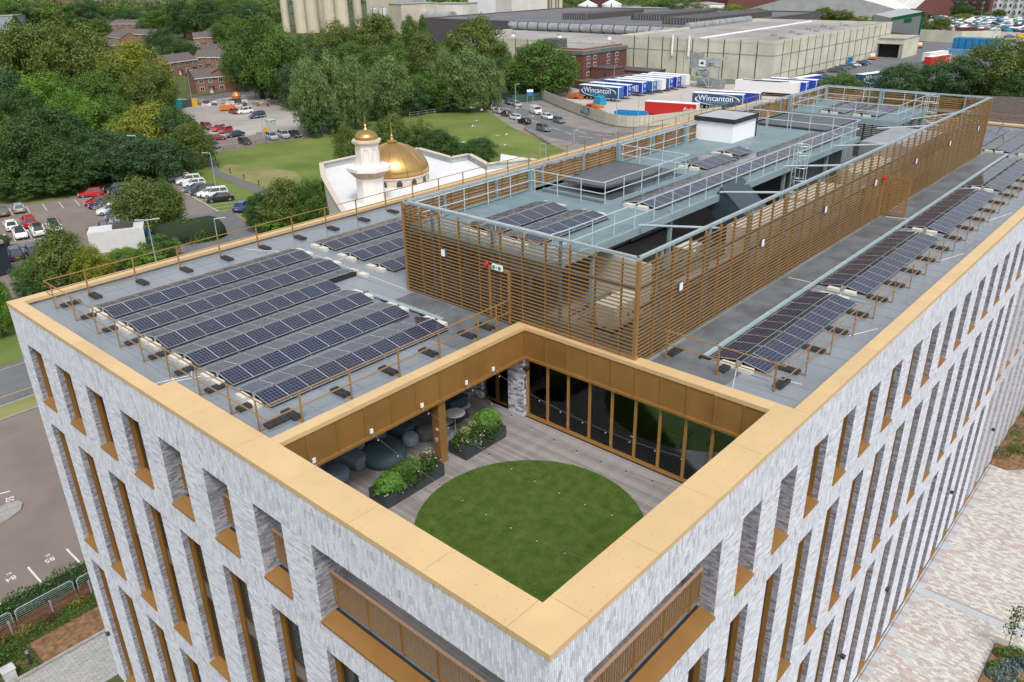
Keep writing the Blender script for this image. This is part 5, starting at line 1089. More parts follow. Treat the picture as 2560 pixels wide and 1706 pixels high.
for i, (c, k, col, lb) in enumerate((((45.20, 141.02), 'hatch', 'red', 'bright red hatchback at the far left of the middle row'), ((43.44, 134.26), 'hatch', 'red', 'deeper red car second in the middle row'), ((43.37, 131.78), 'sedan', 'navy', 'dark blue saloon third in the middle row'), ((43.22, 129.78), 'hatch', 'grey', 'silver grey hatchback fourth in the middle row'), ((42.48, 126.69), 'suv', 'white', 'white off roader with roof bars in the middle row'),
    ((42.81, 125.04), 'hatch', 'blue', 'vivid blue hatchback in the middle row'), ((42.06, 122.43), 'sedan', 'bluegrey', 'slate grey saloon next to the vivid blue one'), ((41.43, 120.09), 'hatch', 'silver', 'silver hatchback near the end of the middle row'), ((40.97, 117.24), 'suv', 'teal', 'turquoise car half hidden by the maple tree'),
    ((49.76, 140.77), 'suv', 'black', 'black car behind the red hatchback, farthest of three'), ((49.60, 138.46), 'sedan', 'navy', 'dark blue car behind the red hatchback, middle of three'), ((48.74, 134.68), 'hatch', 'darkgrey', 'dark grey car behind the red hatchback, nearest the tree'))): rowcar(c, k, col, lb, g2, A0)
g3 = 'cars at the left edge of the staff car park'
for c, k, col, lb, rz, rc in (((33.28, 140.59), 'hatch', 'silver', 'silver hatchback facing the hedge at the left', 78, None), ((30.73, 140.34), 'hatch', 'grey', 'grey car cut by the left edge of the photo', 78, None), ((28.73, 130.61), 'sedan', 'white', 'white saloon behind the white electric car', 78, None), ((28.05, 125.00), 'sedan', 'white', 'white electric saloon with glass roof facing the camera', -102, 'black'), ((31.20, 130.11), 'suv', 'red', 'red off roader beside the white cars', 78, None),
    ((30.28, 124.31), 'suv', 'white', 'white crossover with black roof behind the yew tree', 78, 'black'), ((32.47, 123.62), 'suv', 'white', 'white car with black roof facing the camera next to the yew', -102, 'black'), ((23.86, 114.72), 'suv', 'navy', 'dark blue car seen through the blue glazing, left one', 78, None), ((25.91, 114.05), 'suv', 'navy', 'dark blue car seen through the blue glazing, middle one', 78, None), ((28.60, 115.34), 'suv', 'navy', 'dark blue car half behind the yew tree', 78, None)): rowcar(c, k, col, lb, g3, R(rz), rc)
g4 = 'cars in the concrete car park'
for p, k, col, lb in (((92.98, 186.18, -1.695), 'suv', 'darkred', 'maroon pickup half hidden by the dark tree'), ((93.32, 181.36, -2.715), 'hatch', 'red', 'red hatchback at the back of the trio'), ((92.96, 177.56, -2.791), 'hatch', 'red', 'bright red hatchback beside the dark saloon'), ((91.59, 170.93, 3.116), 'sedan', 'navy', 'dark blue saloon right of the red hatchbacks'), ((86.69, 170.44, -0.446), 'hatch', 'darkred', 'dark red hatchback nearest the tree'),
    ((88.19, 160.98, -1.660), 'hatch', 'black', 'small black car beside the grass fence'), ((81.69, 162.74, -1.830), 'hatch', 'bluegrey', 'grey car by the path entrance'), ((110.19, 202.32, 1.378), 'sedan', 'darkred', 'dark maroon car behind the white off roader'), ((112.00, 199.81, 3.006), 'suv', 'white', 'white off roader near the rubbish heap'), ((109.90, 190.25, 3.070), 'suv', 'navy', 'dark blue estate alone in the concrete car park'),
    ((95.08, 160.64, -1.828), 'suv', 'silver', 'silver off roader facing the grass, left of three'), ((98.02, 160.25, -1.809), 'suv', 'silver', 'second silver estate facing the grass, middle of three'), ((100.24, 159.26, -1.738), 'sedan', 'black', 'black saloon facing the grass, right of three')): car(p, k, col, lb, g4)
g5 = 'cars on the main road'
for p, k, col, lb in (((158.62, 134.11, -2.062), 'van', 'white', 'white panel van waiting on the main road'), ((154.25, 126.48, -1.977), 'sedan', 'white', 'white saloon behind the white van'), ((151.69, 120.75, -1.971), 'hatch', 'bluegrey', 'dark hatchback last in the queue on the main road'), ((145.37, 126.77, 1.353), 'hatch', 'black', 'small black hatchback driving away on the main road'), ((148.78, 132.89, 1.237), 'hatch', 'white', 'white hatchback behind the small black one'), ((140.72, 116.64, -1.921), 'suv', 'grey', 'grey off roader driving towards the junction'),
    ((165.00, 146.39, -2.088), 'hatch', 'silver', 'silver hatchback beside the lamp post'), ((167.06, 151.20, -2.149), 'suv', 'navy', 'dark off roader behind the silver hatchback'), ((157.27, 148.91, 1.089), 'hatch', 'silver', 'silver car first out of the trees on the left lane'), ((153.39, 143.00, 1.298), 'hatch', 'silver', 'silver hatchback second on the left lane'), ((151.31, 138.25, 1.247), 'hatch', 'darkgrey', 'dark grey hatchback third on the left lane')): car(p, k, col, lb, g5)
g6 = 'cars parked along the warehouse wall'
for c, k, col, lb in (((260.22, 103.68), 'sedan', 'red', 'red saloon at the near end of the warehouse wall'), ((269.25, 104.54), 'suv', 'navy', 'dark blue car next to the red saloon'), ((273.68, 104.31), 'suv', 'navy', 'second dark blue car along the warehouse wall'), ((268.08, 101.06), 'hatch', 'blue', 'blue car in front behind the young tree'), ((287.01, 105.51), 'sedan', 'darkgrey', 'dark grey saloon along the warehouse wall'), ((291.84, 105.28), 'suv', 'darkgrey', 'dark grey off roader along the warehouse wall'), ((297.59, 105.64), 'suv', 'bluegrey', 'blue grey car along the warehouse wall'), ((302.82, 105.78), 'suv', 'darkgrey', 'dark estate before the white car'), ((308.49, 106.12), 'hatch', 'white', 'white car along the warehouse wall'), ((312.41, 105.37), 'suv', 'black', 'black off roader along the warehouse wall'), ((318.59, 106.01), 'hatch', 'blue', 'bright blue car nearest the loading door')): rowcar(c, k, col, lb, g6, R(-72))
for c, k, col, lb in (((471.29, 121.96), 'van', 'white', 'white van beyond the yard wall, left one'), ((468.38, 112.31), 'van', 'white', 'white van beyond the yard wall, right one'), ((519.85, 124.88), 'van', 'white', 'white van in the retail car park')): rowcar(c, k, col, lb, 'vans beyond the yard wall', R(-60))
car((*(466.24, 85.28), R(-60)), 'van', 'yellow', 'yellow van at the right edge beyond the yard wall', 'vans beyond the yard wall')
for c, col in (((469.02, 115.57), 'darkgrey'), ((466.19, 106.16), 'silver'), ((461.82, 107.04), 'black'), ((467.26, 99.96), 'navy'), ((468.45, 97.79), 'bluegrey'), ((467.01, 90.67), 'grey')): rowcar(c, 'sedan', col, {'darkgrey': 'dark grey', 'bluegrey': 'blue grey', 'navy': 'dark blue'}.get(col, col)+' saloon parked just beyond the cream yard wall', 'cars just beyond the yard wall', R(-60))
# retail park: rows of far cars, simple copies
fm_ = {}
def far_mesh(col):
    if col not in fm_: m = MB(); m.box(-2.1, -.88, .25, 2.1, .88, .9); m.v += [(-1.6,-.8,.9), (1.0,-.8,.9), (1.0,.8,.9), (-1.6,.8,.9), (-1.1,-.62,1.42), (.3,-.62,1.42), (.3,.62,1.42), (-1.1,.62,1.42)]; k = len(m.v)-8; m.f += [tuple(k+i for i in q) for q in ((4,5,6,7), (0,1,5,4), (1,2,6,5), (2,3,7,6), (3,0,4,7))]; m.box(-1.5, -.9, .05, -.95, .9, .5).box(.95, -.9, .05, 1.5, .9, .5); fm_[col] = m.mesh('distant_car', paint(col))
    return fm_[col]
far_lab = {'white': 'white', 'silver': 'silver', 'grey': 'mid grey', 'darkgrey': 'dark grey', 'black': 'black', 'blue': 'bright blue', 'red': 'red', 'navy': 'dark blue', 'bluegrey': 'blue grey', 'green': 'green', 'teal': 'turquoise'}
rr = random.Random(5)
def farcars(corners, nrow, ncol):
    P = [Vector(c) for c in corners]
    for i in range(nrow):
        for j in range(ncol):
            if rr.random() < .13 or (i % 3 == 2): continue
            s, t = i/max(nrow-1, 1), j/(ncol-1); p = (P[0]*(1-t)+P[1]*t)*(1-s)+(P[3]*(1-t)+P[2]*t)*s; d = P[1]-P[0]; col = rr.choice(['white', 'white', 'white', 'silver', 'silver', 'grey', 'darkgrey', 'black', 'black', 'blue', 'red', 'navy', 'bluegrey', 'silver', 'white', 'green', 'teal'])
            o = link('distant_car', far_mesh(col)); o.location = (p.x+rr.uniform(-.3, .3), p.y+rr.uniform(-.3, .3), GZ+.05); o.rotation_euler = (0, 0, math.atan2(d.y, d.x)+math.pi/2+(math.pi if rr.random() < .5 else 0)); tag(o, far_lab[col]+' car among the many parked in the distant retail car park', 'car', far_lab[col]+' cars in the retail car park')
farcars([(526.43, 135.28), (502.56, 91.77), (614.23, 115.19), (615.62, 169.87)], 19, 22)
farcars([(492.97, 143.93), (481.53, 131.41), (614.80, 171.71), (598.60, 177.88)], 12, 5)
# ================================================================== TRAILERS
TB = {'navyw': M('wincanton_navy', (.02, .07, .16), .45, var=.04), 'blue': M('trailer_blue', (.015, .05, .36), .45, var=.04), 'white': M('trailer_white', (.7, .7, .71), .45, var=.03), 'red': M('trailer_red', (.52, .025, .02), .45, var=.05), 'bluef': M('trailer_front_blue', (.03, .12, .36), .45, var=.04)}
TRF = M('trailer_roof', (.74, .75, .77), .5, var=.05, sc=.5); CYANP = M('cyan_print', (.04, .35, .5), .5); WPR = M('white_print', (.75, .75, .75), .5)
def trailer(x, y, rz, col, label, front='bluef', text=None, L_=13.6, h=4.0, end=None):
    # local: length along +Y from 0, printed side faces -X, end face at y = 0
    t = thing('lorry_trailer', label, 'trailer', (x, y, GZ+.03), rz, 'lorry trailers in the haulage yard'); w = 1.275
    part('side_curtain', MB().box(-w, .1, 1.05, w, L_-.05, h-.06), TB[col], t, w=False); part('roof', MB().box(-w-.02, -.02, h-.06, w+.02, L_, h+.02), TRF, t, w=False)
    part('end_wall', MB().box(-w-.01, 0, 1.0, w+.01, .1, h-.06), TB[front], t, w=False); part('corner_post', MB().box(-w-.03, -.02, 1.0, -w+.09, .12, h-.05), TRF, t, w=False)
    part('chassis', MB().box(-.5, .3, .8, .5, L_-.2, 1.05).box(-w, .2, .95, w, L_-.1, 1.06), TRIM, t, w=False); part('landing_leg', MB().box(-.9, 2.6, 0, -.75, 2.75, .95), TRIM, t, w=False); part('landing_leg', MB().box(.75, 2.6, 0, .9, 2.75, .95), TRIM, t, w=False)
    for yy in (L_-4.2, L_-2.9, L_-1.6):
        for s in (-1, 1): wl = part('wheel', MB().cyl((s*.85, yy, .5), (s*1.25, yy, .5), .5, 16), TYRE, t, w=False); link('rim', MB().cyl((s*1.24, yy, .5), (s*1.265, yy, .5), .28, 12).mesh('rim', RIM), wl)
    X_ = -w-.012; tl = (R(90), 0, R(-90))
    if text == 'Wincanton':
        flat_text('Wincanton', (X_, L_/2+.4, 2.75), 0, 2.1, WPR, t, tl); 
        m = MB(); 
        for k in range(-20, 21):
            for sgn in (1,):
                a0_, a1_ = R(k*7.5+180), R((k+1)*7.5+180); th0, th1 = .28*abs(math.cos(a0_/2)) , .28*abs(math.cos(a1_/2))
        def arc(a0, a1, cxs, tk):
            n = 22
            for i in range(n):
                p, q = R(a0+(a1-a0)*i/n), R(a0+(a1-a0)*(i+1)/n); f = lambda a, k: (X_, L_/2+cxs+math.cos(a)*6.0*k, 2.45+math.sin(a)*1.42*k); ti, tj = 1-tk*math.sin(math.pi*i/n), 1-tk*math.sin(math.pi*(i+1)/n); m.quad(f(p, 1), f(q, 1), f(q, tj), f(p, ti))
        arc(75, 200, 0, .09); arc(-105, 40, 0, .09); part('print', m, WPR, t, w=False)
        part('stripe', MB().box(X_, L_/2-3.2, 1.72, X_+.01, L_/2+3.6, 1.86).box(X_, L_/2-2.6, 1.5, X_+.01, L_/2+3.9, 1.58), CYANP, t, w=False)
    elif text:
        flat_text(text, (X_, 2.6 if text == 'ME' else 1.9, 2.3 if text == 'ME' else 2.6), 0, 2.1 if text == 'ME' else 1.35, WPR, t, tl, shear=0 if text == 'ME' else .3)
        if text == 'ME': part('print', MB().box(X_, 1.3, 1.35, X_+.01, 4.2, 1.45).box(X_, 1.4, 1.6, X_+.01, 3.8, 1.66), WPR, t, w=False); part('swirl', MB().cyl((X_, 8.5, 3.1), (X_+.008, 8.5, 3.1), .85, 24), CYANP, t, w=False)
    if end:
        part('logo', MB().cyl((.0, -.012, 3.0), (0, .0, 3.0), .48, 20), WPR, t, w=False); part('logo_core', MB().cyl((.0, -.02, 3.0), (0, -.01, 3.0), .3, 16), TB['bluef'], t, w=False); part('stripe', MB().box(-.7, -.012, 1.5, .5, 0, 1.62), WPR, t, w=False)
    return t
XR = [(188.3, 127.5, 'navyw', 'bluef', 'Wincanton', 'navy trailer lettered Wincanton, nearest of the left row', None), (193.9, 128.2, 'blue', 'blue', 'ME', 'blue trailer lettered ME behind the navy one', 1), (201.3, 128.0, 'blue', 'blue', 'ME', 'third trailer, blue with ME and a cyan swirl', 1), (206.0, 127.5, 'bluef', 'bluef', None, 'fourth trailer with plain mid blue end', 1), (210.2, 127.0, 'white', 'white', None, 'white box trailer between two blue ones', None), (214.6, 127.0, 'bluef', 'blue', None, 'sixth trailer, blue end with white oval', 1), (218.7, 126.8, 'blue', 'blue', None, 'seventh trailer, bright blue end with white oval', 1), (223.4, 126.5, 'white', 'white', None, 'last white trailer of the left row beside the plant tower', None)]
for x, y, c, f, tx, lb, e in XR: trailer(x, y, R(2), c, lb, f, tx, end=e)
trailer(174.6, 94.9, R(12), 'red', 'red trailer lettered Ryder standing by the hoarding', 'white', 'Ryder')
trailer(195.0, 93.0, R(14), 'navyw', 'second navy trailer lettered Wincanton, right of the red one', 'bluef', 'Wincanton'); trailer(200.5, 91.0, R(14), 'blue', 'blue trailer right behind the second navy one', 'blue', None)
for i, (p, c) in enumerate((((223.74, 99.74), 'white'), ((224.81, 98.19), 'white'), ((224.38, 94.95), 'white'), ((227.83, 93.84), 'blue'), ((233.63, 93.38), 'blue'))): trailer(p[0], p[1]-4, R(8), c, ['white roofed trailer in the crowded right group, leftmost', 'white roofed trailer in the right group, second', 'white roofed trailer in the right group, third', 'trailer with a blue end in the right group, fourth', 'trailer with a blue end in the right group, rightmost'][i], c, None, end=1 if c == 'blue' else None)
trailer(*(245.84, 94.50), R(80), 'blue', 'long blue trailer lying across behind the right group', 'blue'); trailer(*(265.78, 80.96), R(75), 'navyw', 'navy trailer lettered Wincanton seen over the screen between trees', 'bluef', 'Wincanton'); trailer(*(328.25, 80.56), R(78), 'red', 'red trailer in front of the loading bay beyond the trees', 'white', 'Ryder'); trailer((337.52, 83.18)[0]+4, (337.52, 83.18)[1]+2, R(78), 'white', 'white trailer just behind the red one by the loading bay', 'white')
# ================================================================== BIG BUILDINGS
def clad(name, c1, c2, sc=.15, **k): return M(name, c1, .75, col2=c2, sc=sc, detail=10, **k)
CREAM = clad('weathered_cream_cladding', (.42, .41, .33), (.60, .59, .50)); DJ = M('dark_panel_joint', (.09, .08, .07), .8, var=.3); FROOF = M('stained_flat_roof', (.20, .185, .18), .8, col2=(.36, .34, .33), sc=.06, detail=12); DROOF = M('dark_slate_roof', (.07, .065, .068), .75, var=.25, sc=1); REDB = brick_tex_mat('red_brick', (.24, .095, .06), (.17, .065, .045), (.25, .20, .17), .45, .15, .01); DREDB = brick_tex_mat('dark_red_brick', (.15, .045, .04), (.11, .035, .03), (.15, .1, .09), .45, .15, .01); PVCW = M('white_window_frame', (.7, .7, .7), .4, var=.03); HWG = dark_glass('house_window_glass', (.03, .04, .045), .08); GUT = M('grey_lead_trim', (.22, .24, .24), .6, var=.2)
def block(name, label, cat, x0, y0, x1, y1, h, wm, rm, rz=0, ribs=None, parap=.5, org=None):
    t = thing(name, label, cat, (x0, y0, GZ)); w, d = x1-x0, y1-y0
    part('wall', MB().box(0, 0, 0, w, d, h), wm, t, w=False)
    part('roof', MB().box(.35, .35, h+.01, w-.35, d-.35, h+.06), rm, t, w=False); part('parapet', MB().box(-.06, -.06, h, w+.06, .35, h+parap).box(-.06, d-.35, h, w+.06, d+.06, h+parap).box(-.06, .35, h, .35, d-.35, h+parap).box(w-.35, .35, h, w+.06, d-.35, h+parap), wm, t, w=False)
    if ribs:
        n = int(w/ribs); 
        for i in range(1, n+1): part('panel_joint', MB().box(w*i/(n+1)-.16, -.10, .1, w*i/(n+1)+.16, .02, h+parap+.01), DJ, t, w=False)
        n = int(d/ribs)
        for i in range(1, n+1): part('panel_joint', MB().box(-.10, d*i/(n+1)-.16, .1, .02, d*i/(n+1)+.16, h+parap+.01), DJ, t, w=False)
    return t
wh = block('warehouse', 'huge cream clad warehouse with dark vertical panel joints', 'warehouse', 250.6, 111.6, 358, 171, 11.6, CREAM, FROOF, ribs=6.6, parap=.9)
part('rail_line', MB().box(-.14, -.14, 8.1, 107.4, -.06, 8.2).box(-.14, -.06, 8.1, -.06, 59.4, 8.2).box(-.14, -.14, 2.4, 107.4, -.06, 2.5), GUT, wh, w=False)
m = MB(); m.cyl((5, 30, 11.9), (107, 34, 11.9), .35, 8); part('roof_pipe', m, TRF, wh, w=False)
for i in range(9): part('roof_vent', MB().box(22+i*8.5, 8+(i*7) % 13, 11.7, 24.5+i*8.5, 9.2+(i*7) % 13, 12.1).cyl((27+i*8.5, 12+(i*5) % 9, 11.7), (27+i*8.5, 12+(i*5) % 9, 12.5), .7, 8, .3), GUT, wh, w=False)
for y in (20, 26.5): part('flue', MB().cyl((-.5, 57.4-y, 6.5), (-.5, 57.4-y, 13.2), .35, 8), TRF, wh, w=False)
wing = block('warehouse_wing', 'lower cream clad wing behind the red brick office', 'warehouse', 251.5, 171.1, 300, 262, 8.7, CREAM, FROOF, ribs=6.6, parap=.5)
for i in range(7): part('roof_vent', MB().lathe([(.9, 0), (.8, .5), (.2, .8)], (6+(i*13) % 30, 8+i*11, 8.8), 8), TRF if i % 2 else GUT, wing, w=False)
back = block('factory_hall', 'dark roofed factory hall with ribbed rooflights behind the warehouse', 'warehouse', 300.1, 171.1, 430, 330, 11.5, M('dark_purple_cladding', (.085, .075, .085), .7, var=.15), M('dark_flat_roof', (.085, .088, .095), .7, col2=(.14, .145, .15), sc=.1), parap=.6)
for j, (x0, y0, x1, y1) in enumerate(((20, 8, 90, 26), (40, 40, 95, 56), (30, 75, 80, 90))):
    part('rooflight', MB().box(x0, y0, 11.6, x1, y1, 14.2), DROOF, back, w=False)
    for i in range(int((y1-y0)/1.5)): part('glazing_bar', MB().box(x0-.12, y0+i*1.5, 11.8, x0, y0+i*1.5+.3, 14.0), GUT, back, w=False)
DUCT = M('foil_duct', (.42, .44, .46), .35, .6, var=.25, sc=.4); du = thing('roof_duct', 'long silver segmented duct along the factory roof', 'duct', (300, 172, GZ+9)); 
for i in range(15): part('duct_segment', MB().cyl((-6, 2+i*6.0, 1.7), (-6, 7.6+i*6.0, 1.7), 1.7, 14), DUCT, du, w=False); part('flange', MB().cyl((-6, 7.6+i*6.0, 1.7), (-6, 8.0+i*6.0, 1.7), 1.9, 14), DJ, du, w=False)
for i in range(9): part('duct_segment', MB().cyl((-2+i*6.0, -.5, 3.4), (3.6+i*6.0, -.5, 3.4), 1.5, 14), DUCT, du, w=False)
ld = thing('loading_bay', 'cream loading bay with dark open doorway at the warehouse end', 'loading bay', (344.5, 101.5, GZ)); 
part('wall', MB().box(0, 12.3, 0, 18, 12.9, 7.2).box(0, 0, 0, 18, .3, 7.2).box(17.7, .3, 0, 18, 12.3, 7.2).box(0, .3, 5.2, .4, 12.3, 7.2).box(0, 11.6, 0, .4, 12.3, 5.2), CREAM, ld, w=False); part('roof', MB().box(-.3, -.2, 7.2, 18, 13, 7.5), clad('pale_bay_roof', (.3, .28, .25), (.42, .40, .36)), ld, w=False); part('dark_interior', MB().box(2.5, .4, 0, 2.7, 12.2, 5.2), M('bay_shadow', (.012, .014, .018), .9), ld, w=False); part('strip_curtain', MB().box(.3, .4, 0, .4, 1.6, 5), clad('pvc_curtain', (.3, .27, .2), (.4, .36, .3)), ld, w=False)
gs = thing('green_store', 'grey and green clad store gable behind the warehouse', 'store', (*(479.57, 151.99), GZ)); p0 = Vector((479.57, 151.99)); p1 = Vector((457.53, 129.29)); d = p1-p0
GRN = M('store_green', (.0, .20, .10), .5, var=.08); m = MB(); q = lambda s, z: (d.x*s, d.y*s, z); bkv = Vector((22, 10, 0))
def wedge(mb, s0, s1, z0, z1, off=0): a, b_ = Vector(q(s0, 0))+Vector((-.1, 0, 0))*off, Vector(q(s1, 0))+Vector((-.1, 0, 0))*off; mb.v += [(a.x, a.y, 0), (b_.x, b_.y, 0), (b_.x, b_.y, z1), (a.x, a.y, z0), (a.x+30, a.y+20, 0), (b_.x+30, b_.y+20, 0), (b_.x+30, b_.y+20, z1), (a.x+30, a.y+20, z0)]; k = len(mb.v)-8; mb.f += [tuple(k+i for i in f) for f in ((0,1,2,3), (7,6,5,4), (0,4,5,1), (1,5,6,2), (2,6,7,3), (3,7,4,0))]
wedge(m, 0, 1, 7, 11.5); part('wall', m, M('pale_grey_cladding', (.45, .47, .48), .6, var=.05), gs, w=False); m = MB()
for (s0, s1, za, zb, zc, zd) in ((0, 1, 5.6, 7.2, 10.0, 11.7), (.93, 1.0, 0, 0, 11, 11.6)):
    a, b_ = Vector(q(s0, 0))+Vector((-.25, -.1, 0)), Vector(q(s1, 0))+Vector((-.25, -.1, 0)); m.poly([(a.x, a.y, za), (b_.x, b_.y, zc if s0 < .5 else 0), (b_.x, b_.y, zd), (a.x, a.y, zb if s0 < .5 else 11)])
a, b_ = Vector(q(.42, 0)), Vector(q(.66, 0)); m.poly([(a.x-.3, a.y, 5.3), (b_.x-.3, b_.y, 6.0), (b_.x-.3, b_.y, 8.0), (a.x-.3, a.y, 7.2)]); part('green_band', m, GRN, gs, w=False)
# red brick office
ro = thing('brick_office', 'three storey dark red brick office beside the warehouse', 'office', (222, 166.5, GZ)); part('wall', MB().box(0, 0, 0, 26, 30, 8.0), DREDB, ro, w=False); part('fascia', MB().box(-.3, -.3, 8.0, 26.3, 30.3, 9.2), M('green_copper_fascia', (.10, .13, .115), .8, var=.35, sc=1), ro, w=False); part('roof', MB().box(.5, .5, 9.2, 25.5, 29.5, 9.26), FROOF, ro, w=False); part('plant_room', MB().box(3, 14, 9.2, 9, 20, 12.2), M('dark_plant_cladding', (.08, .085, .09), .7), ro, w=False)
part('upstand', MB().box(1.2, 1.2, 9.2, 25, 1.6, 9.9).box(1.2, 1.6, 9.2, 1.6, 12, 9.9), REDB, ro, w=False)
for z in (1.0, 3.9, 6.4-.3):
    for y in (3.2, 6.6, 11.5, 15.5, 20, 24.5): wn = part('window', MB().box(-.05, y, z, .05, y+1.7, z+1.35), PVCW, ro, w=False); link('pane', MB().box(-.08, y+.12, z+.12, -.05, y+.8, z+1.23).box(-.08, y+.9, z+.12, -.05, y+1.58, z+1.23).mesh('pane', HWG), wn)
    for x in (2.2, 6, 14, 19): wn = part('window', MB().box(x, -.05, z, x+1.7, .05, z+1.35), PVCW, ro, w=False); link('pane', MB().box(x+.12, -.08, z+.12, x+.8, -.05, z+1.23).box(x+.9, -.08, z+.12, x+1.58, -.05, z+1.23).mesh('pane', HWG), wn)
for i, (x, y, w, d, h, lb) in enumerate(((226, 157.5, 8, 8.5, 3.6, 'low dark brick annex with a doorway at the foot of the office'), (236, 148, 9, 16, 2.2, 'low flat roofed brick building by the warehouse wall'), (205, 146, 28, 9, 1.6, 'long low brick store behind the row of trailers'))):
    b = thing('brick_annex', lb, 'annex', (x, y, GZ)); part('wall', MB().box(0, 0, 0, w, d, h), DREDB, b, w=False); part('roof', MB().box(-.2, -.2, h, w+.2, d+.2, h+.25), DROOF, b, w=False)
    if i == 0: part('door', MB().box(-.06, 2.2, 0, 0, 3.1, 2.1), BLACK, b, w=False)
# plant tower in yard
tw = thing('plant_tower', 'grey steel dust extraction tower with cylinders and a hazard sign by the warehouse', 'plant tower', (*(226.10, 125.68), GZ)); T0 = 8
part('lower_frame', MB().beam((0,0,0), (0,0,6), .3).beam((6,0,0), (6,0,6), .3).beam((0,-5,0), (0,-5,6), .3).beam((6,-5,0), (6,-5,6), .3).beam((0,0,6), (0,-5,6), .3).beam((6,0,6), (6,-5,6), .3).beam((0,-5,6), (6,-5,6), .3).beam((0,0,6), (6,0,6), .3).beam((0,0,5.8), (0,-5,.3), .2).beam((0,-5,3), (0,0,3), .2), GALV, tw, w=False)
part('tank', MB().cyl((1.5, -.5, 1.6), (1.5, -4.6, 1.6), 1.1, 14), GUT, tw, w=False); part('tank', MB().cyl((1.5, .8, 4.3), (1.5, -4, 4.3), .9, 14), DUCT, tw, w=False); part('hopper', MB().box(.5, -3.5, 6.1, 5.5, -.4, 8.6), GUT, tw, w=False); part('hopper_tower', MB().box(2.5, .4, 5.5, 5.8, 3.4, 10.2), DUCT, tw, w=False)
part('sign_board', MB().box(.3, -3.2, 6.4, .42, -.8, 8.4), PVCW, tw, w=False); part('print', MB().poly([(.28, -2.8, 7.1), (.28, -1.2, 7.1), (.28, -2.0, 8.1)]), BLACK, tw, w=False); part('jib', MB().beam((2, -3.5, 7.8), (2, -10, 9.2), .9), GALV, tw, w=False); m = MB()
for i in range(6): m.beam((3.4, 4+(i % 2)*2.4, 0), (3.4, 4+(i % 2)*2.4, 11), .09); m.beam((3.4, 4, 1.8*i+.5), (3.4, 6.4, 1.8*i+.5), .09)
part('scaffold', m, RAILS, tw, w=False); part('skip_unit', MB().box(0, -9, 0, 3, -6, 3), GUT, tw, w=False)
# ---- silos and tanks --------------------------------------------
SILO = M('cream_silo', (.52, .46, .36), .6, var=.08, sc=.2, detail=8); LAT = M('lattice_steel', (.16, .18, .2), .6)
for i, (a, w) in enumerate(((285, 60), (425, 105), (530, 100), (690, 110), (800, 110), (615, 60), (940, 70))):
    p = (293.28, 430.62); q0 = {285: (305.11, 464.01), 425: (310.12, 454.57), 530: (313.84, 447.55), 690: (319.47, 436.94), 800: (323.30, 429.72), 615: (335.83, 467.67), 940: (347.54, 444.89)}[a]; dd = math.hypot(q0[0]+9.7, q0[1]+7.9, 35); r = w/3.647*dd/2020/2
    solo('silo', MB().cyl((*q0, GZ), (*q0, GZ+44), r, 24, r*.98), SILO, ['slim cream silo at the left end of the group', 'fat cream silo left of the first lattice gap', 'fat cream silo second of the left pair', 'fat cream silo left one of the right pair', 'fat cream silo right one of the right pair', 'thin cream silo standing behind the gap', 'short tan silo right of the lattice stair'][i], 'silo', 'cream silos of the factory')
for j, (a, b_, lb) in enumerate((((336.08, 513.60), (340.66, 504.49), 'steel lattice stair tower left of the fat silos'), ((340.79, 480.54), (343.37, 475.46), 'steel pipe rack between the silo pairs'), ((359.16, 467.74), (362.09, 461.92), 'steel lattice stair tower right of the silos'))):
    t = thing('lattice_tower', lb, 'lattice tower', (*a, GZ)); dv = Vector(b_)-Vector(a); m = MB()
    for s in (0, .5, 1):
        for o_ in (0, 1): m.beam((dv.x*s+o_*5, dv.y*s, 0), (dv.x*s+o_*5, dv.y*s, 40), .5)
    for k in range(12): z = k*3.4; m.beam((0, 0, z), (dv.x, dv.y, z), .4); m.beam((0, 0, z), (dv.x, dv.y, z+3.4), .25); m.beam((dv.x, dv.y, z), (0, 0, z+3.4), .25)
    o = part('lattice', m, LAT, t, w=False)
def fbox(n, label, a, b_, h, depth, mat, cat='factory building', name='factory_building', z0=0, extra=None):
    p, q = Vector(a), Vector(b_); t = thing(name, label, cat, (*p, GZ)); d = q-p; L_ = d.length; t.rotation_euler = (0, 0, math.atan2(d.y, d.x))
    side = 1 if (Vector((-d.y, d.x)).dot(p-Vector((-9.7, -7.9)))) > 0 else -1
    y0, y1 = (0, depth) if side > 0 else (-depth, 0)
    part('wall', MB().box(0, y0, z0, L_, y1, z0+h), mat, t, w=False); part('roof', MB().box(-.3, y0-.3, z0+h, L_+.3, y1+.3, z0+h+.4), extra or FROOF, t, w=False); return t, L_, side
TANC = clad('tan_render', (.40, .36, .28), (.52, .48, .40)); GREYC = clad('grey_cladding_far', (.30, .31, .32), (.42, .43, .44)); PALEC = clad('pale_cladding_far', (.52, .51, .47), (.64, .63, .60)); WHC = clad('white_cladding_far', (.62, .63, .65), (.75, .76, .78))
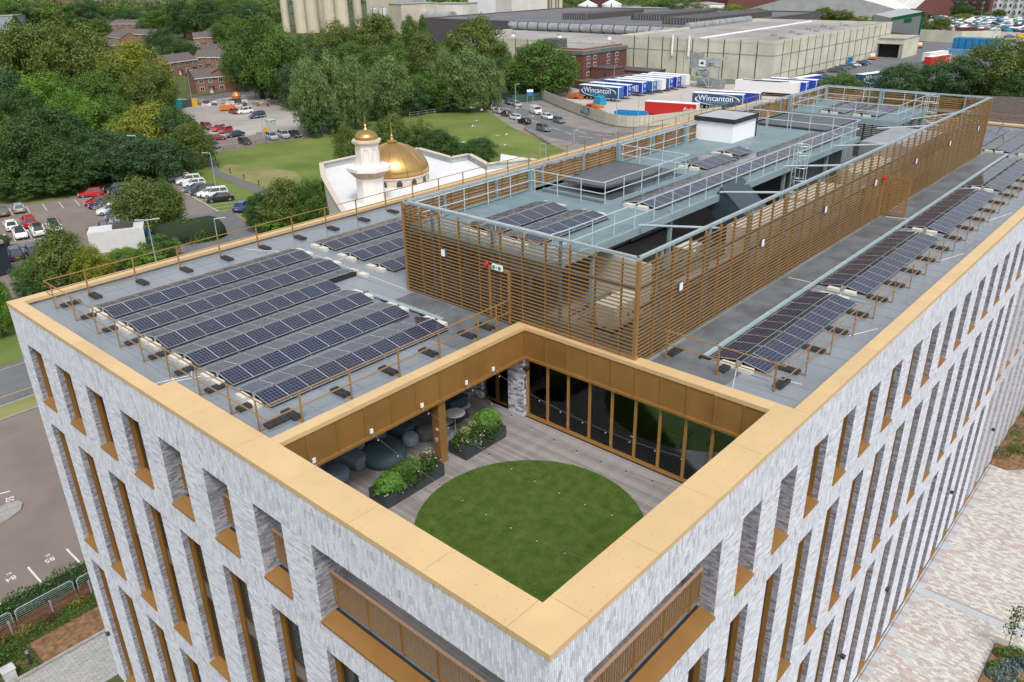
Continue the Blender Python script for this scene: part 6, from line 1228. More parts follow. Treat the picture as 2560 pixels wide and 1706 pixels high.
for a, b_, h, dp, mt, lb in (((389.95, 455.48), (395.39, 444.40), 30, 20, GREYC, 'tall grey cream factory block right of the white tanks'), ((405.51, 507.04), (416.19, 484.40), 26, 25, TANC, 'brown grey factory block behind the white tanks'), ((421.44, 473.26), (435.37, 473.99), 26, 25, GREYC, 'grey block with steel stairs at the top of the photo'), ((325.96, 387.88), (323.80, 374.62), 17, 25, TANC, 'stained concrete block behind the tall green tree'), ((409.53, 441.67), (415.58, 416.06), 13, 20, PALEC, 'cream plant block with a flat roof'), ((391.64, 426.95), (398.06, 368.01), 6, 30, PALEC, 'long low cream factory range'), ((469.86, 463.93), (473.70, 438.64), 16, 20, WHC, 'white vessels block on the factory roof'), ((413.43, 383.12), (410.23, 366.22), 22, 30, PALEC, 'tall pale factory building at the right end'), ((418.28, 373.37), (419.62, 370.67), 22, 30, PALEC, 'pale factory building edge near the road trees')): fbox(1, lb, a, b_, h, dp, mt)
fbox(1, 'brick and glass office with a lime green fascia among the trees', (311.10, 335.09), (317.18, 324.30), 6, 12, REDB, 'office', 'brick_office', extra=M('lime_fascia', (.45, .6, .1), .5)); fbox(1, 'dark brown clad shed behind the green trees', (304.71, 305.30), (322.17, 287.93), 10, 30, M('brown_cladding', (.11, .085, .095), .7, var=.15)); fbox(1, 'long dark brown shed wall with small white signs', (374.05, 334.05), (397.64, 327.26), 6.5, 20, M('brown_cladding', (.11, .085, .095), .7, var=.15), 'shed', 'shed')
tk = solo('pressure_vessel', MB().cyl((*(341.73, 394.97), GZ+9), (*(338.52, 347.63), GZ+9), 4.2, 18), M('weathered_steel_vessel', (.38, .38, .38), .5, .4, var=.3, sc=.2), 'long weathered silver pressure vessel lying behind the trees', 'vessel')
def tank(c, w, h, label, mt=WHC, cone=True):
    dd = math.hypot(c[0]+9.7, c[1]+7.9); r = w/3.647*dd/2020/2; t = thing('storage_tank', label, 'tank', (*c, GZ)); part('shell', MB().cyl((0,0,0), (0,0,h), r, 24), mt, t, w=False)
    if cone: part('roof', MB().cyl((0,0,h), (0,0,h+r*.45), r*1.01, 24, .3), WHC, t, w=False)
    part('ladder', MB().beam((-r*.9, -r*.6, 0), (-r*.9, -r*.6, h+1), .5), LAT, t, w=False)
tank((472.25, 351.60), 165, 11, 'white conical roofed storage tank, left one'); tank((489.21, 343.60), 165, 11, 'white conical roofed storage tank, right one'); tank((452.15, 366.76), 60, 28, 'tall cream cylinder left of the storage tanks', SILO, False); tank((454.25, 362.39), 60, 25, 'tall cream cylinder beside the first one', SILO, False); tank((452.77, 392.63), 85, 15, 'blue grey silo with a yellow top platform', clad('blue_grey_silo', (.28, .33, .37), (.38, .42, .46)))
tank((399.13, 491.01), 60, 10, 'white upright tank on steel frame, left one', WHC, False); tank((402.34, 484.29), 60, 10, 'white upright tank on steel frame, right one', WHC, False)
fbox(1, 'red brick building with windows behind the silos', (460.62, 390.16), (469.96, 384.73), 11, 20, DREDB, 'building', 'brick_building'); solo('brick_tower', MB().box((511.07, 372.37)[0], (511.07, 372.37)[1]-8, GZ, (511.07, 372.37)[0]+10, (511.07, 372.37)[1]+4, GZ+26), DREDB, 'narrow red brick tower between the two white tanks', 'tower')
fbox(1, 'long blue white shed beyond the storage tanks', (539.97, 375.94), (547.69, 358.16), 7, 30, WHC, 'shed', 'shed'); fbox(1, 'white gabled pavilion behind the far trees', (570.68, 341.52), (597.91, 315.45), 7, 40, WHC, 'pavilion', 'pavilion'); fbox(1, 'red brick block with grey roof at the top right', (626.85, 328.11), (671.13, 308.58), 14, 40, DREDB, 'building', 'brick_building'); fbox(1, 'low red brick shed between the far trees', (524.72, 342.04), (543.98, 331.81), 6, 30, REDB, 'shed', 'shed')
fbox(1, 'grey blue big box store behind the white arched roofs', (728.38, 317.22), (801.48, 302.18), 14, 40, clad('blue_grey_box', (.16, .19, .21), (.22, .25, .27)), 'store', 'store')
# arched retail roofs
def arch(n, label, a, b_, depth, h0, rise, mat, wallm, seg=12):
    p, q = Vector(a), Vector(b_); d = q-p; L_ = d.length; t = thing('arched_hall', label, 'retail hall', (*p, GZ), math.atan2(d.y, d.x)); side = 1 if (Vector((-d.y, d.x)).dot(p-Vector((-9.7, -7.9)))) > 0 else -1
    m = MB(); r2 = MB(); f = lambda s: h0+rise*math.sin(math.pi*s)
    for i in range(seg):
        s0, s1 = i/seg, (i+1)/seg; m.quad((L_*s0, 0, f(s0)), (L_*s1, 0, f(s1)), (L_*s1, side*depth, f(s1)), (L_*s0, side*depth, f(s0))); r2.quad((L_*s0, 0, 0), (L_*s1, 0, 0), (L_*s1, 0, f(s1)-.2), (L_*s0, 0, f(s0)-.2))
    part('roof', m, mat, t, w=False); part('gable_wall', r2, wallm, t, w=False); part('side_wall', MB().box(-.1, min(0, side*depth), 0, 0, max(0, side*depth), h0).box(L_, min(0, side*depth), 0, L_+.1, max(0, side*depth), h0), wallm, t, w=False)
    for i in range(int(depth/12)): part('roof_rib', MB().tube([(L_*k/seg, side*(i+1)*12, f(k/seg)+.15) for k in range(seg+1)], .35, 4), WHITE, t, w=False)
RETR = clad('off_white_standing_seam', (.50, .49, .46), (.60, .59, .57))
arch(1, 'large off white arched retail roof on the left', (567.12, 279.49), (572.68, 178.45), 150, 6, 9, RETR, GREYC); arch(1, 'second white arched retail roof with glazed front', (610.07, 214.58), (623.26, 184.22), 110, 7, 7, RETR, WHC); arch(1, 'curved retail hall with red and blue entrance arch', (599.15, 176.66), (633.33, 161.04), 70, 6, 9, RETR, DREDB)
# flats
def flats(n, label, a, b_, h, mat, rows_, cols, balc=True):
    t, L_, side = fbox(1, label, a, b_, h, 18, mat, 'flats', 'apartment_block'); y = -.15 if side > 0 else .15
    for r_ in range(rows_):
        for c in range(cols):
            x = L_*(c+.3)/cols; z = 2+r_*(h-2)/rows_; w = L_/cols*.35; wn = part('window', MB().box(x, min(y, 0), z, x+w, max(y, 0), z+1.9), DJ if (c+r_) % 3 == 0 else HWG, t, w=False)
            if balc and c % 2 == 0: part('balcony', MB().box(x-w*.3, y-1.2 if side > 0 else y, z-.3, x+w*1.5, y if side > 0 else y+1.2, z+.9), LAT, t, w=False)
flats(1, 'tan brick apartment block with balconies at the top right', (790.88, 298.06), (795.64, 261.61), 16, clad('tan_brick', (.42, .33, .22), (.5, .4, .28)), 4, 12); flats(1, 'pale rendered apartment block next to the tan one', (787.79, 257.99), (787.12, 220.45), 16, PALEC, 4, 10); flats(1, 'dark brown and white apartment block behind the retail car park', (714.63, 194.28), (695.98, 155.22), 24, DREDB, 6, 12); flats(1, 'white apartment block with grey balconies at the right edge', (642.10, 140.87), (635.85, 109.36), 30, WHC, 7, 10)
# ---- houses ------------------------------------------------------
HR = M('brown_tile_roof', (.105, .085, .08), .85, var=.2, sc=2); HB = brick_tex_mat('house_brick', (.26, .12, .075), (.20, .09, .055), (.28, .22, .18), .45, .15, .01)
def house(a, b_, label, depth=8, h=5.0, rise=2.2, wins=4, side_=None):
    p, q = Vector(a), Vector(b_); d = q-p; L_ = d.length; t = thing('terraced_house', label, 'house', (*p, GZ), math.atan2(d.y, d.x)); side = 1 if (Vector((-d.y, d.x)).dot(p-Vector((-9.7, -7.9)))) > 0 else -1; D = side*depth; y = -.06*side
    w = MB(); w.box(0, min(0, D), 0, L_, max(0, D), h); w.v += [(0, 0, h), (0, D, h), (0, D/2, h+rise), (L_, 0, h), (L_, D, h), (L_, D/2, h+rise)]; w.f += [(8, 9, 10), (11, 13, 12)]; part('wall', w, HB, t, w=False)
    e = .35*side; rf = MB()
    for s in (0, 1):
        y0, y1 = (-e, D/2) if s == 0 else (D+e, D/2); z0 = h-.2; rf.v += [(-.25, y0, z0), (L_+.25, y0, z0), (L_+.25, y1, h+rise+.02), (-.25, y1, h+rise+.02), (-.25, y0, z0+.14), (L_+.25, y0, z0+.14), (L_+.25, y1, h+rise+.16), (-.25, y1, h+rise+.16)]; k = len(rf.v)-8; rf.f += [tuple(k+i for i in f) for f in ((0,1,2,3), (7,6,5,4), (0,4,5,1), (1,5,6,2), (2,6,7,3), (3,7,4,0))]
    roof = part('roof', rf, HR, t, w=False); link('fascia_board', MB().box(-.25, min(-e*1.1, -e*1.02), h-.32, L_+.25, max(-e*1.1, -e*1.02), h-.08).mesh('fascia_board', PVCW), roof)
    for i in range(wins):
        x = L_*(i+.35)/wins; ww = 1.5 if i % 2 == 0 else 1.1
        for z, hh in ((3.2, 1.2), (.9, 1.25)):
            if i % 2 and z < 1: dr = part('door', MB().box(x, min(y, 0), 0, x+.95, max(y, 0), 2.05), PVCW if i % 4 == 1 else BLACK, t, w=False); part('porch', MB().box(x-.4, min(-1*side, 0), 2.15, x+1.35, max(-1*side, 0), 2.4), HR, t, w=False); continue
            wn = part('window', MB().box(x, min(y, 0), z, x+ww, max(y, 0), z+hh), PVCW, t, w=False); link('pane', MB().box(x+.1, min(y*1.5, y), z+.1, x+ww/2-.04, max(y*1.5, y), z+hh-.1).box(x+ww/2+.04, min(y*1.5, y), z+.1, x+ww-.1, max(y*1.5, y), z+hh-.1).mesh('pane', HWG), wn)
    part('chimney', MB().box(L_*.5-.3, D/2-.3, h+rise-.3, L_*.5+.3, D/2+.3, h+rise+.7), HB, t, w=False); return t
H_ = [((123.91, 247.11), (136.13, 244.48), 'nearest red brick house with dark tiled roof and picket garden', 9), ((135.22, 242.63), (141.78, 249.38), 'narrow brick house end tucked behind the nearest one', 9), ((142.76, 302.06), (156.96, 305.80), 'brick house second back on the left of the green', 9), ((173.75, 330.22), (191.97, 334.35), 'brick house behind the nearest, partly under the big tree', 9), ((160.37, 314.12), (168.81, 301.10), 'low roofed house between the two rows', 8), ((213.45, 411.81), (223.68, 406.71), 'brick terrace end in the middle distance', 9), ((245.59, 483.39), (239.01, 419.52), 'long brown roofed terrace in front of the dark trees', 9), ((205.67, 484.62), (215.59, 460.25), 'brick terrace seen above the yellow tree', 9), ((194.19, 469.98), (192.03, 448.09), 'brick terrace gable left of the yellow tree', 9), ((165.91, 403.85), (175.07, 408.85), 'low terrace half hidden by the yellow tree', 8), ((249.59, 589.82), (258.86, 572.17), 'dark slate roofed pub with pink sign', 12)]
for a, b_, lb, dp in H_: house(a, b_, lb, dp)
for i in range(13):
    a, b_ = [((469.13, 1077.70), (472.19, 1051.67)), ((476.18, 1057.36), (477.98, 1035.09)), ((478.55, 1033.45), (483.12, 1020.35)), ((483.69, 1018.72), (488.20, 1005.77)), ((485.35, 997.34), (489.25, 986.23)), ((493.23, 991.35), (501.69, 983.76)), ((473.46, 1137.72), (473.70, 1090.96)), ((488.01, 1328.05), (493.25, 1287.43)), ((481.29, 1213.88), (483.82, 1185.37)), ((516.66, 1009.66), (525.38, 1001.87)), ((557.30, 1198.80), (561.76, 1159.60)), ((540.04, 1281.99), (544.98, 1239.88)), ((572.20, 1149.09), (579.17, 1125.86))][i]
    house(a, b_, 'far brick terrace house on the horizon, number '.replace(', number ', ' ')+['left of centre', 'with twin gables', 'third gable', 'fourth gable', 'fifth gable', 'last gable', 'long pale roof', 'far left corner', 'left above trees', 'behind the dark trees', 'second row middle', 'second row left', 'second row right'][i], 12, 6, 4, 4)
fbox(1, 'blue grey metal shed at the top left edge', (202.29, 702.96), (222.39, 688.13), 9, 30, clad('blue_shed', (.22, .27, .33), (.30, .35, .41)), 'shed', 'shed')
# ---- mosque ------------------------------------------------------
MW_ = M('mosque_white_render', (.72, .68, .64), .6, var=.04); MR = M('mosque_white_roof', (.66, .67, .68), .5, var=.05, sc=.3); CREAMT = M('mosque_cream_trim', (.55, .47, .38), .6, var=.05); GOLDD = M('gilded_dome', (.52, .33, .12), .3, .8, var=.12, sc=.6, detail=8); GSEAM = M('dome_seam', (.30, .18, .06), .5, .4)
ms = thing('mosque', 'white roofed mosque with golden dome beyond the office', 'mosque', (67.5, 81.5, GZ)); RH = 7.43
rp = [(63.9, 97.7), (72.3, 97.7), (80.9, 94), (79.2, 84.7), (82.7, 84), (79.3, 76.9), (86, 74), (80, 50), (62, 52), (46.74, 68.75), (53.85, 81.61), (58.76, 90.22)]
part('wall', MB().prism(rp, GZ, GZ+RH-.05), MW_, ms); part('roof', MB().prism(rp, GZ+RH-.05, GZ+RH), MR, ms)
RIBP = M('ribbed_parapet_lining', (.34, .37, .38), .6, var=.12)
for a, b_ in zip(rp, rp[1:]+rp[:1]): part('parapet', MB().beam((*a, GZ+RH+.45), (*b_, GZ+RH+.45), .18, .9), RIBP, ms); part('coping', MB().beam((*a, GZ+RH+.95), (*b_, GZ+RH+.95), .7, .12), CREAMT, ms)
DC = (66.4, 83.4); DA = 12.98
prof = [(5.05, -.5), (5.05, .0), (4.95, .05), (4.95, 1.0), (5.1, 1.05), (5.1, 1.25)]; part('drum', MB().lathe(prof, (DC[0], DC[1], GZ+RH), 36), CREAMT, ms, smooth=False)
dk = (DA-RH-1.25)/6.35; dp = [(r, 1.25+(z-2)*dk) for r, z in [(4.95, 2.0), (5.08, 2.6), (5.0, 3.4), (4.7, 4.4), (4.15, 5.4), (3.35, 6.4), (2.4, 7.2), (1.3, 7.85), (.45, 8.2), (.3, 8.35)]]; part('dome', MB().lathe(dp, (DC[0], DC[1], GZ+RH), 48), GOLDD, ms, smooth=True)
for i in range(12): a = i*math.pi/6+.2; part('dome_seam', MB().tube([(DC[0]+math.cos(a)*r*1.004, DC[1]+math.sin(a)*r*1.004, GZ+RH+z) for r, z in dp], .045, 4), GSEAM, ms)
part('finial', MB().lathe([(r, z+DA-RH-8.35) for r, z in [(.7, 8.25), (.75, 8.4), (.3, 8.6), (.15, 9.0), (.22, 9.2), (.1, 9.4), (.12, 9.7), (.02, 11.6)]], (DC[0], DC[1], GZ+RH), 14), GOLDD, ms)
for i in range(14): 
    a = i*2*math.pi/14+.1; c, s = math.cos(a), math.sin(a); X_ = lambda u, z: (DC[0]+c*4.98-s*u, DC[1]+s*4.98+c*u, GZ+RH+z)
    part('arched_window', MB().poly([X_(-.42, .05), X_(.42, .05), X_(.42, .6), X_(.25, .86), X_(0, .95), X_(-.25, .86), X_(-.42, .6)]), DGLASS, ms)
mn = thing('minaret', 'white octagonal minaret with a small golden dome', 'minaret', (56.5, 76.6, GZ)); z0 = 10.73; zb = 11.68; zc = 12.20; zu = 15.00; zt = 15.57; zd = 16.83; zf = 18.99
part('shaft', MB().lathe([(1.85, 0), (1.85, z0)], (0,0,0), 8, .35), MW_, mn, w=False); part('corbel', MB().lathe([(1.85, z0), (2.75, zb)], (0,0,0), 8, .35), M('tan_corbel', (.36, .26, .16), .6), mn, w=False); part('balcony', MB().lathe([(2.8, zb), (2.95, zb+.1), (2.95, zc), (2.7, zc+.1)], (0,0,0), 8, .35), MW_, mn, w=False)
part('upper_shaft', MB().lathe([(1.75, zc+.1), (1.75, zc+.3), (1.62, zc+.35), (1.55, zu)], (0,0,0), 8, .35), MW_, mn, w=False); part('cornice', MB().lathe([(1.55, zu), (1.95, zu+.3), (1.95, zt), (1.7, zt+.05)], (0,0,0), 8, .35), CREAMT, mn, w=False)
for i in range(8): a = (i+.5)*math.pi/4+.35; c, s = math.cos(a), math.sin(a); q_ = 1.52; X_ = lambda u, z: (c*q_-s*u, s*q_+c*u, z); part('blind_arch', MB().tube([X_(-.38, zc+.8), X_(-.38, zu-.9), X_(-.2, zu-.5), X_(0, zu-.4), X_(.2, zu-.5), X_(.38, zu-.9), X_(.38, zc+.8)], .03, 4), CREAMT, mn, w=False)
hd = zd-zt; part('dome', MB().lathe([(1.4, zt), (1.5, zt+hd*.25), (1.38, zt+hd*.5), (1.0, zt+hd*.75), (.4, zt+hd*.95), (.12, zd)], (0,0,0), 24), GOLDD, mn, w=False, smooth=True); part('finial', MB().lathe([(.25, zd), (.1, zd+.25), (.2, zd+.45), (.08, zd+.7), (.02, zf)], (0,0,0), 10), GOLDD, mn, w=False)
# small white gabled porch right of the mosque
solo('roof_housing', MB().prism([(86.49, 80.93), (92.14, 85.84), (92.16, 80.17), (87.32, 76.01)], GZ, GZ+6.6), MR, 'white roofed porch block at the right end of the mosque', 'porch')
# ---- hoarding, walls, fences ------------------------------------
RIBW = brick_tex_mat('ribbed_cream_hoarding', (.48, .47, .38), (.52, .51, .42), (.33, .32, .25), .35, 60, .03, off=0, dist=.03); ho = thing('hoarding', 'curved cream ribbed hoarding round the haulage yard', 'hoarding', (*(178.74, 149.02), GZ)); hp_ = [(178.74, 149.02), (173.43, 140.37), (167.47, 130.59), (162.80, 122.58), (158.84, 115.42), (156.20, 109.81), (155.24, 105.56), (155.43, 102.83), (156.42, 100.99), (160.49, 98.38), (170.89, 94.29), (180.52, 91.76)]
for a, b_ in zip(hp_[:-1], hp_[1:]): part('hoarding_panel', MB().beam((*a, GZ+1.65), (*b_, GZ+1.65), .12, 2.5), RIBW, ho); part('plinth', MB().beam((*a, GZ+.2), (*b_, GZ+.2), .35, .4), PAVE, ho)
pa, pb = Vector((162.80, 122.58)), Vector((159.87, 117.56)); part('poster', MB().poly([(pa.x-.15, pa.y-.1, GZ+.9), (pb.x-.15, pb.y-.1, GZ+.9), (pb.x-.15, pb.y-.1, GZ+2.8), (pa.x-.15, pa.y-.1, GZ+2.8)]), M('faded_photo_poster', (.03, .045, .04), .4, col2=(.45, .5, .52), sc=1.2, thr=(.4, .6)), ho)
def wall(pts, h, label, mat, th=.25, name='wall'): 
    t = thing(name, label, 'wall', (*pts[0], GZ))
    for a, b_ in zip(pts[:-1], pts[1:]): part('wall_section', MB().beam((*a, GZ+h/2), (*b_, GZ+h/2), th, h), mat, t)
wall([(428.16, 120.76), (425.14, 101.74), (436.18, 88.33)], 5.2, 'cream yard wall before the retail car park', CREAM, name='yard_wall'); wall([(483.28, 119.99), (478.67, 105.25)], 3, 'dark red low wall in the retail car park', DREDB)
wall([(204.29, 157.68), (201.02, 149.09)], 2.6, 'dark red brick wall behind the scaffold stack', DREDB)
def rail_fence(pts, label, h=1.0, sp=2.4, mat=None):
    t = thing('post_rail_fence', label, 'fence', (*pts[0], GZ)); mat = mat or M('rusty_steel_rail', (.14, .11, .09), .7, .2)
    for a, b_ in zip(pts[:-1], pts[1:]):
        for z in (h, h*.5): part('rail', MB().cyl((*a, GZ+z), (*b_, GZ+z), .05, 5), mat, t)
        A_, B_ = Vector(a), Vector(b_); n = max(1, int((B_-A_).length/sp))
        for i in range(n): c = A_+(B_-A_)*i/n; part('post', MB().cyl((c.x, c.y, GZ), (c.x, c.y, GZ+h), .06, 5), mat, t)
rail_fence([(78.13, 157.54), (88.61, 157.29), (88.96, 157.84), (109.05, 156.28), (119.76, 156.62)], 'low steel rail fence between the lawn and the brown car park'); rail_fence([(134.98, 157.68), (148.41, 155.71), (150.40, 157.74)], 'low steel rail fence along the top of the lawn', 1.1, mat=M('pale_rail', (.32, .30, .27), .7)); rail_fence([(116.39, 240.12), (128.22, 233.29), (134.02, 237.70)], 'railing behind the rubbish heap', 1.3); rail_fence([(127.43, 212.81), (120.91, 183.19)], 'chain link fence under the dark trees', 1.4, mat=M('pale_rail', (.32, .30, .27), .7))
BLF = M('blue_palisade', (.015, .08, .24), .5); wall([(39.79, 113.08), (37.41, 101.26)], 2.4, 'solid blue painted fence beside the white generator', BLF, .08, 'blue_fence'); rail_fence([(33.58, 113.99), (33.09, 109.74), (36.41, 116.44), (39.20, 115.61), (39.84, 113.01)], 'blue railing round the generator compound', 2.0, .8, BLF)
wall([(173.49, 160.33), (169.06, 151.84), (171.67, 149.92), (177.91, 148.34)], 2.2, 'green steel palisade fence beside the hoarding', M('green_palisade', (.03, .08, .07), .6, var=.3), .06, 'palisade_fence'); wall([(353.03, 84.36), (383.84, 84.35)], .1, 'kerb of the far yard', KERB)
# ---- odds and ends ----------------------------------------------
gn = thing('generator', 'white box generator with dark roof unit inside the blue fence', 'generator', (*(35.29, 107.80), GZ), R(-28)); part('casing', MB().box(-3.6, -1.7, 0, 3.6, 1.7, 3.0), M('off_white_casing', (.55, .56, .55), .6, var=.06), gn, w=False); part('roof_unit', MB().box(-.4, -1.1, 3.0, 2.2, 1.1, 3.4), M('dark_roof_unit', (.06, .05, .05), .6), gn, w=False)
fbox(1, 'dark blue clad building with vertical ribs at the left edge', (19.47, 116.88), (21.32, 108.36), 4.2, -8, brick_tex_mat('dark_ribbed_cladding', (.02, .03, .045), (.02, .028, .04), (.008, .012, .018), .4, 60, .04, off=0), 'building', 'clad_building')
sk_ = solo('skip', MB().prism([(-2, -.9), (2, -.9), (2, .9), (-2, .9)], .3, .4).box(-2.2, -.95, .4, 2.2, -.85, 1.4).box(-2.2, .85, .4, 2.2, .95, 1.4).box(-2.2, -.85, .4, -2.1, .85, 1.4).box(2.1, -.85, .4, 2.2, .85, 1.4), paint('orange'), 'orange rubbish skip in the concrete car park', 'skip'); sk_.location = (*(111.94, 208.39), GZ); sk_.rotation_euler = (0, 0, R(-30))
for n_, c_, l_, mt in (('container', (107.24, 226.92), 'blue container at the corner of the concrete car park', paint('teal')), ('container', (110.12, 224.61), 'yellow container beside the dark bin', paint('yellow')), ('container', (108.61, 224.99), 'dark grey bin between blue and yellow containers', paint('darkgrey'))): o = solo(n_, MB().box(-1.3, -1.1, 0, 1.3, 1.1, 2.0).box(-1.35, -1.15, 2.0, 1.35, 1.15, 2.1), mt, l_, 'container'); o.location = (*c_, GZ); o.rotation_euler = (0, 0, R(-25))
tr = thing('junk_heap', 'heap of crates, panels and rubble on the concrete car park', 'heap', (*(117.27, 225.39), GZ)); rj = random.Random(3); jm = [M('junk_grey', (.25, .26, .27), .8), M('junk_dark', (.06, .06, .07), .8), M('junk_white', (.6, .6, .6), .8), M('junk_wood', (.28, .2, .13), .9)]
for i in range(60):
    a = Vector((112.74, 228.12)); b_ = Vector((123.58, 209.15)); s = rj.random(); c = a+(b_-a)*s; x, y = c.x-tr.location.x+rj.uniform(-3, 3), c.y-tr.location.y+rj.uniform(-5, 5); q_ = rj.uniform(.3, 1.1); part('junk_piece', MB().box(-q_, -q_*.6, 0, q_, q_*.5, rj.uniform(.1, 1.0), Matrix.Translation((x, y, 0)) @ Matrix.Rotation(rj.uniform(0, 3), 4, 'Z')), rj.choice(jm), tr, w=False)
o = solo('concrete_mixer', MB().lathe([(.5, 0), (1.2, .4), (1.4, 1.2), (.9, 2.0), (.4, 2.3)], (0,0,0), 14), paint('orange'), 'orange drum mixer behind the junk heap', 'mixer'); o.location = (*(125.14, 225.63), GZ)
kb = solo('kiosk', MB().box(-.9, -.9, 0, .9, .9, 2.6).box(-1, -1, 2.6, 1, 1, 2.7), M('pale_green_kiosk', (.42, .46, .44), .6), 'pale green electrical kiosk standing in the concrete car park', 'kiosk'); kb.location = (*(101.34, 170.39), GZ); o = solo('barrier', MB().box(-.9, -.4, 0, .9, .4, .9), paint('yellow'), 'yellow barrier block beside the pale green kiosk', 'barrier'); o.location = (*(100.54, 170.74), GZ)
sk2 = solo('blue_skip', MB().box(-4, -1.2, .1, 4, -1.1, 2.2).box(-4, 1.1, .1, 4, 1.2, 2.2).box(-4, -1.1, .1, -3.9, 1.1, 1.6).box(3.9, -1.1, .1, 4, 1.1, 2.2).box(-3.9, -1.1, .1, 3.9, 1.1, .2), M('bright_blue_paint', (.01, .22, .55), .5), 'long bright blue open container behind the hoarding', 'container'); sk2.location = (*(165.35, 108.60), GZ); sk2.rotation_euler = (0, 0, R(-75))
st = thing('scaffold_stack', 'stack of orange scaffold boards and tubes behind the hoarding', 'stack', (*(186.44, 141.78), GZ))
for i in range(8): part('board_bundle', MB().box(-1.5+(i % 2)*.8, -3+(i//2)*1.6, .3*(i % 3), 1.2+(i % 2)*.8, -1.7+(i//2)*1.6, .9+.3*(i % 3)), M('orange_boards', (.42, .13, .05), .8, var=.3), st, w=False)
for n_, c_, h_, mt, l_ in (('stillage', (180.28, 128.96), 2.4, M('cyan_crate', (.02, .28, .45), .6), 'cyan stacked crates beside the yard clutter'), ('pallet', (175.26, 126.06), .9, paint('orange'), 'orange red pallet of parts beside the hoarding'), ('pallet', (176.69, 128.97), .8, paint('red'), 'red white tubs near the scaffold stack')): o = solo(n_, MB().box(-1.6, -1.2, 0, 1.6, 1.2, h_*.45).box(-1.4, -1.1, h_*.48, 1.4, 1.1, h_*.75).box(-1.2, -.9, h_*.78, .9, .9, h_), mt, l_, n_); o.location = (*c_, GZ+.03)
cr_ = thing('crate_stack', 'big stack of bright blue crates in the far yard', 'crates', (*(379.90, 90.87), GZ)); BC_ = M('bright_blue_crate', (.01, .16, .34), .6, var=.25, sc=.8)
for i in range(7):
    for j in range(3): part('crate_column', MB().box(j*2.6+(i//2)*.3, -i*2.5, 0, j*2.6+2.4+(i//2)*.3, -i*2.5+2.3, 5.6), BC_, cr_, w=False)
part('low_crates', MB().box(-5, -9, 0, -2, 3, 1.6), M('pale_blue_crate', (.1, .25, .42), .6, var=.3, sc=2), cr_, w=False)
for p, l_ in (((335.00, 109.43), 'orange white yard tractor before the loading door'), ((391.96, 109.35), 'yellow orange sweeper machine right of the loading bay')): t = thing('yard_vehicle', l_, 'vehicle', (*p, GZ), R(20)); part('body', MB().box(-2, -1, .5, 1.6, 1, 1.3), paint('orange'), t, w=False); part('cab', MB().box(-.6, -.8, 1.3, .9, .8, 2.4), paint('white'), t, w=False); part('wheels', MB().cyl((-1.2, -1.1, .5), (-1.2, 1.1, .5), .5, 12).cyl((1.0, -1.1, .5), (1.0, 1.1, .5), .5, 12), TYRE, t, w=False)
o = solo('portable_toilet', MB().box(-.7, -.7, 0, .7, .7, 2.4).box(-.75, -.75, 2.4, .75, .75, 2.6), M('blue_plastic_cabin', (.01, .17, .38), .5), 'blue portable toilet against the warehouse wall', 'toilet'); o.location = (*(313.73, 110.15), GZ)
bt = thing('big_tile_roof', 'large dark tiled roof at the far right beyond the office', 'roof building', (*(168.43, 32.39), GZ)); pr = [(178.66, 36.66), (181.82, 29.40), (182.87, 20.12), (154.95, 13.59), (173.63, 26.90), (179.71, 32.14)]
m = MB(); a_, b_, c_, d_ = (181.62, 37.33), (185.56, 22.35), (178.88, 17.35), (176.18, 31.17); m.v += [(*a_, 8.5), (*b_, 8.5), (*c_, 4), (*d_, 4), (*a_, GZ), (*b_, GZ), (*c_, GZ), (*d_, GZ)]; m.f += [(0,3,2,1), (4,5,6,7), (3,7,6,2), (0,4,7,3), (1,2,6,5), (0,1,5,4)]; part('roof', m, brick_tex_mat('dark_pantile', (.075, .06, .055), (.10, .08, .075), (.03, .025, .025), .5, .4, .03, axes='xy'), bt)
def lamp_post(p, h, label, arms=1, rz=0, col=GALV):
    t = thing('lamp_post', label, 'lamp post', (*p, GZ), rz, 'lamp posts'); part('column', MB().cyl((0,0,0), (0,0,h), .09, 8, .06), col, t, w=False)
    for s in ([1] if arms == 1 else [1, -1]): part('arm', MB().cyl((0,0,h), (s*.9, 0, h+.08), .04, 6), col, t, w=False); part('lantern', MB().box(min(s*.8, s*1.5), -.13, h+.04, max(s*.8, s*1.5), .13, h+.14), M('lantern_grey', (.4, .42, .43), .4), t, w=False)
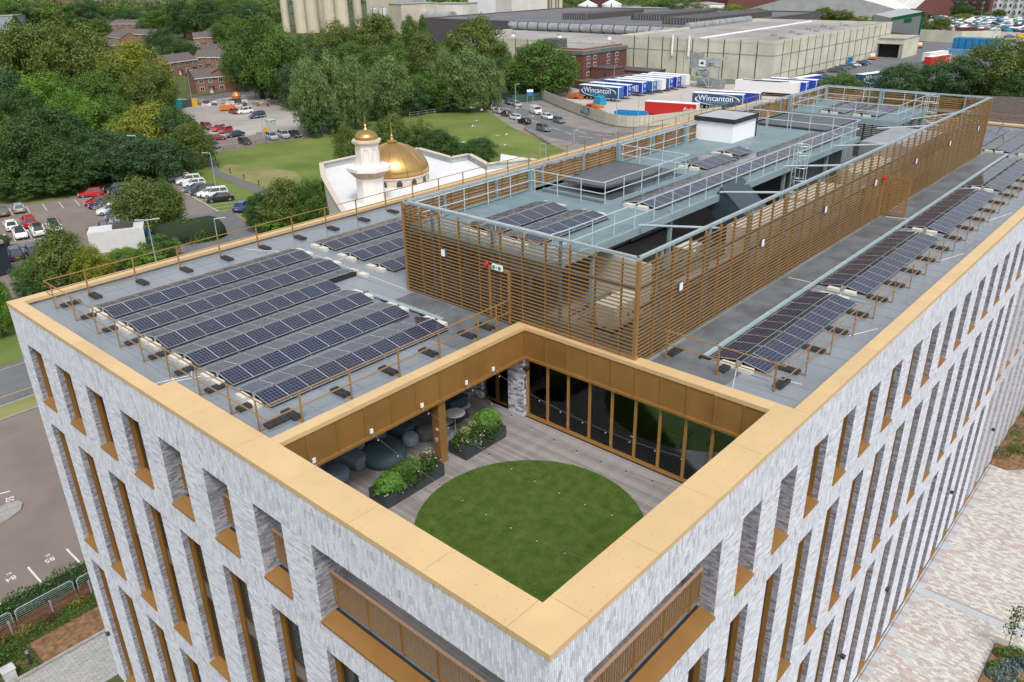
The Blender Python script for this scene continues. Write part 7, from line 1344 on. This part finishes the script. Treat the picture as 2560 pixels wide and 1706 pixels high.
for p, h, l_, ar, rz in (((56.97, 145.15), 8.31, 'lamp post against the dark trees', 1, 2.5), ((63.48, 130.94), 5.82, 'lamp post by the white cars and the path', 1, 2.3), ((33.96, 94.07), 6.84, 'twin armed lamp post beside the blue fence', 2, -.6), ((42.58, 93.31), 5.15, 'lamp post on the access road behind the parapet', 1, -.6), ((119.16, 242.20), 7.89, 'tall lamp post at the gable of the nearest house', 1, 0), ((96.52, 193.80), 4.41, 'lamp post in the concrete car park by the tree', 2, 0), ((91.26, 157.88), 6.09, 'thin lamp post at the grass fence', 2, 0), ((125.65, 197.52), 5.58, 'lamp post under the dark trees', 1, 3), ((121.31, 203.63), 2.14, 'lamp post beside the chain link fence', 2, 0),
    ((142.99, 127.39), 9.52, 'tall lamp post beside the queue of cars', 1, 0), ((145.88, 99.49), 7.78, 'lamp post in front of the hoarding, left', 1, 0), ((154.51, 99.26), 7.51, 'lamp post in front of the hoarding, middle', 1, 0), ((177.54, 101.52), 5.71, 'lamp post behind the red trailer', 1, 0), ((193.56, 157.79), 2.47, 'short post at the corner of the hoarding', 1, 0), ((225.30, 155.77), 4.93, 'lamp post behind the first trailers', 1, 0), ((191.03, 100.71), 2.84, 'lamp post in front of the second navy trailer', 1, 0), ((195.38, 100.98), 5.43, 'lamp post right of the second navy trailer', 1, 0), ((281.70, 92.19), 4.91, 'lamp post in the warehouse road', 1, 0), ((323.57, 87.90), 3.83, 'lamp post before the red trailer', 1, 0), ((463.26, 104.42), 16.11, 'very tall lighting mast in the retail car park', 1, 0), ((224.64, 94.57), 7.31, 'lamp post by the near corner of the warehouse', 1, 0), ((245.26, 576.84), 10.25, 'tall mast among the left trees', 1, 0), ((131.29, 100.24), 3.17, 'street lamp behind the office parapet', 1, 0)): lamp_post(p, h, l_, ar, rz)
gf = solo('goal_frame', MB().beam((0,0,0), (0,0,2.6), .1).beam((1.2,0,0), (1.2,0,2.6), .1).beam((0,0,2.6), (1.2,0,2.6), .1).beam((0,0,1.4), (1.2,0,1.4), .08), GALV, 'small white steel frame standing in the grass near the mosque', 'frame'); gf.location = (*(118.24, 98.98), GZ); gf.rotation_euler = (0, 0, -.8)
for p, l_ in (((76.77, 154.71), 'left of the path mouth'), ((74.67, 150.39), 'second down the path'), ((71.46, 143.77), 'third down the path'), ((70.21, 137.15), 'fourth down the path'), ((69.26, 130.63), 'fifth down the path'), ((68.27, 124.08), 'sixth down the path'), ((67.58, 117.86), 'last before the trees')): o = solo('path_bollard', MB().cyl((0,0,0), (0,0,1.0), .09, 8), BLACK, 'dark timber bollard beside the footpath, '+l_, 'bollard', 'bollards along the footpath'); o.location = (*p, GZ)
sg2 = thing('site_sign', 'blue and white site sign on posts at the hoarding corner', 'sign', (*(170.51, 146.24), GZ)); part('board', MB().box(-.9, -.05, 2.2, .9, .05, 4.0), M('site_sign_blue', (.03, .14, .4), .5), sg2, w=False); part('panel', MB().box(-.9, -.09, 3.3, .9, -.06, 4.0), WHITE, sg2, w=False); part('posts', MB().beam((-.8, 0, 0), (-.8, 0, 4), .08).beam((.8, 0, 0), (.8, 0, 4), .08), GALV, sg2, w=False); sg2.rotation_euler = (0, 0, -.7)
# stones along the lawn edge
for i in range(16):
    a, b_ = Vector((139.30, 121.16)), Vector((129.80, 106.25)); p = a+(b_-a)*i/15; o = solo('boulder', MB().lathe([(.3, 0), (.45, .2), (.38, .42), (.12, .55)], (0,0,0), 7), M('edge_boulder', (.16, .13, .11), .95, var=.3, sc=3), 'rough brown boulder in the line between lawn and footway', 'boulder', 'boulders along the lawn edge'); o.location = (p.x, p.y, GZ); o.rotation_euler = (0, 0, i); o.scale = (1+.3*math.sin(i*3), 1, .9+.2*math.cos(i))
# gulls in flight
GW = M('gull_white', (.75, .76, .78), .6); GG = M('gull_grey', (.32, .35, .4), .6)
gull_spots = (((93.03, 93.34), 12, .4, 'white gull banking over the top of the lawn'), ((92.48, 90.06), 12, 2.2, 'white gull flying left beside the trees'), ((92.56, 91.67), 10, 1.2, 'pale gull over the middle of the lawn, upper of two'), ((88.83, 88.71), 10, 2.9, 'grey backed gull over the lawn, lower of two'), ((88.64, 83.34), 9, .8, 'gull gliding low over the lawn, left of the pair'), ((90.37, 82.60), 9, 2.0, 'gull with raised wings, right of the pair'), ((87.41, 80.68), 8, .3, 'gull lowest over the lawn'), ((81.48, 83.82), 9, 1.6, 'gull just above the dark bush'), ((88.06, 77.99), 14, 2.5, 'gull flying across the queue of cars'), ((87.73, 74.91), 13, 1.0, 'gull over the main road beside the van'))
for p, z, rz, l_ in gull_spots:
    t = thing('gull', l_, 'gull', (*p, z), rz, 'gulls flying over the lawn'); part('body', MB().lathe([(.01, 0), (.06, .08), (.085, .22), (.06, .4), (.02, .5)], (0,0,0), 8), GW, t, w=False); t.children[0].rotation_euler = (0, R(90), 0)
    for s in (-1, 1): w = MB(); w.v += [(.12, 0, .02), (.34, 0, .02), (.30, s*.33, .16), (.10, s*.33, .16), (.12, s*.72, .05), (.16, s*.72, .05), (.12, 0, .0), (.34, 0, .0), (.30, s*.33, .14), (.10, s*.33, .14), (.12, s*.72, .04), (.16, s*.72, .04)]; w.f += [(0,1,2,3), (3,2,5,4), (6,9,8,7), (9,10,11,8), (0,3,9,6), (1,7,8,2), (3,4,10,9), (2,8,11,5), (4,5,11,10)]; part('wing', w, GG, t, w=False)
# ================================================================== TREES
BARK_T = M('tree_bark', (.07, .055, .045), .95, var=.3, sc=2)
def crown_mesh(name, seed, shape, nclump, nleaf, leaf, mat, weep=0):
    # crown of leaf clumps inside a unit box (1 wide, 1 high, base at 0)
    rg = np.random.default_rng(seed); P, N_, T = [], [], []
    for i in range(nclump):
        while True:
            d = rg.normal(0, 1, 3); d /= np.linalg.norm(d)
            if d[2] > -.92: break
        rad = rg.uniform(.55, 1.0); sx, sz = shape
        zc = .5+d[2]*.5*rad*.9; wid = 1.0
        if sz == 'cone': wid = np.clip(1.15-zc, .15, 1)
        elif sz == 'col': wid = .9 if zc < .8 else .6
        elif sz == 'dome': wid = np.sqrt(max(.12, 1-(max(zc-.35, 0)/.7)**2)) if zc > .35 else .95
        c = np.array([d[0]*.5*rad*wid*sx, d[1]*.5*rad*wid*sx, zc]); cr_ = rg.uniform(.07, .14)
        n = int(nleaf/nclump*(cr_/.105)**2); u = rg.normal(0, 1, (n, 3)); u /= np.linalg.norm(u, axis=1)[:, None]; u[:, 2] = np.where(u[:, 2] < -.55, -u[:, 2]*.6, u[:, 2])
        if weep: u[:, 2] -= rg.uniform(0, weep*2.2, n)
        p = c+u*cr_*rg.uniform(.55, 1.12, n)[:, None]*np.array([1, 1, 1.05]); P.append(p); N_.append(u+np.array([0, 0, .25])); T.append(np.clip(rg.normal(.5, .14, n)+rg.normal(0, .13), 0, 1))
    P, N_, T = np.concatenate(P), np.concatenate(N_), np.concatenate(T); N_ /= np.linalg.norm(N_, axis=1)[:, None]
    P[:, 2] = np.clip(P[:, 2], .0, 1.05); n = len(P); r1 = rg.normal(0, 1, (n, 3)); a = np.cross(N_, r1); a /= np.linalg.norm(a, axis=1)[:, None]; nn_ = N_+rg.normal(0, .35, (n, 3)); b = np.cross(nn_, a); b /= np.linalg.norm(b, axis=1)[:, None]
    q = leaf*rg.uniform(.6, 1.4, n)[:, None]; V = np.stack([P-a*q, P+b*q*.6, P+a*q, P-b*q*.6], 1)
    return np_mesh(name, V, np.arange(4*n).reshape(-1, 4), mat, T)
LM = {'mid': leaf_mat('leaf_mid', (.030, .080, .012), (.135, .235, .036), .6), 'dark': leaf_mat('leaf_dark', (.018, .056, .014), (.080, .155, .034), .6), 'olive': leaf_mat('leaf_olive', (.045, .085, .014), (.18, .235, .046), .6), 'bright': leaf_mat('leaf_bright', (.045, .13, .012), (.19, .34, .038), .6), 'yellow': leaf_mat('leaf_yellow', (.085, .13, .010), (.31, .33, .04), .6), 'silver': leaf_mat('leaf_silver', (.045, .095, .022), (.24, .35, .12), .6), 'blue': leaf_mat('leaf_blue', (.020, .062, .022), (.085, .16, .052), .6), 'rust': leaf_mat('leaf_rust', (.06, .06, .015), (.18, .15, .05), .6)}
CR_ = {'round': [crown_mesh('crown', 1, (1, 'dome'), 150, 19000, .0135, LM['mid']), crown_mesh('crown', 2, (1, 'dome'), 130, 18000, .014, LM['mid']), crown_mesh('crown', 3, (1, 'round'), 150, 19000, .0135, LM['mid'])], 'tall': [crown_mesh('crown', 4, (1, 'col'), 150, 19000, .013, LM['mid'])], 'weep': [crown_mesh('crown', 5, (1, 'dome'), 110, 15000, .012, LM['mid'], .35)], 'cone': [crown_mesh('crown', 6, (1.1, 'cone'), 120, 16000, .014, LM['mid'])], 'low': [crown_mesh('crown', 7, (1, 'round'), 60, 6000, .022, LM['mid'])]}
TRK = MB().cyl((0,0,0), (.02,0,.45), .045, 8, .026).cyl((.02,0,.42), (.12,.05,.75), .024, 6, .008).cyl((.02,0,.42), (-.1,-.06,.8), .022, 6, .008).cyl((0,0,.4), (0,.12,.7), .018, 6, .006).mesh('trunk', BARK_T)
tc = 0
def tree(p, kind, tone, label, group='trees around the car parks and lawn', lift=.12):
    global tc; x, y, h, w = p; tc += 1; t = thing('tree', label, 'tree', (x, y, GZ), (tc*1.7) % 6.28, group); me = CR_[kind][tc % len(CR_[kind])]; me = over_mesh(me, LM[tone])
    c = link('crown', me, t); c.scale = (w*1.08, w*1.08, h*(1-lift)); c.location = (0, 0, h*lift); k = link('trunk', TRK, t); k.scale = (h*.8, h*.8, h*.85); return t
TT = [ # left woodland
 ((83.5, 265.9, 24.3, 20.6), 'round', 'olive', 'broad olive green tree crowning the left woodland'), ((91.2, 254.9, 23.6, 21.6), 'round', 'olive', 'tall olive green tree right of the broad one in the left woodland'), ((93.0, 275.6, 22.7, 21.4), 'round', 'olive', 'rounded olive tree between the two tall left ones'), ((92.5, 219.6, 19.8, 19.1), 'tall', 'yellow', 'tall tree with yellowing top in the centre of the left woodland'), ((89.9, 205.7, 15.3, 12.3), 'round', 'olive', 'olive shoulder tree right of the yellow topped one'), ((86.0, 216.7, 15.0, 12.1), 'round', 'olive', 'olive shoulder tree left of the yellow topped one'), ((92.9, 263.8, 14.7, 16.7), 'round', 'mid', 'plain green rounded tree in front of the olive pair'), ((71.9, 227.6, 13.0, 15.0), 'round', 'bright', 'bright green tree in the middle left of the woodland'),
 ((64.7, 232.1, 13.9, 15.8), 'round', 'blue', 'bluish dark tree at the left edge of the woodland'), ((64.8, 157.4, 12.6, 14.0), 'round', 'yellow', 'wide yellow green tree above the dark car park edge'), ((68.7, 154.0, 11.2, 10.4), 'round', 'blue', 'dark bluish tree beside the wide yellow green one'), ((68.7, 147.4, 9.0, 7.9), 'round', 'olive', 'tree at the woodland corner next to the concrete car park'), ((52.2, 173.9, 12.1, 14.8), 'round', 'dark', 'very dark tree low in the left woodland'), ((61.5, 183.4, 13.1, 11.8), 'round', 'bright', 'bright green tree right of centre in the woodland'), ((43.8, 175.1, 9.1, 6.8), 'tall', 'yellow', 'yellow green tree low at the left edge'), ((41.3, 155.3, 12.6, 12.3), 'round', 'dark', 'dark tree overhanging the left parked cars'), ((52.0, 152.5, 9.4, 14.3), 'round', 'blue', 'dark tree above the bright red hatchback'), ((56.3, 146.9, 8.4, 13.1), 'round', 'blue', 'dark tree behind the lamp post'), ((44.6, 148.4, 8.7, 11.5), 'round', 'dark', 'darkest tree low over the car park edge'), ((43.5, 178.8, 14.6, 6.4), 'round', 'mid', 'green tree cut by the left edge'), ((86.1, 302.6, 14.8, 14.6), 'round', 'bright', 'bright green tree at the upper left edge'), ((78.9, 212.6, 13.8, 13.7), 'round', 'mid', 'mid green tree behind the bright one'), ((67.6, 181.2, 11.2, 12.4), 'round', 'mid', 'mid green tree under the yellow topped one'), ((60.4, 141.6, 8.0, 10.5), 'round', 'blue', 'dark tree at the path mouth'), ((54.9, 151.6, 6.7, 10.0), 'round', 'dark', 'dark shrubby tree between the lamp post and red car'), ((57.5, 205.3, 12.4, 12.3), 'round', 'dark', 'dark tree below the bluish one on the left'),
 ((33.7, 152.8, 7.3, 8.8), 'low', 'dark', 'dark hedge mass behind the left parked cars'), ((37.3, 149.3, 5.4, 9.6), 'low', 'dark', 'dark ivy hedge behind the silver hatchback'), ((42.7, 147.3, 5.1, 10.5), 'low', 'dark', 'dark hedge mass left of the red hatchback'), ((51.0, 151.2, 3.7, 9.9), 'low', 'dark', 'dark undergrowth behind the black cars'), ((56.4, 147.0, 3.5, 9.8), 'low', 'dark', 'dark undergrowth behind the maple tree'), ((62.4, 148.1, 2.8, 9.0), 'low', 'dark', 'dark undergrowth by the path mouth'),
 # behind houses
 ((163.4, 346.5, 16.5, 15.0), 'weep', 'blue', 'dark weeping tree between the houses'), ((162.2, 325.5, 11.3, 12.8), 'round', 'dark', 'dark round tree left of the brick terrace'), ((227.8, 399.7, 15.5, 19.3), 'round', 'mid', 'rounded pale green tree behind the terrace'), ((248.9, 461.2, 21.9, 24.8), 'round', 'dark', 'big dark tree behind the long terrace'), ((245.9, 482.8, 22.4, 19.6), 'round', 'dark', 'dark tree left of the big dark one'), ((276.2, 461.9, 19.2, 22.4), 'round', 'blue', 'dark tree right of the pale green one'), ((263.4, 542.7, 14.1, 28.4), 'round', 'mid', 'flat topped green tree behind the pub'), ((267.1, 601.2, 13.6, 23.6), 'round', 'blue', 'dark flat topped cedar left of the pub'), ((231.6, 562.4, 12.5, 14.3), 'cone', 'olive', 'pointed olive tree left of the pub'), ((231.8, 432.1, 5.7, 8.2), 'round', 'olive', 'small olive tree before the terrace'), ((225.9, 402.9, 4.9, 8.4), 'round', 'olive', 'small tree at the terrace end'), ((232.6, 506.9, 8.1, 10.1), 'round', 'dark', 'small dark tree right of the pub'), ((197.0, 607.2, 12.7, 9.7), 'cone', 'dark', 'dark conifer beside the blue shed'), ((158.4, 518.0, 8.5, 16.5), 'round', 'olive', 'olive tree below the blue shed'),
 # trees before factory
 ((133.0, 218.4, 24.1, 17.2), 'round', 'mid', 'large green tree left of the silos, lit on top'), ((138.1, 240.7, 20.8, 14.2), 'round', 'mid', 'green tree beside the brick houses'), ((128.6, 202.1, 21.2, 15.2), 'round', 'mid', 'green tree in front of the cream silos'), ((131.2, 221.0, 19.0, 12.1), 'round', 'dark', 'dark hanging tree over the back road'), ((134.2, 216.6, 15.3, 9.5), 'round', 'rust', 'tree with rusty leaves over the dry bank'), ((124.9, 193.5, 12.9, 11.0), 'round', 'blue', 'dark tree between bank and poplars'), ((192.6, 264.4, 18.0, 16.7), 'round', 'olive', 'olive tree right of the silos'), ((201.6, 250.6, 20.8, 19.6), 'round', 'olive', 'tall round green tree at the factory front'), ((231.1, 263.5, 18.5, 8.4), 'tall', 'mid', 'narrow green poplar before the pressure vessel'), ((284.7, 314.8, 15.0, 4.8), 'tall', 'mid', 'very narrow poplar beside the pressure vessel'), ((177.6, 196.8, 17.5, 13.3), 'round', 'olive', 'olive topped tree left of the tallest one'), ((222.8, 217.8, 19.8, 21.2), 'round', 'olive', 'tallest tree before the dark shed'), ((218.6, 224.3, 12.2, 13.3), 'round', 'mid', 'green tree behind the silver poplars'), ((227.7, 210.3, 9.4, 8.8), 'round', 'olive', 'tree at the road end'),
 ((105.7, 159.6, 17.4, 9.2), 'tall', 'silver', 'silver leaved poplar at the left end of the poplar group'), ((109.2, 154.8, 18.5, 9.2), 'tall', 'silver', 'silver leaved poplar, second in the group'), ((115.4, 155.0, 17.6, 8.5), 'tall', 'silver', 'silver leaved poplar, third in the group'), ((130.9, 160.4, 15.8, 12.1), 'tall', 'silver', 'silver leaved poplar right of the gap'), ((148.4, 157.4, 16.5, 7.5), 'tall', 'silver', 'slim silver poplar left of the widest one'), ((150.9, 150.6, 16.6, 13.0), 'tall', 'silver', 'widest silver poplar by the main road'), ((156.8, 148.8, 13.4, 8.2), 'tall', 'silver', 'silver poplar nearest the parked cars'), ((146.6, 159.9, 12.3, 12.0), 'round', 'mid', 'green tree between silver poplars'), ((137.9, 159.6, 7.3, 8.0), 'round', 'blue', 'low bluish tree in the gap of the poplars'), ((127.4, 162.4, 7.4, 9.9), 'round', 'dark', 'dark shadowy tree under the poplars'), ((104.9, 154.9, 6.5, 9.1), 'low', 'dark', 'dark undergrowth below the left poplars'), ((148.7, 156.9, 6.1, 11.3), 'low', 'dark', 'dark undergrowth below the right poplars'), ((143.3, 161.2, 5.8, 9.4), 'low', 'dark', 'dark undergrowth in the middle of the poplars'),
 ((178.4, 215.2, 13.5, 16.8), 'round', 'mid', 'green tree filling in behind the silver poplars, left'), ((171.0, 226.2, 13.5, 17.0), 'round', 'mid', 'green tree behind the second silver poplar'), ((157.4, 226.5, 13.1, 15.0), 'round', 'dark', 'dark tree behind the first silver poplar'), ((196.7, 209.3, 11.7, 12.3), 'round', 'dark', 'dark tree behind the tallest trees'), ((206.5, 302.7, 11.5, 16.5), 'low', 'dark', 'dark undergrowth at the foot of the silos'), ((243.1, 317.4, 7.3, 23.6), 'low', 'dark', 'dark undergrowth right of the silos'), ((227.9, 268.6, 7.0, 18.9), 'low', 'dark', 'dark shrubs before the concrete block'), ((211.1, 198.9, 8.2, 10.7), 'low', 'dark', 'dark shrubs at the top of the road'), ((161.0, 194.4, 6.9, 14.5), 'low', 'blue', 'shrubs in the shade of the poplars'), ((163.4, 174.8, 9.4, 14.5), 'low', 'mid', 'shrubs between the right poplars'),
 ((59.5, 88.3, 6.3, 4.4), 'round', 'olive', 'olive tree nearest the minaret foot'), ((60.1, 92.9, 7.4, 4.2), 'round', 'mid', 'green tree against the mosque hall'), ((61.7, 89.1, 4.9, 3.4), 'low', 'mid', 'low shrubs before the mosque hall'),
 # mosque trees
 ((87.8, 122.4, 9.3, 6.6), 'weep', 'olive', 'weeping willow left of the minaret'), ((99.8, 123.4, 8.9, 8.5), 'round', 'olive', 'olive tree behind the minaret'), ((101.5, 117.6, 7.9, 6.5), 'round', 'olive', 'olive tree behind the golden dome'), ((102.3, 111.5, 6.5, 8.9), 'round', 'dark', 'dark tree right of the golden dome'), ((104.7, 103.4, 5.6, 7.5), 'round', 'dark', 'dark bush at the right of the mosque lawn'), ((96.3, 116.1, 6.5, 6.8), 'low', 'dark', 'dark undergrowth behind the mosque'),
 # road junction trees
 ((184.1, 152.9, 15.8, 19.3), 'round', 'mid', 'big dark green tree beside the hoarding'), ((185.6, 162.9, 11.9, 10.7), 'round', 'olive', 'olive tree left of the big roadside tree'), ((195.0, 153.5, 11.9, 8.2), 'round', 'bright', 'lighter green tree right of the roadside tree'), ((181.3, 156.9, 7.6, 13.8), 'low', 'dark', 'dark undergrowth behind the palisade fence'), ((186.8, 152.9, 7.3, 13.2), 'low', 'dark', 'dark undergrowth under the roadside tree'),
 # far
 ((478.5, 275.1, 13.9, 25.3), 'round', 'olive', 'far olive tree behind the warehouse, left'), ((484.8, 262.3, 10.3, 21.5), 'round', 'mid', 'far green tree behind the warehouse'), ((519.2, 265.9, 10.8, 22.7), 'round', 'yellow', 'far yellow green tree behind the warehouse'), ((515.2, 248.2, 8.9, 18.3), 'round', 'olive', 'far olive tree behind the warehouse, right'), ((513.8, 334.8, 5.8, 14.5), 'low', 'olive', 'far low tree by the brick shed'), ((509.2, 344.8, 5.8, 9.4), 'low', 'dark', 'far dark tree by the white tank'), ((530.4, 242.2, 6.4, 8.9), 'low', 'dark', 'small tree before the arched roof, left'), ((534.8, 232.9, 6.1, 9.7), 'low', 'blue', 'small dark tree before the arched roof'), ((543.1, 215.2, 9.0, 15.4), 'round', 'olive', 'olive tree before the arched roof, taller'), ((542.4, 203.8, 7.6, 15.3), 'round', 'olive', 'olive tree before the arched roof, wide'), ((547.7, 192.7, 4.2, 10.1), 'low', 'yellow', 'low yellow green tree before the retail hall'), ((543.1, 177.8, 6.5, 11.9), 'round', 'yellow', 'yellow green tree left of the green store'), ((524.2, 160.2, 9.0, 14.5), 'round', 'yellow', 'yellow green tree behind the green store'), ((472.1, 132.9, 8.0, 8.9), 'round', 'olive', 'olive tree at the corner of the retail car park'), ((483.7, 127.4, 8.1, 12.5), 'round', 'olive', 'tree with yellowing leaves in the retail car park'), ((616.4, 153.0, 9.7, 13.2), 'round', 'dark', 'dark tree before the brown flats'), ((638.1, 150.0, 4.8, 10.9), 'low', 'dark', 'low dark tree before the brown flats'), ((625.6, 132.4, 5.6, 8.8), 'round', 'olive', 'tree before the white flats'), ((598.8, 149.0, 3.9, 7.7), 'low', 'yellow', 'low yellow tree in the retail car park'), ((600.6, 144.9, 3.9, 6.0), 'low', 'yellow', 'second low yellow tree in the retail car park'), ((579.2, 164.4, 5.8, 10.0), 'low', 'rust', 'rusty low tree before the curved hall'),
 # right side
 ((237.2, 84.3, 6.2, 10.8), 'round', 'mid', 'young green tree above the far screen corner'), ((239.8, 80.5, 4.2, 5.4), 'low', 'olive', 'young olive tree right of the green one'), ((232.1, 65.8, 10.3, 15.2), 'round', 'blue', 'dark round tree behind the far screen, left'), ((239.0, 55.9, 11.9, 16.2), 'round', 'blue', 'dark round tree behind the far screen, right'), ((243.5, 60.1, 5.2, 6.1), 'cone', 'yellow', 'small yellow green tree between the dark ones'), ((251.1, 49.1, 7.6, 12.4), 'round', 'yellow', 'bright yellow green round tree at the right'), ((247.3, 44.1, 16.4, 23.0), 'round', 'olive', 'huge olive evergreen at the right'), ((266.4, 42.1, 14.7, 10.0), 'round', 'dark', 'dark tree cut by the right edge'), ((235.9, 37.7, 9.4, 11.6), 'round', 'dark', 'dark tree above the tiled roof'), ((196.5, 28.9, 7.2, 6.9), 'low', 'bright', 'bright bush beside the tiled roof'), ((239.3, 55.5, 3.2, 24.6), 'low', 'mid', 'low hedge mass behind the far screen'),
 # near left
 ((41.4, 111.0, 8.6, 10.2), 'round', 'olive', 'maple tree in the staff car park'), ((43.3, 108.6, 8.3, 4.0), 'round', 'mid', 'bright side of the maple by the white cars'), ((23.7, 96.6, 8.3, 8.1), 'cone', 'olive', 'yew like tree behind the left corner of the roof'), ((25.8, 94.0, 5.7, 5.1), 'round', 'yellow', 'yellowish shrub tree right of the yew'), ((21.3, 98.3, 4.9, 5.2), 'round', 'mid', 'green shrub tree left of the yew'), ((31.9, 97.9, 2.9, 5.2), 'round', 'bright', 'fresh green shrubs in front of the generator'), ((36.6, 97.8, 3.6, 4.9), 'low', 'mid', 'round green shrub beside the blue fence'), ((34.1, 96.7, 2.5, 4.8), 'low', 'bright', 'leafy shrubs behind the parapet'), ((20.2, 97.8, 2.1, 4.4), 'low', 'blue', 'bluish hedge behind the left roof corner'), ((13.0, 86.7, 7.1, 3.5), 'round', 'bright', 'bright green tree at the left edge below the roof corner'), ((53.8, 102.7, 2.3, 2.2), 'low', 'dark', 'small dark shrub by the access road'), ((52.7, 98.7, 5.7, 4.5), 'round', 'dark', 'dark shrub tree behind the back parapet, left'), ((55.5, 96.0, 8.2, 7.4), 'round', 'olive', 'olive grey tree behind the back parapet'), ((57.9, 92.1, 7.8, 5.1), 'round', 'mid', 'green tree left of the mosque roof'), ((57.2, 94.8, 6.4, 5.2), 'cone', 'yellow', 'yellow green tree behind the back parapet'), ((70.5, 97.7, 2.4, 3.2), 'low', 'yellow', 'yellowing shrub before the minaret'), ((53.5, 95.8, 3.0, 5.2), 'low', 'bright', 'bright shrubs just over the parapet'), ((59.4, 92.0, 3.2, 5.5), 'low', 'mid', 'green shrubs just over the parapet'), ((24.4, 120.5, 2.3, 1.9), 'low', 'dark', 'dark shrub at the clad building')]
for p, k, tn, lb in TT: tree(p, k, tn, lb, lift=-.05 if k != 'low' else .0)
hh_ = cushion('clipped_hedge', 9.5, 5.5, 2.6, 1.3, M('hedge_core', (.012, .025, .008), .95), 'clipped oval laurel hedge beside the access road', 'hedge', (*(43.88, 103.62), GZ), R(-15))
rg = np.random.default_rng(91); n = 7000; u = rg.normal(0, 1, (n, 3)); u /= np.linalg.norm(u, axis=1)[:, None]; u[:, 2] = abs(u[:, 2]); c0 = np.array([*(43.88, 103.62), GZ]); P = c0+u*np.array([4.9, 3.0, 2.75])*rg.uniform(.93, 1.04, n)[:, None]; P = P-c0; P = P @ np.array([[math.cos(R(15)), math.sin(R(15)), 0], [-math.sin(R(15)), math.cos(R(15)), 0], [0, 0, 1]]).T; o = quads('hedge_foliage', P, .14, BOX_, rg, hh_, nrm=u); o['kind'] = 'stuff'
# far wood that reads as one mass
far_pts = []
rg = np.random.default_rng(17)
def fartree(p, tone, label): x, y, h, w = p; tree((x, y, h, w), 'low', tone, label, 'far trees below the horizon', lift=0)
far_i = 0
FP = ['above the broad olive tree', 'left of the far terrace', 'behind the left woodland', 'left of the pub', 'between woodland and terraces', 'under the terrace gables', 'above the tall olive tree', 'right of the pub roof', 'at the top left edge', 'above the cedar', 'behind the dark trees', 'behind the pale round tree', 'near the factory pipes', 'left of the silos', 'beside the first silo', 'right of the pale factory wall', 'behind the white tanks', 'right of the white tanks', 'before the white pavilion', 'beside the white pavilion', 'behind the tall cream cylinders', 'between cylinder and tank', 'before the arched roof', 'just left of the pub', 'behind the cedar', 'before the lighting mast', 'at the corner of the silos', 'left of the long terrace', 'on the skyline right of centre', 'on the skyline behind the tanks']
wt = ['mid', 'dark', 'olive', 'blue', 'bright', 'mid']
for p in ((231.1, 722.3, 18.7, 29.2), (246.1, 719.8, 17.7, 27.2), (246.3, 666.1, 19.4, 29.4), (262.7, 659.5, 18.9, 27.4), (257.7, 724.8, 13.7, 25.4), (332.6, 768.9, 11.7, 27.7), (290.4, 751.2, 13.6, 24.4), (335.9, 723.8, 9.6, 24.2), (258.2, 819.4, 17.5, 26.0), (361.2, 744.9, 9.1, 22.8), (380.7, 742.4, 13.8, 29.9), (408.0, 723.2, 14.8, 34.3), (376.6, 634.8, 16.6, 30.6), (367.1, 588.6, 13.4, 21.1), (325.6, 510.4, 15.3, 13.4), (486.4, 427.2, 11.5, 14.3), (551.0, 387.8, 11.9, 28.0), (558.4, 370.3, 11.8, 26.0), (566.1, 352.3, 11.7, 27.7), (599.6, 352.1, 11.3, 28.8), (528.3, 402.8, 12.5, 22.1), (572.5, 418.5, 11.6, 21.6), (713.1, 361.1, 7.2, 28.7), (223.6, 558.4, 10.4, 14.2), (316.2, 696.4, 9.2, 19.0), (231.5, 602.8, 12.4, 19.6), (279.9, 455.1, 13.6, 14.9), (289.5, 581.2, 10.9, 19.8), (702.4, 391.6, 7.4, 31.1), (659.0, 516.1, 7.8, 34.6)):
    tree(p, 'low' if far_i % 3 else 'round', wt[far_i % 6], 'distant '+{'mid': 'green', 'dark': 'dark', 'olive': 'olive', 'blue': 'bluish', 'bright': 'bright'}[wt[far_i % 6]]+' tree crown far off, '+FP[far_i], 'far trees below the horizon', lift=0); far_i += 1
V_, T_ = [], []
for i in range(1500):
    y_ = rg.uniform(-.9, 1); x_ = rg.uniform(0, 2560); pass
n = 260000
px_ = rg.uniform(0, 1, n)
ang = rg.uniform(-.05, 1.62, 700); dis = rg.uniform(760, 1900, 700); cx_, cy_ = np.cos(ang)*dis, np.sin(ang)*dis; rad = rg.uniform(9, 20, 700); k = rg.integers(0, 700, 90000); u = rg.normal(0, 1, (90000, 3)); u /= np.linalg.norm(u, axis=1)[:, None]; u[:, 2] = abs(u[:, 2])
P = np.stack([cx_[k]+u[:, 0]*rad[k], cy_[k]+u[:, 1]*rad[k], GZ+u[:, 2]*rad[k]*.8], -1); fw = quads('far_wood', P, 1.6, LM['mid'], rg, None, nrm=u); fw['kind'] = 'stuff'; tag(fw, 'belt of far woodland and town greenery on the horizon', 'wood')
# remove the hidden car prototypes
for k, o in protos.items():
    for ch in list(o.children):
        for g_ in list(ch.children): bpy.data.objects.remove(g_)
        bpy.data.objects.remove(ch)
    bpy.data.objects.remove(o)
